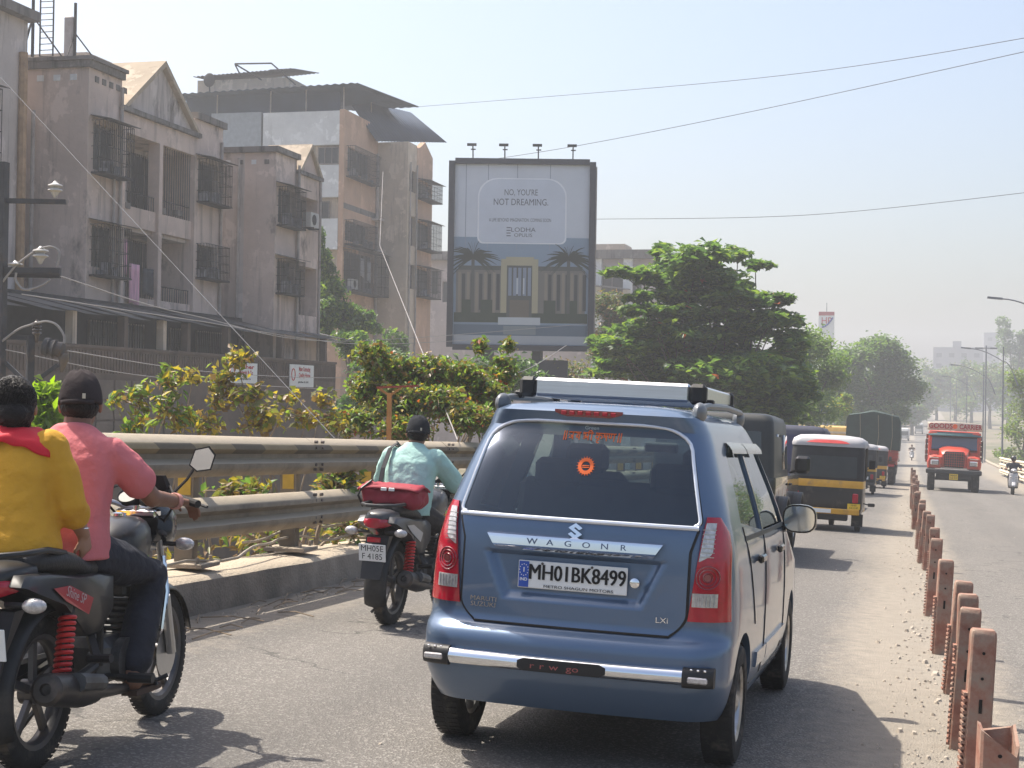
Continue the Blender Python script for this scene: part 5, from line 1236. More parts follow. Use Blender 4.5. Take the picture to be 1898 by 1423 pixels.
def auto(label, top_red=True, plate=('MH05', 'CG 214'), yplate=True):
    a = thing('auto_rickshaw', label, 'auto rickshaw', 'auto rickshaws queued in the lane ahead')
    m = MB(); m.loft([rr(.60, .05, 1.25, .30, .08), rr(.64, .0, 1.30, .42, .08), rr(.645, -.02, 1.32, .62, .08), rr(.645, -.02, 1.32, .90, .08)]); m.build('rear_tub', M_ABLK, a)
    m = MB(); m.loft([rr(.651, -.03, 1.0, .775, .08), rr(.653, -.032, 1.0, .80, .08), rr(.653, -.032, 1.0, .885, .08), rr(.649, -.025, 1.0, .905, .08)]); m.build('yellow_band', M_AYEL, a)
    m = MB(); m.loft([rr(.645, -.0, .62, .905, .10), rr(.645, .01, .62, 1.15, .11), rr(.64, .03, .62, 1.38, .12), rr(.625, .06, .62, 1.52, .13)]); cn = m.build('canopy_back', M_CANV, a)
    m = MB(); m.add([(x, y, z) for x, y, z in ((-.53, -.012, .95), (.53, -.012, .95), (.52, .006, 1.33), (-.52, .006, 1.33))], [(0, 1, 2, 3)]); m.build('rear_sheet', M_CANVW, cn)
    m = MB(); m.loft([rr(.642, .035, 2.05, 1.50, .14), rr(.65, .03, 2.08, 1.55, .15), rr(.62, .06, 2.06, 1.63, .17), rr(.52, .16, 1.98, 1.69, .2), rr(.3, .4, 1.8, 1.71, .2)]); rf = m.build('canopy_roof', M_GREYC, a, 60)
    if top_red:
        m = MB(); m.grid(lambda u, v: (lerp(-.40, .40, u), lerp(.028, .075, v) - .012 + .02 * (2 * u - 1) ** 4, lerp(1.56, 1.63, v)), 10, 4); m.build('roof_panel', pm('panel_red', (.55, .05, .05), .5, var=.15), rf)
    for s in (-1, 1):
        for pp in ([(s * .62, 1.95, .95), (s * .62, 1.86, 1.52)], [(s * .63, 1.30, .9), (s * .63, 1.25, 1.52)]): m = MB(); m.tube(pp, .018, 8); m.build('canopy_post', M_ABLK, a)
        m = MB(); m.rbox((s * .52, -.035, .60), (.05, .02, .085), .015); m.build('tail_lamp', M_RED, a)
        m = MB(); m.rbox((s * .72, 2.0, 1.2), (.06, .012, .09), .01); m.tube([(s * .62, 1.98, 1.1), (s * .72, 2.0, 1.15)], .008, 6); m.build('wing_mirror', M_BLK, a)
    m = MB(); m.loft([rr(.62, 1.25, 2.05, .32, .1), rr(.60, 1.25, 2.3, .45, .12), rr(.42, 1.3, 2.55, .62, .12), rr(.45, 1.4, 2.45, .85, .12), rr(.60, 1.85, 2.12, 1.0, .1)]); m.build('front_cowl', M_AYEL, a)
    m = MB(); m.add([(-.58, 2.1, 1.0), (.58, 2.1, 1.0), (.56, 1.93, 1.5), (-.56, 1.93, 1.5)], [(0, 1, 2, 3)]); m.build('windscreen', M_WIND, a)
    m = MB(); m.rbox((0, 2.5, .72), (.09, .06, .09), .03); m.build('headlamp', M_CLR, a)
    m = MB(); m.rbox((0, .62, .82), (.56, .3, .06), .03); m.rbox((0, .32, 1.1), (.56, .06, .2), .03); m.rbox((0, 1.45, .78), (.3, .15, .05), .03); m.build('seat', M_SEAT, a)
    m = MB(); m.rbox((0, -.055, .355), (.60, .025, .05), .012); bp_ = m.build('rear_bumper', M_AYEL, a)
    m = MB(); m.rbox((-.05, -.083, .355), (.16, .003, .035), .002); m.build('bumper_sticker', M_WHT, bp_)
    m = MB(); m.rbox((.50, -.05, .455), (.11, .006, .05), .003); pt = m.build('number_plate', M_YPL if yplate else M_WHT, a)
    lt = MB()
    for i, l in enumerate(plate): text_mb(l, .032, lambda p, i=i: V((.50 + p.x, -.0585, .478 - .045 * i + p.y)), mb=lt, xs=.9)
    lt.build('plate_lettering', M_INK, pt, 0)
    m = MB(); m.rbox((0, .5, .28), (.3, .35, .08), .04); m.rbox((0, .05, .25), (.4, .05, .06), .02); m.build('chassis', M_BLK, a)
    tm, rm = AW
    for x, y in ((-.56, .42), (.56, .42), (0, 2.2)): add_wheel(a, tm, rm, (x, y, .20), x < 0)
    for s in (-1, 1): m = MB(); m.box(s * .56 - .1, s * .56 + .1, .12, .13, .1, .32); m.build('mud_flap', M_RUB, a)
    m = MB(); m.tube([(.66, .02, .52), (.75, .02, .50)], .012, 6); m.rbox((.80, .02, .50), (.06, .02, .03), .01); m.build('side_indicator', M_BLK, a)
    return a
AW = wheel_meshes(.20, .10, .115, 6)
A1 = auto('black and yellow auto rickshaw with grey roof edge and long red roof panel', True, ('MH05', 'CG 2147'))
A2 = dup(A1, 'black auto rickshaw with white plate and orange roof sticker ahead of the grey-roofed one')
A3 = dup(A1, 'auto rickshaw with yellow plate and bumper right behind the green tarpaulin truck')
for c in A2.children:
    if c.name.startswith('number_plate'): c.data = c.data.copy(); c.data.materials[0] = M_WHT; c.location = (-.2, 0, .1)
    if c.name.startswith('rear_bumper'): c.data = c.data.copy(); c.data.materials[0] = M_ABLK
for o, px, py in ((A1, 1527, 983), (A2, 1585, 915), (A3, 1611, 904)):
    q = onroad(px, py); place(o, q.x, q.y, .6)

def generic_wheels(v, r, wd, pts, spokes=6):
    tm, rm = wheel_meshes(r, wd, r * .58, spokes, n=20)
    for x, y in pts: add_wheel(v, tm, rm, (x, y, r), x < 0)

# ---- black jeep
def jeep():
    j = thing('off_road_jeep', 'boxy black hard-top jeep just ahead of the blue hatchback', 'jeep')
    m = MB(); m.loft([rr(.74, .08, 3.8, .42, .08), rr(.78, .05, 3.82, .55, .08), rr(.79, .04, 3.82, .95, .08), rr(.785, .05, 3.8, 1.06, .08)]); m.build('body', M_BLKG, j)
    m = MB(); m.loft([rr(.765, .06, 2.15, 1.05, .07), rr(.74, .10, 2.05, 1.5, .08), rr(.72, .12, 1.98, 1.74, .10), rr(.69, .15, 1.95, 1.81, .12), rr(.60, .25, 1.85, 1.845, .12)]); ht = m.build('hard_top', pm('top_black', (.025, .028, .028), .5, var=.15, coat=.1), j, 45)
    gm = pm('dark_glass', (.02, .025, .028), .06, var=0, coat=1.)
    for s in (-1, 1):
        for y0, y1 in ((.35, 1.1), (1.2, 1.95)):
            m = MB(); m.add([(s * .752, y0, 1.15), (s * .752, y1, 1.15), (s * .733, y1 - .04, 1.60), (s * .733, y0 + .02, 1.60)], [(0, 1, 2, 3)]); o = m.build('side_window', gm, j); o.modifiers.new('s', 'SOLIDIFY').thickness = .008
        for yy in (.75, 3.15):
            m = MB(); m.grid(lambda u, v: (s * lerp(.70, .90, u), yy + .46 * math.cos(R(lerp(12, 168, v))), .36 + .46 * math.sin(R(lerp(12, 168, v)))), 3, 14); o = m.build('wheel_flare', M_BLK, j); o.modifiers.new('s', 'SOLIDIFY').thickness = .03
        m = MB(); m.rbox((s * .95, 2.15, 1.22), (.10, .05, .12), .04); m.tube([(s * .78, 2.2, 1.1), (s * .9, 2.18, 1.15)], .018, 6); mr = m.build('wing_mirror', M_BLKG, j)
        m = MB(); m.rbox((s * .82, 1.9, .95), (.02, .09, .015), .008); m.build('door_handle', M_BLK, j)
        m = MB(); m.rbox((s * .66, .03, .85), (.06, .03, .1), .012); m.build('tail_lamp', M_RED, j)
    m = MB(); m.add([(-.6, .075, 1.15), (.6, .075, 1.15), (.58, .105, 1.62), (-.58, .105, 1.62)], [(0, 1, 2, 3)]); m.build('rear_window', gm, j)
    m = MB(); m.rbox((0, -.02, .5), (.8, .07, .09), .03); m.build('rear_bumper', M_BLK, j)
    m = MB(); m.cyl((0, -.14, .95), (0, .02, .95), .34, n=28); m.build('spare_wheel', M_RUB, j)
    m = MB(); m.rbox((0, 2.9, 1.08), (.62, .8, .06), .04); m.build('bonnet', M_BLKG, j)
    m = MB(); m.add([(-.68, 2.2, 1.1), (.68, 2.2, 1.1), (.66, 2.0, 1.72), (-.66, 2.0, 1.72)], [(0, 1, 2, 3)]); m.build('windscreen', gm, j)
    generic_wheels(j, .37, .22, ((-.7, .75), (.7, .75), (-.7, 3.15), (.7, 3.15)), 6)
    return j
place(jeep(), -2.42, 19.0, .4)

# ---- truck with green tarpaulin
def tarp_truck():
    t = thing('covered_truck', 'truck with load under a dark green tarpaulin and red tailboard', 'truck')
    m = MB(); m.rbox((0, 2.6, .95), (.45, 2.6, .12), .03); m.build('chassis', M_BLK, t)
    m = MB(); m.rbox((0, 2.6, 1.14), (1.12, 2.55, .06), .02); fl = m.build('load_bed', col_mat('truck_red', (.42, .05, .03)), t)
    red = MATS['truck_red']
    for k in range(3): m = MB(); m.rbox((0, .02, 1.26 + .15 * k), (1.12, .025, .068), .012); m.build('tailboard_plank', red, t)
    for s in (-1, 1):
        for k in range(3): m = MB(); m.rbox((s * 1.11, 2.6, 1.26 + .15 * k), (.025, 2.55, .068), .012); m.build('side_plank', red, t)
        m = MB(); m.rbox((s * .85, .0, .88), (.14, .03, .06), .015); m.build('tail_lamp', M_RED, t)
    M_TARP = pm('green_tarpaulin', (.022, .045, .035), .75, var=.25, scale=1.5, bump=.8, bscale=3)
    m = MB(); rings = []
    for i in range(14):
        y = -.06 + 5.2 * i / 13; top = 3.12 + .06 * math.sin(i * 1.3)
        rings.append([(x, y + .02 * math.sin(7 * z), z) for x, z in ((-1.17, 1.58), (-1.19, 2.2 + .03 * math.sin(i)), (-1.17, 2.9), (-1.1, top - .06), (-.6, top + .02), (0, top + .14 + .03 * math.sin(i * 2)), (.55, top + .04), (1.08, top - .07), (1.17, 2.88), (1.2, 2.2 + .03 * math.cos(i)), (1.17, 1.55), (0, 1.62))])
    m.loft(rings); m.build('tarpaulin', M_TARP, t, 60)
    m = MB()
    for x in (-.6, .2, .8): m.tube([(x, -.09, 1.5), (x + .05, -.1, 2.2), (x, -.08, 3.1), (x, 2, 3.22)], .012, 5)
    m.build('rope', pm('rope', (.3, .25, .16), .9, var=.1), t)['kind'] = 'stuff'
    m = MB(); m.rbox((0, 5.9, 1.6), (1.05, .6, .8), .1); m.build('cab', red, t)
    m = MB(); m.rbox((0, .02, .62), (1.0, .04, .06), .015); m.build('underrun_bar', M_BLK, t)
    m = MB(); m.rbox((.35, -.02, .82), (.22, .006, .07), .003); m.build('number_plate', M_YPL, t)
    generic_wheels(t, .45, .30, ((-.85, 1.4), (.85, 1.4), (-.85, 5.2), (.85, 5.2)), 6)
    return t
q = onroad(1614, 897); place(tarp_truck(), q.x, q.y, .3)

# ---- oncoming goods carrier
def goods_truck():
    t = thing('goods_carrier_truck', 'oncoming red bonneted truck with goods carrier board above the windscreen', 'truck')
    red = col_mat('lorry_red', (.58, .06, .025), .35, coat=.6); cream = col_mat('sign_cream', (.62, .52, .42), .6)
    # front of the truck at y=0, facing +y
    def ringx(y, hw, z0, z1, k=.12): return [(-hw, y, z0), (hw, y, z0), (hw, y, z1 - k), (hw - k * 1.2, y, z1 - k * .35), (hw * .45, y, z1), (-hw * .45, y, z1), (-hw + k * 1.2, y, z1 - k * .35), (-hw, y, z1 - k)]
    m = MB(); m.loft([ringx(-1.25, .62, .95, 1.86), ringx(-.6, .58, .95, 1.80), ringx(-.12, .52, .95, 1.70), ringx(-.02, .46, .98, 1.62)]); m.build('bonnet', red, t, 40)
    m = MB(); m.rbox((0, .0, 1.30), (.40, .035, .33), .05); g = m.build('grille', M_ABLK, t)
    for i in range(9): m = MB(); m.box(-.36 + .09 * i - .006, -.36 + .09 * i + .006, .036, .048, 1.0, 1.6); m.build('grille_bar', red, g)
    for i in range(6): m = MB(); m.box(-.38, .38, .037, .046, 1.04 + .1 * i, 1.052 + .1 * i); m.build('grille_bar', red, g)
    for s in (-1, 1):
        m = MB(); m.loft([[(s * x, y, z) for x, z in ((.46, .92), (1.05, .92), (1.08, 1.2), (1.0, 1.42), (.8, 1.48), (.46, 1.45))] for y in (-1.1, -.5, -.08)] + [[(s * x, .0, z) for x, z in ((.5, .95), (1.0, .95), (1.02, 1.18), (.96, 1.34), (.8, 1.40), (.5, 1.38))]]); m.build('mudguard', red, t, 30)
        m = MB(); m.rbox((s * .76, .01, 1.16), (.16, .025, .10), .02); hl = m.build('headlamp', M_CHR, t)
        m = MB(); m.rbox((s * .76, .035, 1.16), (.12, .008, .075), .012); m.build('headlamp_glass', M_CLR, hl)
        m = MB(); m.rbox((s * .78, .0, 1.345), (.17, .012, .018), .006); m.build('trim_strip', cream, t)
        m = MB(); m.rbox((s * 1.12, -1.15, 1.75), (.02, .05, .38), .012); m.tube([(s * 1.0, -1.2, 2.0), (s * 1.12, -1.15, 1.95)], .012, 6); m.build('wing_mirror', M_BLK, t)
        m = MB(); m.rbox((s * 1.02, -1.9, 1.85), (.03, .55, .55), .02); m.build('cab_door', red, t)
        m = MB(); m.rbox((s * .97, -1.33, 1.9), (.06, .06, .36), .02); m.build('windscreen_pillar', red, t)
    m = MB(); m.rbox((0, -1.9, 1.3), (1.02, .62, .36), .05); m.rbox((0, -2.5, 1.9), (1.02, .05, .6), .02); m.build('cab', red, t)
    m = MB(); m.rbox((0, -1.9, 2.37), (1.06, .68, .06), .04); m.build('cab_roof', red, t)
    gm = pm('lorry_glass', (.05, .075, .13), .08, var=.1, scale=2, coat=1.)
    m = MB(); m.add([(-.92, -1.27, 1.72), (.92, -1.27, 1.72), (.9, -1.36, 2.24), (-.9, -1.36, 2.24)], [(0, 1, 2, 3)]); m.build('windscreen', gm, t)
    m = MB(); m.grid(lambda u, v: (lerp(-1.05, 1.05, u), -1.22 + .14 * v - .1 * (2 * u - 1) ** 2, 2.44 - .16 * v), 14, 3); o = m.build('sun_visor', pm('visor_teal', (.05, .13, .14), .4, var=.2), t); o.modifiers.new('s', 'SOLIDIFY').thickness = .02
    m = MB(); m.grid(lambda u, v: (lerp(-1.1, 1.1, u), -1.28 - .08 * (2 * u - 1) ** 2, 2.50 + (.36 - .04 * (2 * u - 1) ** 2) * v), 16, 4); bd = m.build('sign_board', cream, t); bd.modifiers.new('s', 'SOLIDIFY').thickness = .05
    for txt, xc in (('GOODS', -.58), ('CARRIER', .62)):
        text_mb(txt, .2, lambda p: V((-(xc) - p.x, -1.215 - .08 * ((xc + p.x) / 1.1) ** 2, 2.67 + p.y)), xs=.95 if txt == 'GOODS' else .8, bold=.02).build('board_lettering', pm('letter_red', (.4, .02, .03), .5, var=0), bd, 0)
    m = MB(); m.lathe([(.0, 0), (.1, 0), (.1, .02), (0, .03)], (0, -1.25, 2.68), (0, 1, 0), 14); m.build('board_emblem', M_ORG, bd)
    m = MB(); m.rbox((0, .12, .80), (1.10, .09, .10), .035); m.build('front_bumper', M_ABLK, t)
    m = MB(); m.rbox((0, .05, .945), (.52, .02, .025), .008); m.build('bumper_strip', cream, t)
    m = MB(); m.rbox((0, .215, .60), (.17, .008, .12), .004); pt = m.build('number_plate', M_YPL, t)
    lt = text_mb('MH04', .08, lambda p: V((-p.x, .2245, .65 + p.y)), xs=.9); text_mb('CA 913', .08, lambda p: V((-p.x, .2245, .55 + p.y)), mb=lt, xs=.8); lt.build('plate_lettering', M_INK, pt, 0)
    m = MB(); m.rbox((0, -2.9, .72), (.42, 2.9, .12), .03); m.cyl((-.9, -.75, .5), (.9, -.75, .5), .07, n=10); m.rbox((0, -.05, .6), (.7, .05, .1), .02); m.build('chassis', M_BLK, t)
    wood = col_mat('load_body_brown', (.2, .08, .05), .7)
    m = MB(); m.rbox((0, -4.7, 1.2), (1.15, 2.1, .06), .02); m.build('load_bed', wood, t)
    for s in (-1, 1):
        for k in range(4): m = MB(); m.rbox((s * 1.14, -4.7, 1.36 + .22 * k), (.03, 2.1, .095), .015); m.build('side_plank', wood, t)
    for k in range(5): m = MB(); m.rbox((0, -2.62, 1.36 + .22 * k), (1.14, .03, .095), .015); m.build('head_plank', wood, t)
    generic_wheels(t, .48, .30, ((-.88, -.75), (.88, -.75), (-.86, -5.1), (.86, -5.1)), 6)
    return t
q = onroad(1766, 911); place(goods_truck(), q.x, q.y, 180.6)

# ---- small covered tempo
def tempo(label, w_=1.5, h=2.0, cov=(.035, .04, .07)):
    t = thing('goods_tempo', label, 'tempo')
    cm = pm('cover_%d' % int(cov[2] * 1000), cov, .7, var=.2, scale=2, bump=.5, bscale=3)
    m = MB(); m.loft([rr(w_ / 2, 0, 2.3, .75, .04), rr(w_ / 2 + .01, -.01, 2.31, 1.3, .05), rr(w_ / 2, 0, 2.3, h - .14, .08), rr(w_ / 2 - .08, .06, 2.25, h - .03, .1), rr(w_ / 2 - .3, .25, 2.0, h, .1)]); m.build('canvas_cover', cm, t, 50)
    m = MB(); m.add([(-w_ / 2 + .08, -.013, 1.02), (w_ / 2 - .08, -.013, 1.02), (w_ / 2 - .08, -.006, h - .24), (-w_ / 2 + .08, -.006, h - .24)], [(0, 1, 2, 3)]); m.build('rear_flap', pm('flap_navy', (.03, .035, .1), .6, var=.15), t)
    m = MB(); m.rbox((0, 1.15, .6), (w_ / 2 - .02, 1.15, .14), .03); m.build('load_bed', M_BLK, t)
    m = MB(); m.loft([rr(w_ / 2 - .03, 2.35, 3.4, .45, .1), rr(w_ / 2, 2.35, 3.5, .9, .12), rr(w_ / 2 - .05, 2.35, 3.3, 1.4, .12), rr(w_ / 2 - .12, 2.38, 3.05, 1.78, .12)]); m.build('cab', col_mat('tempo_white', (.6, .6, .58)), t)
    m = MB(); m.rbox((w_ / 2 + .07, 3.1, 1.2), (.06, .02, .1), .01); m.build('wing_mirror', M_BLK, t)
    for s in (-1, 1): m = MB(); m.rbox((s * (w_ / 2 - .1), -.02, .62), (.07, .02, .05), .01); m.build('tail_lamp', M_RED, t)
    generic_wheels(t, .28, .16, ((-w_ / 2 + .1, .5), (w_ / 2 - .1, .5), (-w_ / 2 + .1, 2.9), (w_ / 2 - .1, 2.9)))
    return t
place(tempo('small tempo with dark navy canvas cover ahead of the black jeep'), -2.85, 38.5, .5)

# ---- buses and vans further on
def bus(name, label, cat, col, stripe, L=8., w_=2.3, h=2.9, band=None):
    t = thing(name, label, cat); cm = col_mat('%s_%d' % (name, int(col[0] * 999)), col, .45)
    sm = col_mat('stripe_%s_%d' % (name, int(stripe[1] * 999)), stripe, .45)
    m = MB(); m.loft([rr(w_ / 2 - .05, .05, L - .05, .4, .12), rr(w_ / 2, 0, L, .6, .15), rr(w_ / 2, 0, L, 1.5, .15), rr(w_ / 2 - .02, .02, L - .05, h - .35, .16), rr(w_ / 2 - .08, .06, L - .12, h - .1, .2), rr(w_ / 2 - .4, .3, L - .4, h, .2)]); m.build('body', cm, t, 50)
    gm = pm('bus_glass', (.03, .045, .05), .1, var=.1, coat=1.)
    n = int(L / 1.1)
    for s in (-1, 1):
        for i in range(n):
            y0 = .25 + i * (L - .5) / n; m = MB(); m.box(s * (w_ / 2 - .01), s * (w_ / 2 + .006), y0 + .06, y0 + (L - .5) / n - .06, h * .52, h * .78); m.build('side_window', gm, t)
        m = MB(); m.box(s * (w_ / 2 - .01), s * (w_ / 2 + .012), .18, L - .18, h * .84, h * .88); m.build('stripe', sm, t)
        m = MB(); m.box(s * (w_ / 2 - .01), s * (w_ / 2 + .012), .18, L - .18, h * .40, h * .44); m.build('stripe', sm, t)
    for y, f in ((-.004, 'rear_window'), (L - .0, 'windscreen')): m = MB(); m.box(-w_ * .42, w_ * .42, y - .01, y + .02, h * .48, h * .80); m.build(f, gm, t)
    for s in (-1, 1): m = MB(); m.rbox((s * w_ * .38, L, .75), (.12, .03, .08), .02); m.build('headlamp', M_CLR, t)
    generic_wheels(t, .4 * h / 2.9, .25, ((-w_ / 2 + .15, 1.4 * L / 8), (w_ / 2 - .15, 1.4 * L / 8), (-w_ / 2 + .15, L * .8), (w_ / 2 - .15, L * .8)))
    return t
o = bus('passenger_bus', 'yellow and cream bus side-on beyond the tarpaulin truck and trees', 'bus', (.58, .36, .08), (.62, .52, .38), 9.); place(o, -2.6, 93, -74)
q = onroad(1676, 816); o = bus('delivery_van', 'white van with dark windscreen coming down the far road', 'van', (.6, .6, .6), (.3, .3, .33), 3.4, 1.6, 1.9); place(o, q.x, q.y, 181)
q = onroad(1703, 803); o = bus('delivery_van', 'small pale yellow van far up the road behind the white van', 'van', (.6, .45, .12), (.3, .28, .2), 3.2, 1.5, 1.9); place(o, q.x, q.y, 180)
q = onroad(1782, 806); o = bus('delivery_van', 'white minibus half hidden behind the red truck far up the road', 'van', (.5, .5, .5), (.2, .25, .3), 4.6, 1.9, 2.1); place(o, q.x, q.y, 181)
q = onroad(1686, 789); o = bus('passenger_bus', 'orange yellow bus far off where the road ends', 'bus', (.62, .34, .04), (.5, .3, .1), 7., 2.3, 2.8); place(o, q.x - 1, q.y, 176)

# ---- scooters and riders, small in view
def seated(label, shirt, trou, helmet=None, facing=1):
    p = tag(bpy.data.objects.new('person', None), label, 'person'); COL.objects.link(p)
    b = MB(); torso_rings(b, [((0, .10, .78), .16, .13, 0), ((0, .12, 1.0), .16, .12, -4), ((0, .15, 1.22), .19, .12, -6), ((0, .17, 1.30), .15, .09, -8)], 12)
    limb(b, [(0, .17, 1.28), (0, .19, 1.38)], [.06, .056], 8); q, Mz = head(b, (0, .21, 1.44))
    for s in (-1, 1): limb(b, [(s * .19, .16, 1.25), (s * .29, .34, 1.06), (s * .29, .52, 1.03)], [.065, .05, .035], 8); b.ell((s * .29, .55, 1.03), (.04, .045, .035), 8, 6); limb(b, [(s * .09, .12, .82), (s * .17, .52, .74), (s * .15, .44, .34)], [.10, .075, .055], 8); b.rbox((s * .15, .5, .30), (.045, .12, .035), .02)
    def pick(c):
        if c.z > 1.31 and abs(c.x) < .12: return 0
        if c.z < .36: return 3
        if abs(c.x) > .2 and c.y > .36 and c.z > .9: return 0
        return 1 if c.z > .86 else 2
    remeshed(b, 'body', [M_SKIN, shirt, trou, M_BLK], .016, 3, p, pick)
    if helmet: m = MB(); m.ell(q(0, -.01, .03), (.115, .13, .125), 16, 10, Mz); m.build('helmet', helmet, p)
    else: hairdo(p, q, Mz)
    return p
def scooter(label, col, front=True):
    s_ = thing('scooter', label, 'scooter'); cm = col_mat('scooter_%d' % int(col[0] * 999), col, .3, coat=.8)
    m = MB(); m.loft([[(x * .17, -.42, .62 + z * .08) for x, z in circ(12)], [(x * .2, -.2, .58 + z * .16) for x, z in circ(12)], [(x * .19, .1, .55 + z * .2) for x, z in circ(12)], [(x * .12, .25, .45 + z * .16) for x, z in circ(12)]]); m.build('rear_body', cm, s_, 60)
    m = MB(); m.rbox((0, -.05, .76), (.15, .38, .05), .03); m.build('seat', M_SEAT, s_)
    m = MB(); m.rbox((0, .42, .30), (.16, .22, .04), .02); m.build('footboard', M_BLK, s_)
    m = MB(); m.grid(lambda u, v: (lerp(-.2, .2, u) * (1 - .35 * v * 0 - .3 * abs(v - .4)), .72 - .05 * (2 * u - 1) ** 2 - .07 * v + .04, lerp(.32, .88, v)), 10, 8); o = m.build('front_apron', cm, s_, 60); o.modifiers.new('s', 'SOLIDIFY').thickness = .03
    m = MB(); m.ell((0, .64, .98), (.13, .10, .09), 14, 8); m.build('handlebar_cowl', cm, s_)
    m = MB(); m.ell((0, .745, .97), (.075, .03, .055), 12, 8); m.build('headlamp', M_CLR, s_)
    for s in (-1, 1):
        m = MB(); m.ell((s * .11, .765, .72), (.055, .03, .03), 10, 6); m.build('indicator', M_CLR, s_)
        m = MB(); m.tube([(s * .14, .62, 1.02), (s * .24, .60, 1.18)], .008, 6); m.rbox((s * .26, .6, 1.2), (.055, .012, .04), .01); m.build('mirror', M_BLK, s_)
    m = MB(); m.tube([(-.32, .56, 1.01), (0, .62, .97), (.32, .56, 1.01)], .016, 8); m.build('handlebar', M_BLK, s_)
    m = MB(); m.grid(lambda u, v: (lerp(-.07, .07, u), .80 + .27 * math.cos(R(lerp(20, 150, v))), .25 + .27 * math.sin(R(lerp(20, 150, v)))), 4, 10); o = m.build('front_mudguard', cm, s_, 60); o.modifiers.new('s', 'SOLIDIFY').thickness = .01
    m = MB(); m.tube([(0, .8, .25), (0, .68, .6), (0, .63, .95)], .03, 8); m.build('fork', M_BLK, s_)
    tm, rm = wheel_meshes(.235, .09, .13, 5, n=20, moto=True)
    for y in (-.3, .8): add_wheel(s_, tm, rm, (0, y, .235))
    return s_
M_SH1 = pm('grey_shirt', (.05, .055, .065), .85, var=.15); M_SH2 = pm('brown_shirt', (.13, .09, .07), .85, var=.15); M_TR = pm('navy_trousers', (.03, .03, .04), .85, var=.1)
def pair(px, py, head_, scl, plab, shirt, col, helmet):
    q = onroad(px, py); a = scooter(scl, col); b = seated(plab, shirt, M_TR, helmet)
    for o in (a, b): place(o, q.x, q.y, head_)
pair(1876, 916, 181, 'silver white scooter riding towards us beside the cream barrier', 'scooter rider in dark shirt and black helmet passing the red truck', M_SH1, (.5, .5, .52), M_BLKG)
pair(1690, 853, 181, 'white scooter alone on the far opposite lane', 'small dark clad scooter rider alone on the far opposite lane', M_SH2, (.62, .62, .62), None)
pair(1654, 889, 1, 'dark scooter following the tarpaulin truck beside the median posts', 'scooter rider in grey shirt just behind the tarpaulin truck', M_SH1, (.06, .06, .07), None)
# ------------------------------------------------------------------ buildings on the left
class Face:
    """a wall plane: axis 'x' faces +X (u = world Y), axis 'y' faces -Y (u = world X); d = metres outwards"""
    def __init__(s, axis, base): s.a = axis; s.b = base
    def pt(s, u, d, z): return (s.b + d, u, z) if s.a == 'x' else (u, s.b - d, z)
    def bx(s, mb, u0, u1, d0, d1, z0, z1, mi=0):
        p, q = s.pt(u0, d0, z0), s.pt(u1, d1, z1)
        return mb.box(min(p[0], q[0]), max(p[0], q[0]), min(p[1], q[1]), max(p[1], q[1]), min(p[2], q[2]), max(p[2], q[2]), mi)
    def wall(s, mb, u0, u1, z0, z1, d0, d1, ops=()):
        us = sorted({u0, u1, *[q for o in ops for q in o[:2]]}); zs = sorted({z0, z1, *[q for o in ops for q in o[2:4]]})
        for i in range(len(us) - 1):
            runs = []
            for j in range(len(zs) - 1):
                um, zm = (us[i] + us[i + 1]) / 2, (zs[j] + zs[j + 1]) / 2
                if any(o[0] < um < o[1] and o[2] < zm < o[3] for o in ops): continue
                if runs and abs(runs[-1][1] - zs[j]) < 1e-6: runs[-1][1] = zs[j + 1]
                else: runs.append([zs[j], zs[j + 1]])
            for a, b in runs: s.bx(mb, us[i], us[i + 1], d0, d1, a, b)
        return mb
def plaster(nm, col, dirt, amt=.5, sc=.5):
    """old wall plaster: blotches, rain streaks, mildew and patched areas"""
    if nm in MATS: return MATS[nm]
    m = bpy.data.materials.new(nm); m.use_nodes = True; MATS[nm] = m; nt = m.node_tree; L = nt.links; b = nt.nodes['Principled BSDF']
    b.inputs['Roughness'].default_value = .93; b.inputs['Specular IOR Level'].default_value = .2
    g = nt.nodes.new('ShaderNodeNewGeometry')
    def N(scale, st, det=6., off=0.):
        mp = nt.nodes.new('ShaderNodeMapping'); mp.inputs['Scale'].default_value = st; mp.inputs['Location'].default_value = (off, off, off); L.new(g.outputs['Position'], mp.inputs[0])
        n = _n(nt, 'ShaderNodeTexNoise', Scale=scale, Detail=det, Roughness=.68); L.new(mp.outputs[0], n.inputs['Vector']); return n.outputs['Fac']
    def rng(s_, a, b_):
        n = nt.nodes.new('ShaderNodeMapRange'); n.inputs[1].default_value = a; n.inputs[2].default_value = b_; L.new(s_, n.inputs[0]); return n.outputs[0]
    def mix(f, a, c):
        n = nt.nodes.new('ShaderNodeMix'); n.data_type = 'RGBA'
        if hasattr(a, 'links'): L.new(a, n.inputs[6])
        else: n.inputs[6].default_value = (*a, 1)
        n.inputs[7].default_value = (*c, 1); L.new(f, n.inputs[0]); return n.outputs[2]
    c = mix(rng(N(.35, (1, 1, 1)), .35, .68), [q * 1.12 for q in col], [q * .78 for q in col])
    c = mix(rng(N(1.1, (1, 1, .8), 4., 7.), .56, .60), c, [min(.8, q * 1.1 + .03) for q in col])       # patched plaster
    k = .70 - .28 * amt
    c = mix(rng(N(2.2 * sc / .5, (1, 1, .09), 5., 3.), k, k + .22), c, dirt)                          # rain streaks
    c = mix(rng(N(.8, (1, 1, .55), 8., 11.), k + .06, k + .2), c, [q * .55 for q in dirt])              # mildew
    L.new(c, b.inputs['Base Color'])
    bp = _n(nt, 'ShaderNodeBump', Strength=.4, Distance=.02); L.new(N(9., (1, 1, 1), 5.), bp.inputs['Height']); L.new(bp.outputs[0], b.inputs['Normal']); return m
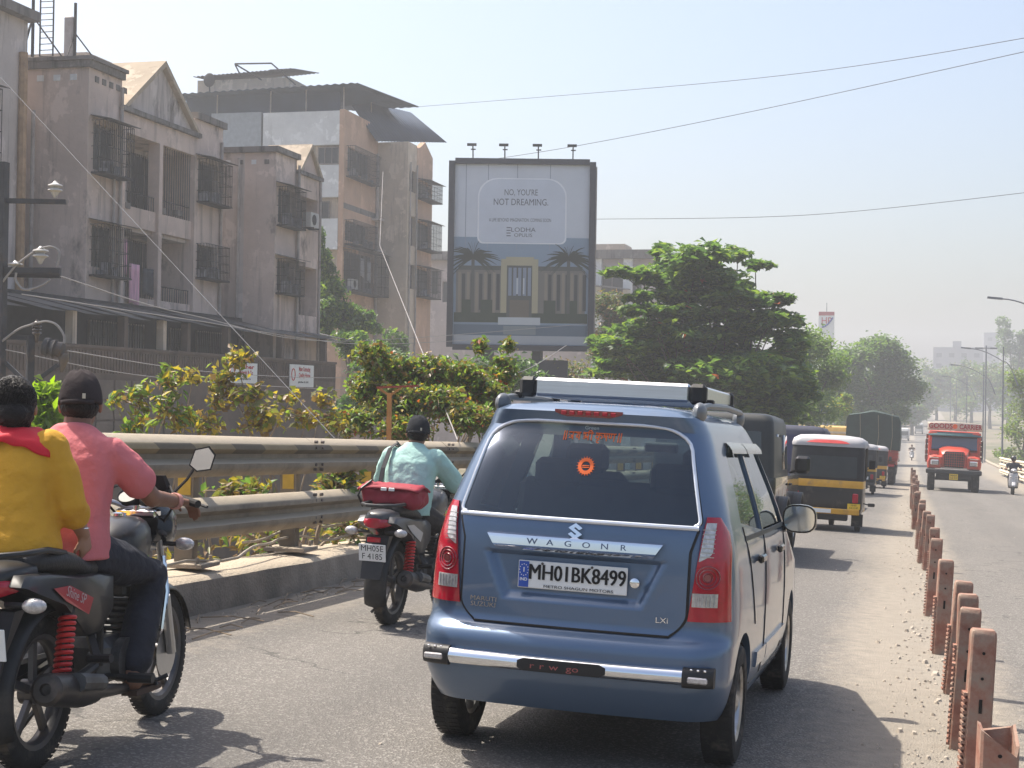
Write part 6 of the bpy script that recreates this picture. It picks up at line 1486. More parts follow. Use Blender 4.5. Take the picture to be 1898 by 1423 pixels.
M_PINK = plaster('pink_plaster', (.57, .455, .395), (.2, .16, .14), .6); M_GREYP = plaster('grey_plaster', (.52, .46, .43), (.15, .13, .12), .66, .7)
M_BEIGE = plaster('beige_plaster', (.52, .43, .34), (.15, .125, .1), .5); M_ORNG = plaster('orange_plaster', (.50, .325, .225), (.28, .2, .15), .45); M_WPAN = plaster('white_panel', (.66, .67, .67), (.42, .42, .41), .4)
M_CORN = plaster('mildewed_cornice', (.17, .155, .145), (.045, .042, .04), .65, .8)
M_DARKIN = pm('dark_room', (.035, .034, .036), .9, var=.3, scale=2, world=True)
M_GRIL = pm('grille_iron', (.018, .017, .018), .7, var=.3, scale=9); M_PANE = pm('window_pane', (.012, .015, .02), .3, var=.3, scale=2, coat=.1)
M_FRAME = pm('window_frame', (.2, .17, .15), .7, var=.2); M_PIPE = pm('drain_pipe', (.36, .32, .3), .7, var=.2, world=True, dirt=(.15, .12, .1), dscale=2, damt=.4)
M_SHEET = pm('corrugated_sheet', (.085, .083, .082), .8, metal=0., var=.25, scale=1.2, world=True, dirt=(.07, .06, .055), dscale=1, damt=.5)
M_BLUESH = pm('blue_grey_sheet', (.03, .05, .085), .9, metal=0., var=.2, scale=1, world=True)
def window(par, F_, u0, u1, z0, z1, d=-.14, bars=True, mull=1, name='window'):
    m = MB(); t = .05
    F_.bx(m, u0, u1, d - .04, d + .02, z0, z0 + t); F_.bx(m, u0, u1, d - .04, d + .02, z1 - t, z1); F_.bx(m, u0, u0 + t, d - .04, d + .02, z0 + t, z1 - t); F_.bx(m, u1 - t, u1, d - .04, d + .02, z0 + t, z1 - t)
    for k in range(mull): um = lerp(u0, u1, (k + 1) / (mull + 1)); F_.bx(m, um - .022, um + .022, d - .035, d + .01, z0 + t, z1 - t)
    w_ = m.build(name, M_FRAME, par)
    m = MB(); F_.bx(m, u0 + t, u1 - t, d - .03, d - .02, z0 + t, z1 - t); m.build('pane', M_PANE, w_)
    if bars:
        m = MB(); n = max(3, int((u1 - u0) / .14))
        for i in range(1, n): um = lerp(u0, u1, i / n); F_.bx(m, um - .008, um + .008, d + .03, d + .045, z0, z1)
        for i in range(1, 3): zm = lerp(z0, z1, i / 3); F_.bx(m, u0, u1, d + .046, d + .056, zm - .008, zm + .008)
        m.build('grille', M_GRIL, w_)['kind'] = 'stuff'
    return w_
def cage(par, F_, u0, u1, z0, z1, out=.45, roof=True, shelf=None):
    m = MB(); n = max(4, int((u1 - u0) / .11))
    for i in range(n + 1): u = lerp(u0, u1, i / n); F_.bx(m, u - .012, u + .012, out - .016, out, z0, z1)
    for z in [lerp(z0, z1, k / 4) for k in range(5)]:
        F_.bx(m, u0, u1, out + .001, out + .014, z - .009, z + .009)
        for u in (u0, u1): F_.bx(m, u - .009, u + .009, .0, out, z - .009, z + .009)
    for k in range(1, 4):
        for u in (u0, u1): d = out * k / 4; F_.bx(m, u - .007, u + .007, d - .007, d + .007, z0, z1)
    c = m.build('window_cage', M_GRIL, par)
    m = MB(); F_.bx(m, u0 - .02, u1 + .02, 0, out + .02, z0 - .05, z0 - .01); m.build('cage_floor', M_GRIL, c)
    if roof:
        m = MB(); a = [F_.pt(u0 - .1, 0, z1 + .16), F_.pt(u1 + .1, 0, z1 + .16), F_.pt(u1 + .1, out + .18, z1 + .03), F_.pt(u0 - .1, out + .18, z1 + .03)]
        m.add(a, [(0, 1, 2, 3)]); o = m.build('cage_roof', M_SHEET, c); o.modifiers.new('s', 'SOLIDIFY').thickness = .02
    if shelf:
        m = MB(); rg_ = random.Random(int(u0 * 99))
        for k in range(6): u = rg_.uniform(u0 + .1, u1 - .25); F_.bx(m, u, u + rg_.uniform(.1, .25), .05, .3, z0, z0 + rg_.uniform(.15, .5))
        o = m.build('cage_clutter', pm('clutter', (.2, .2, .22), .8, var=.6, scale=3, world=True), c); o['kind'] = 'stuff'
    return c
def ac(par, F_, u, z):
    m = MB(); F_.bx(m, u, u + .8, .08, .38, z, z + .55); a = m.build('air_conditioner', pm('ac_white', (.45, .44, .42), .6, var=.15), par)
    m = MB(); c = V(F_.pt(u + .32, .385, z + .28)); n = V(F_.pt(0, 1, 0)) - V(F_.pt(0, 0, 0)); m.lathe([(.2, 0), (.2, .012), (.05, .014)], c, n, 16); m.build('fan_guard', M_GRIL, a)
    m = MB()
    for k in (.1, .62): F_.bx(m, u + k, u + k + .05, 0, .45, z - .06, z - .005)
    m.build('bracket', M_GRIL, a)['kind'] = 'stuff'
def pipe(par, pts, r=.055): m = MB(); m.tube(pts, r, 8); return m.build('drain_pipe', M_PIPE, par)
def laundry(par, F_, u, z, w_, h, col, d=.2):
    m = MB(); m.grid(lambda a, b: F_.pt(u + w_ * a, d + .03 * math.sin(a * 9), z - h * b * (1 - .06 * math.sin(a * 5))), 10, 6); o = m.build('hanging_cloth', col, par, 60); o.modifiers.new('s', 'SOLIDIFY').thickness = .01; return o
GL = -5.3   # ground by the buildings

# ---- building with the large pediment
XB = -23.6
yb = [onX(px, 400, XB).y for px in (160, 222, 292, 358, 411)]
zb = lambda px, py: onX(px, py, XB).z
FB_ = Face('x', XB)
B = thing('apartment_block', 'pinkish weathered apartment block with a large triangular pediment and columned balconies', 'building', loc=(XB, yb[0], GL))
B.location = (0, 0, 0)
Z_ped, Z_lin2, Z_sill2, Z_lin1, Z_sill1, Z_top = zb(225, 195), zb(225, 242), zb(225, 377), zb(225, 415), zb(225, 547), zb(160, 106)
core = MB(); core.box(XB - 12, XB - 1.3, yb[0] + .02, yb[4] - .02, GL, Z_ped + .2); core.build('rear_wall', M_GREYP, B)
# plain bays left and right with window openings
w1 = (yb[0] + .32, yb[1] - .25); w4 = (yb[3] + .2, yb[4] - .35)
o1 = [(*w1, zb(190, 318), zb(190, 232)), (*w1, zb(190, 497), zb(190, 420))]
m = MB(); FB_.wall(m, yb[0], yb[1], GL, Z_top - .25, -1.3, 0, o1); m.box(XB - 9, XB - 1.3, yb[0], yb[0] + .3, GL, Z_top - .25); m.build('left_bay_wall', M_PINK, B)
o4 = [(*w4, zb(380, 372), zb(380, 300)), (*w4, zb(380, 512), zb(380, 455))]
m = MB(); FB_.wall(m, yb[3], yb[4], GL, Z_ped + .5, -1.3, 0, o4); m.box(XB - 9, XB - 1.3, yb[4] - .3, yb[4], GL, Z_ped + .5); m.build('right_bay_wall', M_PINK, B)
m = MB(); FB_.bx(m, yb[0] - .12, yb[1] + .02, -9, .12, Z_top - .25, Z_top - .05); FB_.bx(m, yb[0] - .2, yb[1] + .06, -9.1, .2, Z_top - .05, Z_top + .06); m.build('cornice', M_CORN, B)
m = MB(); FB_.bx(m, yb[3] + .02, yb[4] + .1, -9, .12, Z_ped + .5, Z_ped + .72); m.build('cornice', M_CORN, B)
for i in range(5):
    m = MB(); u = yb[0] + .35 + .42 * i; FB_.bx(m, u, u + .22, .0, .02, Z_top - .62, Z_top - .44); m.build('vent_tile', M_CORN, B)
for i in range(4):
    m = MB(); xx = XB - .5 - .55 * i; m.box(xx - .11, xx + .11, yb[0] - .02, yb[0], Z_top - .62, Z_top - .44); m.build('vent_tile', M_WPAN, B)
for u0, u1, z0, z1 in o1 + o4: window(B, FB_, u0, u1, z0, z1, -.2, True, 1)
cage(B, FB_, w1[0] - .1, w1[1] + .15, o1[0][2] - .1, o1[0][3] + .05, .5, True, True); cage(B, FB_, w1[0] - .1, w1[1] + .1, o1[1][2] - .25, o1[1][3], .5, True, True)
cage(B, FB_, w4[0] - .05, w4[1] + .1, o4[0][2] - .1, o4[0][3], .5, True, True); cage(B, FB_, w4[0] - .05, w4[1] + .1, o4[1][2] - .1, o4[1][3], .45, False, True)
# balconies between columns
for zs_, zl in ((Z_sill2, Z_lin2), (Z_sill1, Z_lin1), (Z_sill1 - 2.8, Z_sill1 - .62)):
    for k in (1, 2):
        m = MB(); FB_.bx(m, yb[k] + .22, yb[k + 1], -.22, -.06, zs_ - .62, zs_); m.build('balcony_parapet', M_PINK, B)
        m = MB(); FB_.bx(m, yb[k] + .22, yb[k + 1], -1.28, -.23, zs_ - .74, zs_ - .62); m.build('balcony_slab', M_GREYP, B)
        a, b_ = yb[k] + .36, yb[k + 1] - .2; window(B, FB_, a, b_, zs_ - .35 if k == 1 else zs_ + .1, zl - .18, -1.22, True, 1, 'balcony_window')
        m = MB(); n = 14
        for i in range(n + 1): u = lerp(yb[k] + .24, yb[k + 1] - .02, i / n); FB_.bx(m, u - .008, u + .008, -.15, -.135, zs_, zl if (k == 2 and zs_ == Z_sill2) else zs_ + .45)
        FB_.bx(m, yb[k] + .22, yb[k + 1], -.16, -.12, zs_ + .45, zs_ + .475); m.build('balcony_grille', M_GRIL, B)['kind'] = 'stuff'
for k in (1, 2, 3):
    m = MB(); FB_.bx(m, yb[k] - .012, yb[k] + .22, -.35, .05, GL, Z_lin2); m.build('column', M_PINK, B)
m = MB(); FB_.bx(m, yb[1], yb[3] + .2, -1.3, .03, Z_lin2, Z_ped - .15); m.build('entablature', M_PINK, B)
m = MB(); FB_.bx(m, yb[1] - .1, yb[3] + .25, -1.3, .16, Z_ped - .15, Z_ped); m.build('pediment_cornice', M_CORN, B)
ym = (yb[1] + yb[3] + .2) / 2; zap = zb(300, 112)
m = MB(); m.add([(XB - .05, yb[1] + .05, Z_ped), (XB - .05, yb[3] + .12, Z_ped), (XB - .05, ym, zap - .16), (XB - 1.2, yb[1] + .05, Z_ped), (XB - 1.2, yb[3] + .12, Z_ped), (XB - 1.2, ym, zap - .16)], [(0, 1, 2), (3, 5, 4), (0, 3, 4, 1), (1, 4, 5, 2), (2, 5, 3, 0)]); m.build('pediment', M_GREYP, B)
M_TAN = plaster('tan_slab', (.4, .33, .25), (.2, .16, .12), .45)
for s, ye in ((-1, yb[1] - .18), (1, yb[3] + .35)):
    a, c = V((XB + .14, ye, Z_ped - .1)), V((XB + .14, ym + s * .0, zap)); m = MB(); dn = V((0, s * .09, -.09)) * 0
    m.add([a, c, c + V((0, 0, -.2)), a + V((0, -s * .22, -.0)), a + V((-2.4, 0, 0)), c + V((-2.4, 0, 0)), c + V((-2.4, 0, -.2)), a + V((-2.4, -s * .22, 0))], [(0, 1, 2, 3), (4, 7, 6, 5), (0, 4, 5, 1), (1, 5, 6, 2), (2, 6, 7, 3), (3, 7, 4, 0)]); m.build('pediment_roof_slab', M_TAN, B, 0)
pipe(B, [(XB + .08, yb[1] - .12, Z_top - .5), (XB + .08, yb[1] - .12, GL)]); pipe(B, [(XB + .08, yb[0] + 1.45, zb(190, 318) - .1), (XB + .08, yb[0] + 1.45, GL)], .045); pipe(B, [(XB + .07, yb[4] - .2, Z_ped), (XB + .07, yb[4] - .2, GL)])
M_CLP = pm('striped_cloth', (.6, .33, .42), .9, var=.5, scale=5, stretch=(1, 6, .2), world=True); M_CLB = pm('black_cloth', (.03, .035, .045), .9, var=.4, scale=6, world=True); M_CLW = pm('pale_cloth', (.55, .55, .6), .9, var=.2, world=True)
uu = onX(233, 500, XB).y; laundry(B, FB_, uu, zb(233, 488), .62, 1.25, M_CLP, .12); laundry(B, FB_, uu + .85, zb(262, 497), .7, .85, M_CLB, .12); laundry(B, FB_, uu + .35, zb(233, 440), .3, 1.1, M_CLP, -.3)
laundry(B, FB_, yb[2] + .3, zb(310, 310), .2, .8, M_CLW, -.3)
for px, py in ((233, 385), (300, 395), (330, 399)): m = MB(); u = onX(px, py, XB).y; FB_.bx(m, u, u + .3, -.2, 0.0, zb(px, py), zb(px, py) + .18); m.build('flower_pot', M_CORN, B)

# ---- building further on, smaller gable (stands 1.6 m further out)
XC = -22.0; YC = onX(510, 400, XC).y; FC = Face('x', XC); zc_ = lambda px, py: onX(px, py, XC).z
yc = [YC] + [onX(px, 400, XC).y for px in (549, 590)]
C_ = thing('apartment_block', 'grey stained apartment block with a small gable and blank end wall', 'building')
zt = zc_(510, 270); zg = zc_(552, 322)
oc = [(YC + .25, yc[1] - .15, zc_(528, 415), zc_(528, 350)), (YC + .25, yc[1] - .15, zc_(528, 540), zc_(528, 483))]
m = MB(); FC.wall(m, YC, yc[1], GL, zt - .2, -1.2, 0, oc); m.build('bay_wall', M_PINK, C_)
m = MB(); m.box(XC - 11, XC - 1.2, YC + .01, yc[2], GL, zg); m.box(XC - 4.5, XC - 1.2, YC, YC + .4, zg, zt - .2); m.build('end_wall', M_GREYP, C_)
m = MB(); m.box(XC - 4.5, XC + .14, YC - .14, yc[1] + .05, zt - .2, zt); m.build('cornice', M_CORN, C_)
for i in range(5): m = MB(); xx = XC - .35 - .5 * i; m.box(xx - .09, xx + .09, YC - .02, YC, zt - .62, zt - .46); m.build('vent_tile', M_WPAN if i % 2 else M_CORN, C_)
for u0, u1, z0, z1 in oc: window(C_, FC, u0, u1, z0, z1, -.2); cage(C_, FC, u0 - .1, u1 + .1, z0 - .1, z1, .4, True, True)
og = [(yc[1] + .25, yc[2] - .2, zc_(567, 425), zc_(567, 366)), (yc[1] + .25, yc[2] - .2, zc_(567, 585), zc_(567, 495))]
m = MB(); FC.wall(m, yc[1], yc[2], GL, zg, -.9, .05, og); m.build('gable_bay_wall', M_PINK, C_)
for u0, u1, z0, z1 in og: window(C_, FC, u0, u1, z0, z1, -.6, True, 2)
ac(C_, FC, yc[1] + .5, og[0][2] + .05)
m = MB(); FC.bx(m, yc[1] - .05, yc[2] + .12, -.9, .16, zg, zg + .14); m.build('gable_cornice', M_CORN, C_)
y0_, y1_ = yc[1] - .05, yc[2] + .1; za = zc_(575, 268); ymid = (y0_ + y1_) / 2
m = MB(); m.add([(XC + .02, y0_ + .1, zg + .14), (XC + .02, y1_ - .1, zg + .14), (XC + .02, ymid, za - .15), (XC - .9, y0_ + .1, zg + .14), (XC - .9, y1_ - .1, zg + .14), (XC - .9, ymid, za - .15)], [(0, 1, 2), (3, 5, 4), (0, 3, 4, 1), (1, 4, 5, 2), (2, 5, 3, 0)]); m.build('gable', M_PINK, C_)
for s, ye in ((-1, y0_), (1, y1_)):
    a, c = V((XC + .16, ye, zg + .1)), V((XC + .16, ymid, za)); m = MB(); m.add([a, c, c + V((0, 0, -.16)), a + V((0, -s * .18, 0)), a + V((-1.8, 0, 0)), c + V((-1.8, 0, 0)), c + V((-1.8, 0, -.16)), a + V((-1.8, -s * .18, 0))], [(0, 1, 2, 3), (4, 7, 6, 5), (0, 4, 5, 1), (1, 5, 6, 2), (2, 6, 7, 3), (3, 7, 4, 0)]); m.build('gable_roof_slab', M_TAN, C_, 0)
pipe(C_, [(XC + .1, yc[1], zt - .4), (XC + .1, yc[1], GL)]); pipe(C_, [(XC + .1, yc[2] - .05, zg), (XC + .1, yc[2] - .05, GL)]); pipe(C_, [(XC - 1.4, YC - .07, zt - .4), (XC - 1.4, YC - .07, GL)], .05)
# ---- block at the picture's left edge
XA = -25.25; ya = onX(47, 300, XA).y; FA = Face('x', XA); za_ = lambda px, py: onX(px, py, XA).z
A_ = thing('apartment_block', 'tall grey plastered apartment block beside the pediment building with rust-coloured drain pipe', 'building')
oa = [(ya - 5.6, ya - 2.1, za_(0, 330), za_(0, 175)), (ya - 5.6, ya - 2.1, za_(0, 560), za_(0, 430))]
m = MB(); FA.wall(m, ya - 10, ya, GL, za_(50, 40), -1.2, 0, oa); m.box(XA - 10, XA - 1.2, ya - 10, ya - .02, GL, za_(50, 30)); m.build('wall', M_GREYP, A_)
m = MB(); FA.bx(m, ya - 10, ya + .12, -10, .35, za_(50, 40), za_(50, 22)); m.build('cornice', M_CORN, A_)
for u0, u1, z0, z1 in oa: window(A_, FA, u0, u1, z0, z1, -.3, True, 2); cage(A_, FA, u0 - .1, u1 + .1, z0, z1, .5, True, True)
o = pipe(A_, [(XA + .1, ya - .35, za_(45, 100)), (XA + .1, ya - .35, GL)], .13); o.data.materials[0] = pm('ochre_pipe', (.36, .23, .13), .7, var=.25, world=True)
pipe(A_, [(XA + .08, ya + .25, za_(45, 200)), (XA + .08, ya + .25, GL)], .06)
# antennas and tower on the roofs
for nm, px, py0, py1, D, lab in (('mobile_mast', 138, 100, 5, 49, 'grey mobile antenna panel on thin braced mast above the pediment building'), ('mobile_mast', 60, 75, -30, 47, 'tall lattice ladder mast on the roof of the left block')):
    t = thing(nm, lab, 'antenna mast'); b0 = P(px, py0 + 30, D); tp = P(px, py1, D)
    m = MB(); m.tube([b0, (b0.x, b0.y, tp.z)], .05, 8); m.build('mast_pole', M_GRIL, t)
    m = MB()
    for dx, dy in ((.9, .2), (-.7, .5), (.1, -.8)): m.tube([(b0.x, b0.y, lerp(b0.z, tp.z, .55)), (b0.x + dx, b0.y + dy, b0.z)], .025, 6)
    m.build('mast_brace', M_GRIL, t)['kind'] = 'stuff'
    if px > 100:
        m = MB(); m.rbox((b0.x - .2, b0.y, lerp(b0.z, tp.z, .45)), (.16, .1, .75), .04); m.build('antenna_panel', M_PIPE, t)
    else:
        m = MB()
        for s in (0, .45): m.tube([(b0.x + .25 + s, b0.y, b0.z), (b0.x + .25 + s, b0.y, tp.z)], .025, 6)
        for i in range(12): z = lerp(b0.z, tp.z, i / 12); m.tube([(b0.x + .25, b0.y, z), (b0.x + .7, b0.y, z)], .015, 5)
        m.build('ladder', M_GRIL, t)
m = MB(); q = P(95, 92, 50); m.box(q.x - 5, q.x + 1.0, q.y + .5, q.y + 6, q.z - 2.5, q.z); t = m.build('stair_tower', M_BEIGE); tag(t, 'low beige stair head with dark coping on the flat roof behind the pediment', 'roof structure')

# ---- shops with long corrugated awning in front of the blocks
SX = -20.8; FS = Face('x', SX); s0, s1 = 27.0, onX(622, 690, SX).y
SH = thing('shop_row', 'low shop row with corrugated awning, dark verandah and brown sheet parapet', 'shop building')
M_BRWN = pm('brown_sheet', (.125, .09, .07), .8, var=.2, scale=1, world=True, dirt=(.07, .055, .045), dscale=1.4, damt=.5); M_PANEL = pm('brown_panel', (.15, .12, .1), .8, var=.2, scale=2, world=True)
ztop = 2.55
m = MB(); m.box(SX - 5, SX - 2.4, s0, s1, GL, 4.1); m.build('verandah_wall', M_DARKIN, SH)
m = MB(); m.box(SX - 2.4, SX - .12, s0, s1, 1.3, 1.45); m.build('verandah_floor', M_GREYP, SH)
m = MB(); m.box(SX - .12, SX, s0, s1, GL, ztop); m.box(SX - .16, SX + .05, s0, s1, ztop, ztop + .08); m.build('parapet', M_BRWN, SH)
n = int((s1 - s0) / .16)
m = MB()
for i in range(n): u = s0 + (i + .5) * (s1 - s0) / n; m.box(SX, SX + .025, u - .025, u + .025, 1.9, ztop - .06)
m.build('parapet_ribs', M_BRWN, SH)['kind'] = 'stuff'
pa, pb = onX(140, 700, SX).y, onX(330, 700, SX).y
for i in range(6):
    for j in range(4):
        u = lerp(pa, pb, i / 6); m = MB(); FS.bx(m, u + .05, lerp(pa, pb, (i + 1) / 6) - .05, .03, .055, 1.75 - .55 * (j + 1) + .025, 1.75 - .55 * j - .025); m.build('wall_panel', M_PANEL, SH)
for px in (132, 228, 300, 345, 420, 520, 600):
    u = onX(px, 620, SX - .3).y; m = MB(); m.box(SX - .42, SX - .2, u - .1, u + .1, ztop + .08, 3.5); m.build('pillar', M_BEIGE if px in (132, 300) else M_BRWN, SH)
for px0, px1 in ((160, 215), (225, 262), (310, 345), (360, 410), (440, 500), (540, 590)):
    u0, u1 = onX(px0, 620, SX - 2.4).y, onX(px1, 620, SX - 2.4).y; window(SH, Face('x', SX - 2.4), u0, u1, 2.0, 3.5, .08, True, 1, 'shop_front')
k = 0; u = s0
while u < s1 + 1.5:
    m = MB(); wv = .9; jz = random.uniform(-.05, .05); nn = 12
    m.grid(lambda a, b: (lerp(-23.7, -20.9 + jz, b), u + (wv + .06) * a, 4.1 - .62 * b + .018 * math.sin(a * 12 * math.pi) + jz * b), nn, 2); o = m.build('awning_sheet', M_SHEET, SH, 50); o.modifiers.new('s', 'SOLIDIFY').thickness = .008; u += wv
# boards on the parapet
for px0, px1, py0, py1, lines, lab in ((533, 577, 676, 717, ('Maher Contracting', 'Quality House', 'plumber & civil'), 'white tin signboard with red lettering and emblem on the brown parapet'),
                                      (418, 472, 672, 710, ('Maher', 'Material & Co', 'suppliers'), 'white signboard with red lettering half hidden by the yellowing shrub')):
    u0, u1 = onX(px0, 700, SX).y, onX(px1, 700, SX).y; z0, z1 = onX((px0 + px1) / 2, py1, SX).z, onX((px0 + px1) / 2, py0, SX).z
    t = thing('signboard', lab, 'sign'); m = MB(); FS.bx(m, u0, u1, .06, .09, z0, z1); m.build('board', M_WHT, t)
    rd = pm('sign_red', (.5, .03, .03), .6, var=.1)
    for i, l in enumerate(lines):
        hh = (z1 - z0) * (.2, .2, .09)[i]; zc2 = z1 - (z1 - z0) * (.2, .48, .78)[i]; uc = lerp(u0, u1, .6 if i < 2 else .55)
        text_mb(l, hh, lambda p: V((SX + .094, uc + p.x, zc2 + p.y)), xs=(u1 - u0) * .70 / (len(l) * .62 * hh / .7) * .95, bold=.03).build('lettering', rd if i < 2 else M_INK, t, 0)
    m = MB(); uc, zz = lerp(u0, u1, .13), lerp(z0, z1, .55); hh = (z1 - z0)
    m.tube([(SX + .095, uc + .07 * (u1 - u0) * math.cos(a * .4), zz + .26 * hh * math.sin(a * .4)) for a in range(16)], .02, 5, closed=True); m.build('board_emblem', rd, t)

# ---- white and orange block behind
YD = P(560, 300, 84).y; XD0 = P(478, 300, 84).x; XD = onY(638, 300, YD).x
FDy = Face('y', YD); zd = lambda px, py: onY(px, py, YD).z
D_ = thing('apartment_block', 'white panelled and orange apartment block under blue-grey terrace roof sheets', 'building')
m = MB(); m.box(XD - 13, XD - .3, YD + .3, YD + 5, GL, zd(560, 268)); m.build('core_wall', M_BEIGE, D_)
dz = [zd(610, y) for y in (205, 268, 305, 365, 405, 462, 545, 640)]
m = MB(); FDy.wall(m, XD0, XD - .302, dz[1], dz[0], -.25, 0); m.build('terrace_parapet', M_WPAN, D_)
xo = onY(590, 350, YD).x; xw = onY(478, 300, YD).x - 3
m = MB(); FDy.bx(m, xw, XD - .302, -.25, 0, dz[3], dz[2]); m.build('balcony_panel', M_WPAN, D_)
m = MB(); FDy.bx(m, xo - 3, XD - .302, -.25, .06, dz[5], dz[4]); m.build('balcony_panel', M_WPAN, D_)
m = MB(); FDy.bx(m, xw, XD - .302, -.25, 0, GL, dz[6]); m.build('base_wall', M_ORNG, D_)
window(D_, FDy, xo - .1, XD - .35, dz[2] + .05, dz[1] - .1, -.1, False, 2); window(D_, FDy, xo - .6, xo + .6, dz[4], dz[3] - .2, -.2); 
FDx = Face('x', XD); yd1 = onX(700, 300, XD).y; zdx = lambda py: onX(665, py, XD).z
ox = [(YD + .5, yd1 - 1.2, zdx(325), zdx(280)), (YD + .3, yd1 - 1.4, zdx(452), zdx(415)), (YD + .2, yd1 - .5, zdx(545), zdx(470))]
m = MB(); FDx.wall(m, YD - .01, yd1 - .01, GL, zdx(215), -.3, 0, ox); m.build('orange_wall', M_ORNG, D_)
for a in ox: window(D_, FDx, *a, -.2, True, 2)
cage(D_, FDx, ox[0][0] - .2, ox[0][1] + .2, ox[0][2] - .3, ox[0][3], .5, False, True); cage(D_, FDx, ox[1][0] - .1, ox[1][1] + .2, ox[1][2] - .2, ox[1][3], .5, False, True); cage(D_, FDx, ox[2][0] - .1, ox[2][1] + .2, ox[2][2], ox[2][3], .9, True, True)
m = MB(); FDx.bx(m, YD, yd1, 0, .02, zdx(395), zdx(385)); m.build('string_course', M_CORN, D_)
for a in (zdx(400), zdx(460)): m = MB(); FDx.bx(m, yd1 - .9, yd1 - .1, .02, .5, a, a + .12); m.build('ledge', M_GREYP, D_)
ac(D_, FDx, YD + .6, zdx(540)); laundry(D_, FDx, YD + .9, zdx(483), .5, 1.0, M_CLW, .7); laundry(D_, FDx, YD + 2.0, zdx(486), .5, 1.1, M_CLW, .7)
pipe(D_, [(XD + .1, yd1 - .25, zdx(270)), (XD + .1, yd1 - .25, GL)], .09)
X2 = onY(755, 400, yd1).x; F2y = Face('y', yd1); F2 = Face('x', X2); ye2 = onX(800, 400, X2).y; z2 = lambda px, py: onX(px, py, X2).z; zy2 = lambda py: onY(727, py, yd1).z
m = MB(); m.box(XD - 8, X2 - .3, yd1, ye2, GL, zy2(263)); m.build('end_wall', M_BEIGE, D_)
ob = [(yd1 + .3, yd1 + 1.5, z2(762, y1), z2(762, y0)) for y0, y1 in ((315, 355), (400, 455), (490, 535))]
yb2 = onX(771, 400, X2).y
ob2 = [(yb2 + .2, ye2 - .2, z2(785, y1), z2(785, y0)) for y0, y1 in ((340, 372), (415, 465), (500, 552))]
m = MB(); F2.wall(m, yd1 - .01, yb2, GL, zy2(263) + .01, -.299, 0, ob); m.build('bay_wall', M_BEIGE, D_)
m = MB(); F2.wall(m, yb2, ye2, GL, z2(785, 285), -.3, .02, ob2); m.build('orange_wall', M_ORNG, D_)
za2 = z2(785, 262); ymm = (yb2 + ye2) / 2; m = MB(); m.add([(X2 + .02, yb2, z2(785, 285)), (X2 + .02, ye2, z2(785, 285)), (X2 + .02, ymm, za2), (X2 - .3, yb2, z2(785, 285)), (X2 - .3, ye2, z2(785, 285)), (X2 - .3, ymm, za2)], [(0, 1, 2), (3, 5, 4), (0, 3, 4, 1), (1, 4, 5, 2), (2, 5, 3, 0)]); m.build('gable', M_ORNG, D_)
for a in ob + ob2: window(D_, F2, *a, -.2)
for a in ob2: cage(D_, F2, a[0] - .1, a[1] + .1, a[2], a[3], .7, True, True)
for px in (758, 770): yy = onX(px, 400, X2).y; pipe(D_, [(X2 + .08, yy, zy2(300)), (X2 + .08, yy, GL)], .05)
# terrace sheets on posts
def slab(par, pts, nm, mat=M_BLUESH, n=24):
    a, b, c, d = [V(p) for p in pts]; m = MB(); up = (b - a).cross(d - a).normalized()
    if up.z < 0: up = -up
    m.grid(lambda u, v: a.lerp(b, u).lerp(d.lerp(c, u), v) + up * .03 * math.sin(u * n * 2 * math.pi), n * 6, 2); o = m.build(nm, mat, par, 50); o.modifiers.new('s', 'SOLIDIFY').thickness = .02; return o
zr = zd(560, 163)
slab(D_, [(XD0 - 5.5, YD - .6, zr - .2), (XD + .9, YD - .6, zr + .05), (XD + 1.6, YD + 8, zr + .35), (XD0 - 5.5, YD + 8, zr + .1)], 'roof_sheet')
slab(D_, [P(640, 178, 86), P(762, 209, 95), P(828, 264, 94), P(698, 262, 87)], 'roof_sheet'); slab(D_, [P(600, 158, 83.6), P(652, 157, 83.6), P(720, 183, 87), P(640, 196, 86)], 'roof_sheet')
for x, y in ((XD0 + .3, YD + .3), ((XD0 + XD) / 2, YD + .3), (XD - .2, YD + .3), (XD - .3, yd1 - .4), (XD0 - 3, YD + .5)): m = MB(); m.tube([(x, y, dz[1]), (x, y, zr + .1)], .04, 6); m.build('roof_post', M_PIPE, D_)
m = MB(); m.box(XD0 - 5, XD - .6, YD + .7, YD + .9, dz[1], zr - .1); m.build('terrace_shade_wall', pm('navy_terrace_shade', (.03, .05, .085), .8, var=.3, scale=.6, world=True), D_)  # dark navy fill: shade inside the terrace, put into the colour
m = MB(); m.box(XD0 - 3.2, XD0 - .2, YD + .2, YD + .4, dz[1] - 1.5, dz[0] + .1); m.build('terrace_shutter', pm('shutter_grey', (.3, .33, .36), .6, var=.15, world=True), D_)
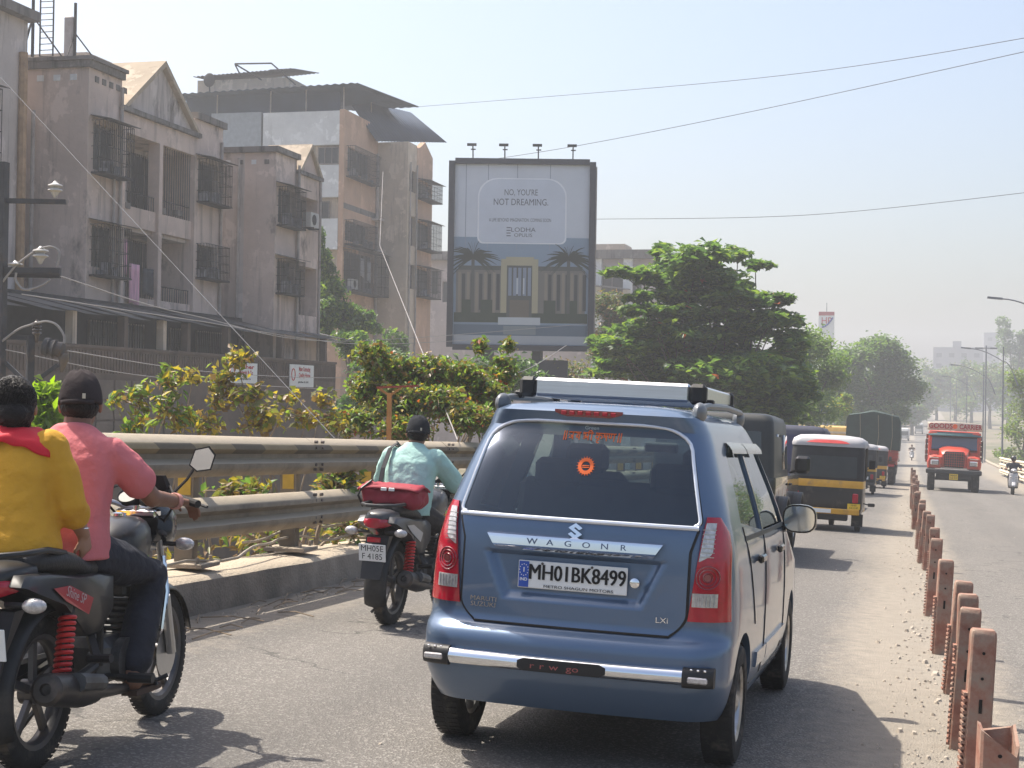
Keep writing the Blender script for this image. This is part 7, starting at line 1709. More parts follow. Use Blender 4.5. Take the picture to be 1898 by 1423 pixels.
# roof-top shed, tank and pipe frame
RT = thing('rooftop_shed', 'small sheet-roofed shed with crossed pipes on the terrace roof', 'roof structure'); q = P(470, 150, 88)
m = MB(); m.box(q.x - 3.5, q.x + 2.2, q.y, q.y + 3, zr - .3, q.z + .15); m.build('shed_wall', M_BEIGE, RT)
slab(RT, [(q.x - 3.6, q.y - .4, q.z + .3), (q.x + 2.6, q.y - .4, q.z + .55), (q.x + 2.8, q.y + 3, q.z + 1.0), (q.x - 3.4, q.y + 3, q.z + .6)], 'roof_sheet', M_SHEET)
for a, b in (((435, 118), (485, 148)), ((435, 118), (503, 117)), ((503, 117), (548, 157)), ((500, 130), (540, 128)), ((436, 120), (446, 140))): m = MB(); m.tube([P(*a, 87.3), P(*b, 87.3)], .05, 6); m.build('pipe', M_GRIL, RT)
t = thing('satellite_dish', 'small dark satellite dish at the left end of the terrace roof', 'dish'); q = P(388, 148, 86); m = MB(); m.ell(q, (.35, .08, .4), 12, 8); m.build('dish', M_GRIL, t); m = MB(); m.tube([q, (q.x, q.y + .1, zr - .1)], .04, 6); m.build('stand', M_GRIL, t)

# ---- pale block behind the hoarding
YE = P(1000, 500, 118).y; E_ = thing('apartment_block', 'pale pink flat-roofed block behind the hoarding and almond tree', 'building'); FE = Face('y', YE); ze = lambda y: onY(1130, y, YE).z
xe0, xe1 = onY(700, 500, YE).x, onY(1228, 500, YE).x
M_PALE = plaster('pale_pink', (.42, .36, .35), (.28, .24, .23), .4)
ope = [(onY(a, 500, YE).x, onY(b, 500, YE).x, ze(y1), ze(y0)) for a, b, y0, y1 in ((800, 812, 500, 545), (820, 836, 520, 560), (1112, 1156, 510, 545), (1168, 1190, 515, 545), (1215, 1250, 510, 545))]
m = MB(); FE.wall(m, xe0, xe1, GL, ze(480), -.3, 0, ope); m.box(xe0, xe1, YE + .3, YE + 9, GL, ze(478)); m.build('wall', M_PALE, E_)
for a in ope: window(E_, FE, *a, -.2, False, 1)
m = MB(); FE.bx(m, xe0 - .3, xe1 + .3, -9.4, .6, ze(480), ze(464)); m.build('roof_band', M_CORN, E_)
m = MB(); q = onY(1125, 455, YE + 3); m.box(q.x - 1.4, q.x + 1.6, YE + 2, YE + 5, ze(464), ze(447)); m.build('stair_head', M_BEIGE, E_)
for px in (1108, 1165): xx = onY(px, 500, YE).x; m = MB(); FE.bx(m, xx - .35, xx + .35, .0, .35, GL, ze(480)); m.build('pilaster', M_WPAN, E_)
slab(E_, [(onY(1090, 530, YE - 2).x, YE - 3, ze(533)), (onY(1170, 530, YE).x, YE - 3, ze(541)), (onY(1170, 530, YE).x, YE, ze(536)), (onY(1090, 530, YE).x, YE, ze(526))], 'porch_sheet', M_SHEET)
# ---- far blocks in the haze
M_FAR = pm('far_concrete', (.2, .2, .21), .9, var=.1, world=True, scale=.2)
for lab, px0, px1, py, D, up_ in (('long grey flat block far off above the road end with a roof tank', 1730, 1822, 643, 470, (1766, 1782, 632)), ('pale tall block rising far off behind the lamp posts', 1824, 1852, 616, 560, None)):
    t = thing('far_building', lab, 'building'); a, b = P(px0, py, D), P(px1, py, D); z0 = -6; FF = Face('y', a.y)
    m = MB(); m.box(a.x, b.x, a.y, a.y + 14, z0, a.z); m.build('wall', M_FAR, t)
    n = int((b.x - a.x) / 3.2)
    for i in range(n):
        for j in range(4): u = a.x + (i + .25) * (b.x - a.x) / n; z = a.z - 1.8 - 3.2 * j; m = MB(); FF.bx(m, u, u + 1.6, .0, .06, z - 1.3, z); m.build('window', M_PANE, t)
    if up_: c, d = P(up_[0], up_[2], D), P(up_[1], up_[2], D); m = MB(); m.box(c.x, d.x, a.y + 2, a.y + 8, a.z, c.z); m.build('roof_tank', M_FAR, t)
# ------------------------------------------------------------------ advertising hoarding
HB = thing('advertising_hoarding', 'tall advertising hoarding with grey heading and palace picture in a dark frame', 'billboard')
DH = 66.; hc = P(966, 472, DH); HW, HH = 6.05, 8.0
hx = V((math.cos(YAW - R(1.5)), math.sin(YAW - R(1.5)), 0)); hn = V((hx.y, -hx.x, 0))     # hn points to the viewer
def HP(u, v, d=0.): return hc + hx * (u * HW / 2) + V((0, 0, 1)) * (v * HH / 2) + hn * d     # u,v in -1..1
def hpx(px, py): return ((px - 966) / 130.5, -(py - 472) / 172.5)
def flat(name, pts, mat, par, d):
    m = MB(); m.add([HP(u, v, d) for u, v in pts], [tuple(range(len(pts)))]); return m.build(name, mat, par, 0)
def pr(nm, c): return pm(nm, c, .7, var=.05, scale=1)
M_HF = pm('hoarding_frame', (.03, .035, .05), .6, var=.15)
m = MB(); m.obox(HP(0, 0, -.55), hx * (HW / 2 - .05), hn * .45, V((0, 0, HH / 2 - .05))); m.build('box_frame', M_HF, HB)
for a, b in (((-1, -1), (-1, 1)), ((1, -1), (1, 1))): m = MB(); m.bar(HP(*a, .02), HP(*b, .02), .26, .26, up=hn); m.build('frame_side', M_HF, HB)
for v in (-1, 1): m = MB(); m.bar(HP(-.955, v, .02), HP(.955, v, .02), .24, .22, up=hn); m.build('frame_rail', M_HF, HB)
m = MB(); m.obox(HP(1.035, -.02, -.5), hx * .08, hn * .5, V((0, 0, HH / 2 - .1))); m.build('side_panel', M_PIPE, HB)
sheet = MB(); sheet.obox(HP(0, 0, -.06), hx * (HW / 2 - .04), hn * .04, V((0, 0, HH / 2 - .04))); sheet = sheet.build('poster', pr('poster_grey', (.60, .63, .69)), HB)
PIC = pr('print_sky', (.24, .32, .42)); y1p, y0p = hpx(0, 440)[1], hpx(0, 640)[1]
flat('print_sky', [(-.96, y0p), (.96, y0p), (.96, y1p), (-.96, y1p)], PIC, sheet, -.012)
ink = pr('print_ink', (.09, .10, .13)); arch = pr('print_arch', (.58, .62, .70))
a_, b_ = hpx(884, 330), hpx(1049, 452); r_ = .2
def rrect(x0, x1, y0, y1, rx, ry, n=6):
    p = []
    for cx_, cy_, q in ((x1 - rx, y1 - ry, 0), (x0 + rx, y1 - ry, 90), (x0 + rx * .3, y0 + ry * .3, 180), (x1 - rx * .3, y0 + ry * .3, 270)):
        k = 1 if q < 180 else .3
        for i in range(n + 1): t = R(q + 90 * i / n); p.append((cx_ + rx * k * math.cos(t), cy_ + ry * k * math.sin(t)))
    return p
fr_ = rrect(a_[0], b_[0], b_[1], a_[1], .28, .2); flat('print_arch', fr_, pr('print_white', (.8, .82, .86)), sheet, -.008); flat('print_arch', [(u * .965 + .0005, (v - (a_[1] + b_[1]) / 2) * .965 + (a_[1] + b_[1]) / 2) for u, v in fr_], arch, sheet, -.004)
for txt, px, py, h in (("NO, YOU'RE", 964, 357, .26), ('NOT DREAMING.', 964, 375, .28), ('A LIFE BEYOND IMAGINATION. COMING SOON', 963, 408, .15), ('LODHA', 969, 426, .19), ('OPULIS', 969, 436, .15)):
    u, v = hpx(px, py); wpx = {"NO, YOU'RE": 68, 'NOT DREAMING.': 103, 'LODHA': 40, 'OPULIS': 38}.get(txt, 122)
    xs_ = (wpx * DH / F) / (len(txt) * .60 * h / .70)
    text_mb(txt, h, lambda p: HP(u, v, .0) + hx * p.x + V((0, 0, p.y)), xs=xs_).build('print_lettering', ink, sheet, 0)
for i in range(4): u, v = hpx(942, 422 + 5 * i); flat('print_logo', [(u - .03, v - .005), (u + .03, v - .005), (u + .03, v + .005), (u - .03, v + .005)], ink, sheet, .0)
def prect(nm, px0, px1, py0, py1, mat, d): (u0, v0), (u1, v1) = hpx(px0, py1), hpx(px1, py0); flat(nm, [(u0, v0), (u1, v0), (u1, v1), (u0, v1)], mat, sheet, d)
cream = pr('print_cream', (.42, .38, .25)); stone = pr('print_stone', (.17, .16, .14)); dk = pr('print_dark', (.035, .04, .045)); dk2 = pr('print_dim', (.08, .085, .08)); wh = pr('print_pale', (.5, .54, .58))
prect('print_wing', 846, 1085, 500, 586, stone, -.009); prect('print_wing', 850, 1080, 493, 501, dk2, -.008)
for i in range(15):
    px = 850 + i * 16
    if 925 < px < 1003: continue
    prect('print_column', px, px + 5, 505, 580, pr('print_column', (.26, .22, .17)), -.006); prect('print_window', px + 7, px + 13, 508, 575, dk, -.006)
prect('print_portal', 929, 998, 480, 590, cream, -.005); prect('print_portal', 938, 990, 476, 482, cream, -.0045); prect('print_doorway', 940, 987, 492, 590, dk2, -.003)
for i in range(5): prect('print_pane', 943 + i * 9, 949 + i * 9, 496, 548, pr('print_glass', (.22, .27, .36)), -.001)
prect('print_statue', 958, 961, 515, 545, wh, .0015); prect('print_statue', 970, 973, 515, 545, wh, .0015); prect('print_arch_door', 946, 982, 556, 588, pr('print_bronze', (.14, .12, .09)), -.001)
prect('print_lawn', 843, 1090, 580, 598, pr('print_hedge', (.03, .05, .03)), -.0035); prect('print_steps', 925, 1003, 588, 602, wh, -.0015)
prect('print_pool', 843, 1090, 602, 622, pr('print_pool', (.10, .15, .21)), -.003); prect('print_reflection', 935, 995, 604, 620, pr('print_reflect', (.2, .24, .27)), -.0015)
prect('print_footer', 843, 1090, 622, 638, pr('print_footer', (.40, .43, .47)), -.0015)
rg = random.Random(4)
for cx_, cy_ in ((877, 477), (1054, 478)):
    prect('print_trunk', cx_ - 3, cx_ + 3, cy_, 580, dk2, .001)
    m = MB()
    for i in range(34):
        t = R(lerp(-35, 215, i / 33)); L_ = rg.uniform(36, 56); pts = []
        for k in range(5):
            f = k / 4; pts.append((cx_ + L_ * f * math.cos(t), cy_ - L_ * f * math.sin(t) * .85 + 16 * f * f))
        for (ax, ay), (bx_, by), k in zip(pts, pts[1:], range(4)):
            w0, w1 = 2.6 * (1 - k / 4) + .5, 2.6 * (1 - (k + 1) / 4) + .3
            m.add([HP(*hpx(ax, ay - w0), .003), HP(*hpx(bx_, by - w1), .003), HP(*hpx(bx_, by + w1), .003), HP(*hpx(ax, ay + w0), .003)], [(0, 1, 2, 3)])
    m.build('print_palm', pr('print_palm', (.045, .06, .05)), sheet, 0)
for px in (868, 903, 1020, 1060): prect('print_bush', px - 11, px + 11, 556, 590, pr('print_hedge', (.03, .05, .03)), -.002)
for px in (862, 903, 957, 1018): 
    u, _ = hpx(px, 0); m = MB(); m.bar(HP(u, .98, -.02), HP(u, -.98, -.02) if False else HP(u, .05, -.013), .03, .006, up=hn)
    m.build('poster_seam', pr('print_seam', (.3, .33, .4)), sheet, 0)
for px in (877, 936, 998, 1062):
    u, _ = hpx(px - 3, 0); m = MB(); m.tube([HP(u, 1.0, 0), HP(u, 1.1, .15), HP(u, 1.15, .3)], .03, 6); m.tube([HP(u - .03, 1.12, .2), HP(u + .04, 1.12, .2)], .03, 6); lampo = m.build('lamp_arm', M_HF, HB)
    m = MB(); m.obox(HP(u - .015, 1.165, .32), hx * .2, hn * .07, V((0, 0, .05))); m.build('flood_lamp', M_GRIL, lampo)
for u in (-.45, .25): m = MB(); q = HP(u, -1, -.5); m.box(q.x - .2, q.x + .2, q.y - .2, q.y + .2, GL - .2, q.z); m.build('support_post', M_HF, HB)
text_mb('9001A154', .2, lambda p: HP(.06, -1.245, -.2) + hx * p.x + V((0, 0, p.y))).build('agency_lettering', pr('agency_white', (.5, .5, .5)), HB, 0)
m = MB(); m.obox(HP(.06, -1.25, -.3), hx * 1.9, hn * .05, V((0, 0, .5))); m.build('agency_board', M_HF, HB)

# ------------------------------------------------------------------ electric pole with cross-arms on the left
DP = 23.; EP = thing('electric_pole', 'dark steel electric pole with cross-arms and porcelain insulators beside the shops', 'utility pole')
M_IRON = pm('pole_iron', (.05, .05, .055), .7, var=.3, dirt=(.12, .08, .05), dscale=3, damt=.3); M_PORC = pm('porcelain_brown', (.10, .075, .06), .25, var=.2, coat=.5); M_PORW = pm('porcelain_pale', (.5, .48, .45), .3, var=.15)
b0 = P(-4, 700, DP); tp = P(0, 300, DP); m = MB(); m.box(b0.x - .09, b0.x + .09, b0.y - .07, b0.y + .07, GL - .2, tp.z); m.build('mast', M_IRON, EP)
def arm(px0, py0, px1, py1, w_=.08, nm='cross_arm', D=DP): m = MB(); m.bar(P(px0, py0, D), P(px1, py1, D), w_, w_); return m.build(nm, M_IRON, EP)
arm(-30, 371, 122, 374, .07); arm(-30, 500, 112, 502, .09); arm(-30, 508, 112, 511, .07, D=DP + .3); arm(-30, 624, 62, 626, .07); arm(57, 622, 55, 716, .10, 'hanger'); arm(10, 672, 54, 714, .06, 'brace'); arm(108, 676, 56, 714, .06, 'brace')
def insul(px, py, r, h, mat, n=3, top=True):
    q = P(px, py, DP); m = MB(); pf = [(.02, -h * .6)]
    for i in range(n): z = h * (i / n); pf += [(r * .55, z), (r, z + h / n * .35), (r * .9, z + h / n * .6), (r * .5, z + h / n * .8)]
    pf += [(r * .35, h), (.01, h + .03)]; m.lathe(pf, q, (0, 0, 1), 16); return m.build('insulator', mat, EP)
insul(102, 356, .11, .14, M_PORW, 2); insul(75, 478, .12, .15, M_PORW, 2); insul(28, 492, .11, .05, M_PORW, 1); insul(68, 620, .075, .2, M_PORC, 4)
m = MB(); a, b = P(78, 640, DP), P(118, 650, DP); m.tube([a, a.lerp(b, .1), a.lerp(b, .3), a.lerp(b, .34), a.lerp(b, .6), a.lerp(b, .64), a.lerp(b, .95), b], [.05, .13, .14, .10, .15, .11, .13, .04], 16); m.build('strain_insulator', M_IRON, EP)
m = MB(); a, b = P(120, 655, DP), P(114, 690, DP); m.tube([a, a.lerp(b, .3), a.lerp(b, .5), b], [.06, .08, .06, .02], 12); m.build('strain_insulator', M_PORC, EP)
M_WIRE = pm('wire_grey', (.3, .28, .27), .6, var=.1); M_WIRED = pm('wire_dark', (.12, .12, .13), .6, var=.1)
for pts in ([(0, 528), (30, 490), (68, 462), (95, 455), (112, 465), (104, 500)], [(0, 635), (35, 608), (62, 600), (85, 594), (105, 600), (120, 622), (118, 640)], [(30, 505), (28, 520), (45, 540), (80, 528), (96, 515)]):
    m = MB(); pp = [P(*p, DP - .05) for p in pts]; sm = []
    for i in range(len(pp) - 1):
        for t in range(5): sm.append(pp[i].lerp(pp[i + 1], t / 5))
    for _ in range(3): sm = [sm[0]] + [(sm[i - 1] + sm[i] * 2 + sm[i + 1]) / 4 for i in range(1, len(sm) - 1)] + [sm[-1]]
    m.tube(sm, .018, 6); m.build('jumper_wire', M_WIRE, EP)

# ------------------------------------------------------------------ wires
def wire(pts, r, mat, label, nm='overhead_wire', sag=0.):
    pp = [P(*p) for p in pts]; n = len(pp); sm = []
    if n > 2 and nm == 'overhead_wire':
        for i in range(n - 1):
            p0, p1, p2, p3 = pp[max(0, i - 1)], pp[i], pp[i + 1], pp[min(n - 1, i + 2)]
            for t in range(14):
                f = t / 14; sm.append((p1 * 2 + (p2 - p0) * f + (p0 * 2 - p1 * 5 + p2 * 4 - p3) * f * f + (p1 * 3 - p0 - p2 * 3 + p3) * f ** 3) / 2)
        sm.append(pp[-1])
    else: sm = pp
    m = MB(); m.tube(sm, r, 5); tag(m.build(nm, mat), label, 'wire')
wire([(-335, -220, 30), (620, 812, 13.5)], .0036, M_WIRED, 'pale straight stay wire slanting down across the pediment building to the barrier', 'stay_wire')
wire([(710, 318, 40), (704, 455, 36), (848, 815, 17)], .007, M_WIRE, 'bent pale cable hanging from the orange block down to the shrubs', 'hanging_cable')
wire([(1960, 60, 45), (1400, 145, 60), (745, 200, 90)], .012, M_WIRED, 'topmost overhead wire crossing the sky', sag=.4)
wire([(1960, 82, 45), (1400, 205, 58), (1058, 272, 66), (835, 306, 75)], .012, M_WIRED, 'overhead wire crossing the sky just above the hoarding lamps', sag=.35)
wire([(1960, 350, 60), (1500, 398, 66), (1100, 406, 70)], .012, M_WIRED, 'lowest sky wire running to the hoarding edge', sag=.5)
wire([(40, 545, 23), (350, 592, 34), (660, 637, 50), (905, 628, 60)], .010, M_WIRE, 'slack wire along the awning edge', sag=.3)
wire([(112, 512, 23), (360, 585, 34), (640, 632, 52), (1090, 600, 66)], .010, M_WIRE, 'slack wire from the middle cross-arm over the awning', sag=.25)
wire([(125, 650, 23), (400, 690, 33), (640, 700, 44), (820, 690, 55)], .009, M_WIRE, 'slack low wire in front of the signboards', sag=.2)
wire([(10, 648, 23), (300, 700, 30), (640, 722, 42), (760, 716, 48)], .008, M_WIRE, 'thin low wire crossing the brown parapet', sag=.2)
wire([(880, 665, 30), (960, 690, 34), (1050, 640, 40)], .009, M_WIRE, 'curved wire drooping below the hoarding', sag=.1)

# ------------------------------------------------------------------ T-shaped orange post among the shrubs
TP = thing('cable_bracket_post', 'orange painted post with thin red crossbar rising out of the shrubs', 'post'); DT = 16.8
M_OP = pm('orange_paint', (.42, .19, .06), .7, var=.25, world=True, scale=6); q = P(722, 728, DT)
m = MB(); m.box(q.x - .022, q.x + .022, q.y - .022, q.y + .022, GL, q.z); m.build('upright', M_OP, TP)
m = MB(); m.bar(P(698, 718, DT), P(776, 715, DT), .04, .022); m.build('crossbar', pm('red_oxide', (.3, .06, .04), .7, var=.2), TP)
for dx in (-22, 22): m = MB(); m.bar(P(722, 733, DT), P(722 + dx, 718, DT), .03, .025); m.build('strut', M_OP, TP)

# ------------------------------------------------------------------ street lamps
M_LP = pm('lamp_post_grey', (.17, .18, .2), .5, metal=.5, var=.15)
SLG = 'street lamps along the right shoulder'
def street_lamp(x, y, label, h=9., arm_=2.4):
    o = thing('street_lamp', label, 'street lamp', SLG)
    m = MB(); m.tube([(0, 0, -.3), (0, 0, h * .5), (0, 0, h + .5)], [.085, .07, .045], 10); m.build('pole', M_LP, o)
    for s, k, dz in ((-1, 1., 1.), (1, .35, -.6)):
        m = MB(); pts = [(s * .05, 0, h - .6)]
        for i in range(1, 9): f = i / 8; pts.append((s * arm_ * k * f, 0, h - .6 + dz * (.95 * math.sin(f * 1.5) if dz > 0 else 2.0 * f * f)))
        m.tube(pts, .035, 7); a_ = m.build('arm', M_LP, o)
        e = V(pts[-1]); d = (V(pts[-1]) - V(pts[-2])).normalized(); m = MB(); m.obox(e + d * .32, d * .36, (0, .12, 0), d.cross(V((0, 1, 0))) * .05); m.build('lamp_head', M_LP, a_)
    o.location = (x, y, RZ(x, y)); return o
for px, lab in ((1949, 'grey street lamp whose arm alone reaches over the right lane'), (1858, 'tall grey street lamp beside the scooter rider'), (1822, 'grey street lamp just beyond the red truck'), (1791, 'thin grey street lamp rising out of the far traffic'), (1772, 'slender hazy street lamp farther up the road'), (1761, 'faint street lamp at the end of the lamp row')):
    D = 6.6 / (-.2516 + .9678 * (px - CX) / F); q = P(px, 800, D); street_lamp(q.x, q.y, lab)
o = thing('utility_pole', 'dark square pole with two short lamp arms behind the second street lamp', 'utility pole'); q = P(1826, 800, 150)
m = MB(); m.tube([(q.x, q.y, -6), (q.x, q.y, P(1826, 640, 150).z)], .07, 8); m.build('pole', M_LP, o)
m = MB(); z = P(1826, 645, 150).z; m.bar((q.x - .8, q.y, z), (q.x + .8, q.y, z), .1, .1); m.rbox((q.x - .7, q.y, z), (.35, .15, .08), .03); m.rbox((q.x + .7, q.y, z), (.35, .15, .08), .03); m.build('lamp_bracket', M_LP, o)

# ------------------------------------------------------------------ signs further on
PS = thing('fuel_station_sign', 'white fuel station pylon sign with red cap and letters above the trees', 'sign'); D = 175.
q0, q1 = P(1517, 615, D), P(1547, 578, D); yy = q0.y
m = MB(); m.box(q0.x, q1.x, yy, yy + .5, q0.z - 1.5, q1.z); m.build('sign_box', M_WHT, PS)
m = MB(); m.box(q0.x, q1.x, yy - .03, yy, q1.z - .42, q1.z); m.build('sign_cap', pm('sign_cap_red', (.45, .1, .1), .5, var=0), PS)
text_mb('HP', .75, lambda p: V(((q0.x + q1.x) / 2 + p.x, yy - .04, q1.z - 1.05 + p.y)), xs=.9).build('lettering', pm('hp_red', (.5, .04, .05), .5, var=0), PS, 0)
m = MB(); m.tube([((q0.x + q1.x) / 2 - .5 + .2 * i, yy - .03, q1.z - 1.75 + .03 * i * i) for i in range(7)], .09, 6); m.build('swoosh', pm('hp_blue', (.03, .06, .3), .5, var=0), PS)
m = MB(); m.cyl(((q0.x + q1.x) / 2, yy + .25, -6), ((q0.x + q1.x) / 2, yy + .25, q0.z - 1.5), .3, n=10); m.tube([((q0.x + q1.x) / 2, yy + .25, q1.z), ((q0.x + q1.x) / 2, yy + .25, P(1530, 561, D).z)], .04, 5); m.build('sign_pole', M_LP, PS)
BS = thing('direction_sign', 'blue direction board on a thin post beside the trees past the almond tree', 'sign'); D = 100.; q0, q1 = P(1503, 762, D), P(1525, 717, D)
m = MB(); m.box(q0.x, q1.x, q0.y, q0.y + .05, q0.z, q1.z); m.build('board', pm('sign_blue', (.03, .09, .33), .5, var=.1), BS)
m = MB(); m.cyl((q1.x - .1, q0.y + .1, -4), (q1.x - .1, q0.y + .1, q1.z + .3), .05, n=8); m.build('post', M_LP, BS)
# ------------------------------------------------------------------ vegetation
LG = leafmat('leaf_green', (.11, .19, .06)); LDG = leafmat('leaf_dark', (.065, .125, .05), .45); LY = leafmat('leaf_yellow', (.40, .30, .05)); LYG = leafmat('leaf_lime', (.20, .28, .06)); LB = leafmat('leaf_brown', (.22, .135, .065), .35); LOL = leafmat('leaf_olive', (.17, .175, .06), .45); LR = leafmat('leaf_orange', (.4, .1, .04), .4)
LFAR = leafmat('leaf_far', (.10, .17, .07), .45); LPA = leafmat('leaf_pale', (.15, .225, .075), .5)
M_BARK = pm('bark', (.12, .095, .075), .95, var=.3, scale=8, bump=.6, bscale=20); M_TWIG = pm('twig', (.24, .185, .13), .9, var=.3, scale=8)
def blob(n, c, r, rg, shell=.55):
    """points spread through an uneven ellipsoid, denser towards its skin"""
    d = rg.normal(size=(n, 3)); d /= np.linalg.norm(d, axis=1)[:, None]
    k = rg.uniform(shell, 1, n) ** .7 * (1 + .22 * np.sin(d[:, 0] * 5 + c[0]) * np.cos(d[:, 1] * 6 + c[2])); return np.asarray(c) + d * k[:, None] * np.asarray(r)
def branch(mb, a, b, r0, r1, rg, bend=.12, n=6):
    a, b = V(a), V(b); L = (b - a).length; off = V((rg.uniform(-1, 1), rg.uniform(-1, 1), rg.uniform(-.3, 1))) * L * bend
    mb.tube([a.lerp(b, i / n) + off * math.sin(math.pi * i / n) for i in range(n + 1)], [lerp(r0, r1, i / n) for i in range(n + 1)], 6)
def plant(name, label, cat, base, lobes, leaf, mats, wts, trunk_r=.12, group=None, aspect=.5, up=.35, droop=0., twigs=0, seed=1, mult=1.8, shell=.3, sub=45, subr=.5):
    """base point, lobes = [(centre, radii, count)]; tapered trunk, a limb into every lobe, leaves in sub-clumps"""
    t = thing(name, label, cat, group); rg = np.random.default_rng(seed); base = V(base)
    cs = np.array([l[0] for l in lobes]); top = V(cs.mean(0)); fork = base.lerp(top, .45 if len(lobes) > 1 else .7)
    m = MB(); branch(m, base, fork, trunk_r, trunk_r * .7, rg, .04); pts = []
    for c, r, n in lobes:
        n = int(n * mult); branch(m, fork + V((rg.uniform(-.1, .1), 0, 0)), c, trunk_r * (.55 if len(lobes) < 15 else .25), trunk_r * .08, rg)
        if twigs:                                     # leaves in whorls along arching twigs
            for _ in range(max(3, n // twigs)):
                d = V(rg.normal(size=3)); d.normalize(); e = V(c) + V((d.x * r[0], d.y * r[1], d.z * r[2])) * rg.uniform(.55, 1.2); s0 = V(c).lerp(e, rg.uniform(-.2, .25)); a_ = V(rg.normal(size=3)) * .12 * (e - s0).length
                path = [s0.lerp(e, i / 5) + a_ * math.sin(math.pi * i / 5) + V((0, 0, -.1 * droop * (e - s0).length * (i / 5) ** 2)) for i in range(6)]
                m.tube(path, [lerp(.008, .003, i / 5) for i in range(6)], 4, cap=False)
                tt = rg.uniform(.3, 1.05, twigs); pts.append(np.array([path[min(4, int(t * 5))].lerp(path[min(5, int(t * 5) + 1)], t * 5 % 1) for t in np.clip(tt, 0, .999)]) + rg.normal(size=(twigs, 3)) * leaf * .38)
            continue
        q = max(1, n // sub); subs = blob(q, c, np.asarray(r) * .82, rg, .25)
        for s_ in subs:
            k = max(4, n // q); pts.append(blob(k, s_, np.asarray(r) * subr * rg.uniform(.6, 1.3), rg, shell))
            if rg.random() < .3: branch(m, V(c), V(s_), trunk_r * .14, trunk_r * .04, rg, .1, 3)
    m.build('trunk', M_BARK if trunk_r > .06 else M_TWIG, t)
    me = leaf_mesh('foliage', np.concatenate(pts), leaf, mats, wts, up, droop, aspect, seed); o = link('foliage', me, t); o['kind'] = 'stuff'
    return t
def lob(px, py, D, rx, ry, n, depth=1.):
    """lobe from its outline in the photograph: pixel centre, depth, pixel radii"""
    c = P(px, py, D); k = D / F; return (tuple(c), (rx * k, rx * k * depth, ry * k), n)
def base_at(px, D, x=None):
    p = P(px, 800, D); return (p.x, p.y, GZ(p.x, p.y) - .1)
# almond tree: flat tiers of big leaves
tiers = [(1225, 468, 22, 14), (1300, 478, 70, 26), (1368, 470, 30, 12), (1400, 490, 32, 9), (1240, 500, 55, 22), (1150, 503, 36, 9), (1195, 512, 38, 14), (1310, 512, 80, 20), (1365, 530, 35, 10), (1270, 545, 85, 18), (1370, 556, 75, 15), (1430, 556, 38, 10), (1455, 552, 18, 6), (1185, 548, 26, 10), (1200, 575, 50, 14), (1320, 585, 120, 16), (1440, 590, 55, 20), (1370, 618, 110, 18), (1250, 615, 70, 22), (1470, 640, 40, 30), (1180, 620, 55, 26), (1150, 640, 60, 22), (1120, 628, 35, 8), (1160, 670, 55, 20), (1260, 660, 85, 24), (1370, 660, 100, 24), (1450, 690, 60, 40), (1130, 690, 45, 9), (1230, 705, 90, 22), (1340, 715, 110, 30), (1430, 750, 70, 50), (1300, 760, 100, 30), (1390, 790, 80, 30), (1210, 745, 60, 25), (1480, 720, 35, 35), (1290, 625, 90, 24), (1330, 690, 120, 30), (1400, 700, 90, 40), (1240, 690, 80, 30), (1350, 545, 60, 20), (1260, 580, 70, 18), (1390, 600, 60, 18)]
plant('almond_tree', 'broad-leaved almond tree with flat tiers of glossy foliage beside the road', 'tree', base_at(1330, 53), [lob(x, y, 53 + random.uniform(-1.6, 1.6), rx, ry, int(rx * ry * .22) + 110, 1.25) for x, y, rx, ry in tiers], .37, [LG, LDG, LYG, LR], [6, 3.5, 3.5, .05], .2, aspect=.55, up=.8, seed=3, mult=2.3)
# trees behind it
G1 = 'trees on the left of the far road'
plant('roadside_tree', 'pale green leafy tree just behind the almond tree', 'tree', base_at(1500, 80), [lob(1505, 640, 80, 48, 34, 1500), lob(1480, 690, 82, 50, 45, 1700), lob(1540, 690, 82, 40, 50, 1500), lob(1500, 760, 80, 60, 40, 1500)], .22, [LPA, LG, LYG], [4, 3, 1], .22, G1, up=.3, seed=5)
plant('rain_tree', 'wide dome-shaped rain tree in the haze left of the far road', 'tree', base_at(1615, 135), [lob(1575, 668, 133, 48, 30, 1800), lob(1625, 650, 135, 48, 28, 1900), lob(1665, 680, 135, 40, 30, 1500), lob(1560, 720, 133, 45, 40, 1800), lob(1620, 715, 136, 60, 40, 1900), lob(1680, 725, 135, 38, 25, 1100), lob(1600, 770, 134, 60, 30, 1500), lob(1655, 765, 134, 40, 24, 900)], .42, [LPA, LFAR, LG], [4, 4, 2], .5, G1, up=.5, seed=6)
plant('young_tree', 'small yellowish sapling beside the green tarpaulin truck', 'tree', base_at(1552, 96), [lob(1555, 752, 96, 26, 26, 600), lob(1570, 738, 96, 14, 14, 220)], .2, [LYG, LPA, LY], [3, 3, 1], .08, G1, seed=7)
plant('grey_creeper', 'dull grey-green creeper mass beside the hoarding', 'shrub', base_at(1120, 72), [lob(1125, 570, 72, 34, 30, 900), lob(1150, 600, 72, 40, 30, 900), lob(1110, 640, 72, 30, 40, 800), lob(1040, 690, 68, 60, 25, 900)], .2, [LOL, LDG, LB], [3, 3, 2], .1, seed=8)
# creeper tree between the blocks
plant('climbing_tree', 'bright green tree growing up the gap between two apartment blocks', 'tree', base_at(625, 64), [lob(592, 440, 64, 10, 22, 260), lob(600, 485, 64, 20, 28, 600), lob(612, 540, 64, 32, 34, 1000), lob(640, 590, 64, 40, 30, 1000), lob(605, 590, 63, 22, 40, 700), lob(680, 600, 64, 30, 22, 500), lob(655, 640, 60, 40, 26, 800), lob(735, 640, 66, 25, 40, 500)], .24, [LG, LDG, LYG], [4, 4, 2], .14, droop=1., up=.2, seed=9)
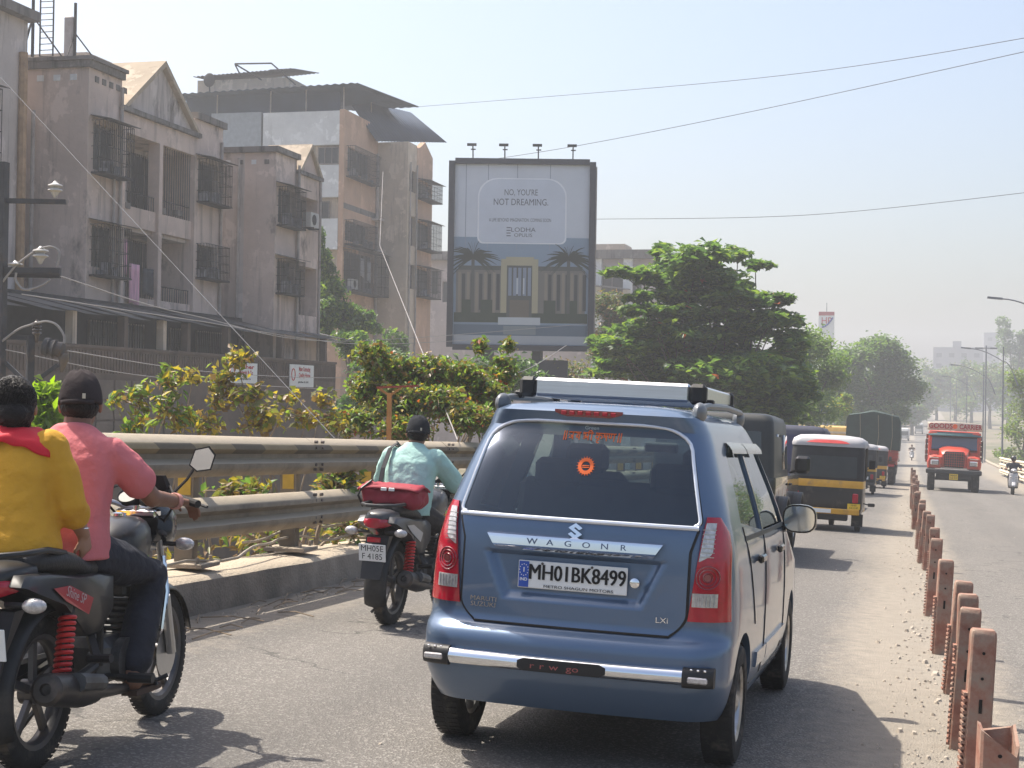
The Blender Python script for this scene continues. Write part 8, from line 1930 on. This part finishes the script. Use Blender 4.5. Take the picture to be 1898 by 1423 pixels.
# shrubs along the barrier, growing from the lower ground
def shrub(label, px, D, lobes, leaf, mats, wts, tw=3, seed=1, droop=.4, aspect=.48, r=.05, name='roadside_shrub', grp='shrubs behind the crash barrier', mult=1.5): return plant(name, label, 'shrub', base_at(px, D), lobes, leaf, mats, wts, r, grp, aspect, .15, droop, tw, seed, mult=mult)
shrub('lime green drooping mango shoots between the two motorcyclists and the electric pole', 88, 15.5, [lob(88, 745, 15.5, 26, 34, 240), lob(80, 790, 15.4, 34, 28, 200), lob(60, 770, 15.6, 20, 40, 150)], .17, [LYG, leafmat('leaf_bright', (.22, .34, .02), .6)], [2, 3], 9, 21, 1.5, .3)
shrub('sparse shrub with long green and yellow leaves just right of the black capped rider', 300, 15.2, [lob(215, 745, 15.2, 22, 34, 42), lob(262, 735, 15.4, 26, 30, 70), lob(255, 790, 15.3, 40, 24, 80), lob(320, 720, 15.3, 30, 30, 60), lob(310, 690, 15.4, 18, 16, 40), lob(345, 780, 15.3, 36, 26, 90), lob(310, 760, 15.2, 40, 30, 70)], .125, [LYG, LG, LY, LOL, LB], [3, 3, 2.5, 3, 1.5], 9, 22, 1.1, .36, mult=1.05)
shrub('straggling shrub of yellow brown leaves in front of the signboards', 440, 17.5, [lob(440, 665, 17.5, 34, 26, 90), lob(420, 700, 17.5, 44, 24, 90), lob(400, 735, 17.6, 34, 30, 80), lob(460, 735, 17.4, 50, 30, 150), lob(380, 780, 17.5, 40, 26, 100), lob(480, 780, 17.4, 50, 26, 150), lob(540, 740, 17.5, 28, 16, 40), lob(600, 740, 17.5, 22, 16, 46), lob(570, 775, 17.6, 40, 22, 80), lob(360, 690, 17.6, 22, 20, 40), lob(615, 780, 17.5, 40, 26, 90)], .1, [LY, LOL, LB, LYG], [4, 4, 2.5, 1], 7, 23, .5, .6, mult=1.25)
shrub('dense shrub mass with small olive and lime leaves behind the mint shirted rider', 760, 19., [lob(690, 660, 19, 36, 26, 260), lob(740, 690, 19.3, 48, 30, 420), lob(800, 690, 19.4, 50, 34, 500), lob(860, 700, 19.6, 46, 34, 460), lob(900, 730, 19.6, 48, 34, 460), lob(680, 720, 19, 40, 34, 360), lob(740, 745, 18.8, 50, 34, 480), lob(810, 745, 18.8, 56, 34, 560), lob(870, 775, 18.6, 56, 30, 500), lob(660, 780, 18.6, 44, 26, 340), lob(750, 795, 18.5, 56, 24, 420), lob(930, 690, 20, 30, 30, 260), lob(890, 640, 20.2, 14, 16, 70), lob(940, 640, 20.2, 10, 16, 50)], .085, [LOL, LYG, LG, LY, LB, LR], [4, 3.2, 3, 1.6, 1.5, .15], 12, 24, .3, .5, mult=3.2)
shrub('low leafy scrub and dry stems showing under the barrier rails', 600, 14., [lob(430, 915, 13.5, 50, 22, 110), lob(620, 900, 14.5, 40, 22, 160), lob(640, 880, 14.6, 30, 12, 90), lob(500, 1000, 14.5, 80, 30, 120), lob(470, 905, 14, 40, 18, 90), lob(650, 980, 15, 50, 40, 110), lob(300, 960, 13, 70, 40, 60)], .1, [LOL, LG, LY, LB], [3, 3, 2, 2], 5, 25, .2, .5, mult=1.6)
plant('shade_tree', 'dense tree filling the gap behind the shrubs below the hoarding', 'tree', base_at(800, 44), [lob(700, 690, 44, 60, 50, 900), lob(780, 720, 44, 70, 60, 1000), lob(880, 700, 45, 70, 50, 900), lob(960, 700, 46, 60, 40, 700), lob(660, 760, 44, 50, 40, 500)], .2, [LDG, LG], [5, 2], .16, 'shrubs behind the crash barrier', seed=26)
# right-hand side and distance
G2 = 'trees on the right of the far road'
plant('roadside_tree', 'sunlit shrubby tree behind the scooter rider and cream barrier', 'tree', base_at(1900, 118), [lob(1890, 705, 118, 34, 30, 700), lob(1910, 760, 118, 45, 40, 900), lob(1880, 800, 117, 28, 24, 500), lob(1870, 840, 116, 30, 14, 300), lob(1900, 850, 116, 40, 14, 300)], .26, [LPA, LYG, LOL], [3, 2, 2], .15, G2, seed=31)
plant('roadside_tree', 'tall thin-crowned tree rising far behind the street lamps', 'tree', base_at(1868, 290), [lob(1862, 610, 290, 22, 22, 320), lob(1890, 625, 290, 18, 16, 200), lob(1875, 650, 290, 30, 24, 350), lob(1900, 660, 290, 24, 30, 300)], .7, [LFAR, LPA], [3, 1], .4, G2, seed=32)
rg = random.Random(9)
for i, (px, py, D, rx, ry) in enumerate([(1705, 720, 300, 34, 36), (1735, 700, 330, 36, 40), (1770, 705, 340, 36, 42), (1800, 700, 320, 34, 44), (1835, 700, 300, 38, 46), (1880, 710, 280, 40, 46), (1905, 690, 300, 30, 40), (1690, 750, 260, 26, 24), (1640, 740, 230, 30, 34), (1550, 740, 220, 60, 40), (1480, 760, 210, 50, 40)]):
    plant('far_tree', ('hazy tree mass closing the far end of the road', 'hazy grey-green tree beside the far lamp posts')[i % 2], 'tree', base_at(px, D), [lob(px - rx * .4, py, D, rx * .7, ry * .7, 380), lob(px + rx * .4, py + 6, D, rx * .7, ry * .7, 380), lob(px, py + ry * .9, D, rx, ry * .7, 420)], .8, [LFAR, LOL, LPA], [4, 2, 1], .4, 'hazy trees at the end of the road', seed=40 + i)
# the other side of the road: trees that the car's flank mirrors
for i, (x, y, hgt) in enumerate(((13, 2, 6.5), (15, 12, 7.5), (12.5, 21, 6), (16, 31, 8), (14, 43, 7), (15, -8, 7), (11.5, 57, 7), (12.5, 70, 8), (12, 84, 7.5), (13, 99, 8))):
    z0 = GZ(x, y); plant('shoulder_tree', 'leafy tree on the right shoulder mirrored in the hatchback door', 'tree', (x, y, z0 - .1), [((x, y, z0 + hgt * .7), (2.4, 2.6, 1.9), 500), ((x + .8, y + 1.6, z0 + hgt * .55), (2., 2., 1.6), 400), ((x - .6, y - 1.5, z0 + hgt * .5), (2.2, 2., 1.7), 400)], .3, [LG, LDG, LOL], [3, 3, 2], .18, 'trees on the right shoulder', seed=60 + i)
# dry twigs and litter along the kerb
m = MB(); rg = np.random.default_rng(3)
for i in range(46):
    y = 9 + 8 * rg.random(); x = -4.9 + .5 * rg.random() ** 2; z = RZ(x, y) + .012; a = rg.uniform(-.5, .5) + (1.57 if rg.random() < .7 else 0); L_ = rg.uniform(.1, .5)
    m.tube([(x, y, z), (x + L_ * .5 * math.cos(a), y + L_ * .5 * math.sin(a), z + .02), (x + L_ * math.cos(a), y + L_ * math.sin(a), z)], .005, 5)
tag(m.build('twig_litter', M_TWIG), 'dry twigs and stalks lying in the gutter below the kerb', 'litter', kind='stuff')
# grass tufts under the barrier edge
cen = [(-5.75 - .4 * abs(rg.normal()), y_, RZ(-5.5, y_) + .1 + .35 * rg.random()) for y_ in rg.uniform(8, 26, 900)]
o = link('dry_weeds', leaf_mesh('dry_weeds', cen, .12, [LOL, LB, LY, LG], [3, 3, 2, 2], 0, .2, .3, 77)); tag(o, 'dry weeds growing along the outer edge of the kerb', 'weeds', kind='stuff')

# ------------------------------------------------------------------ hazy air
m = MB(); m.box(-1500, 1500, -30, 700, -12, 32)
hz = m.build('haze', None, None, 0) if False else None
me = m.mesh('haze', MATS['bark'], 0); me.materials.clear()
hm = bpy.data.materials.new('haze_air'); hm.use_nodes = True; nt = hm.node_tree; nt.nodes.clear()
vo = nt.nodes.new('ShaderNodeVolumePrincipled'); vo.inputs['Color'].default_value = (.925, .94, .97, 1); vo.inputs['Density'].default_value = .0017; vo.inputs['Anisotropy'].default_value = .35
out = nt.nodes.new('ShaderNodeOutputMaterial'); nt.links.new(vo.outputs[0], out.inputs['Volume']); me.materials.append(hm)
hz = link('haze', me); hz['kind'] = 'stuff'; hz['label'] = 'pale dusty haze filling the air over the road'; hz['category'] = 'haze'
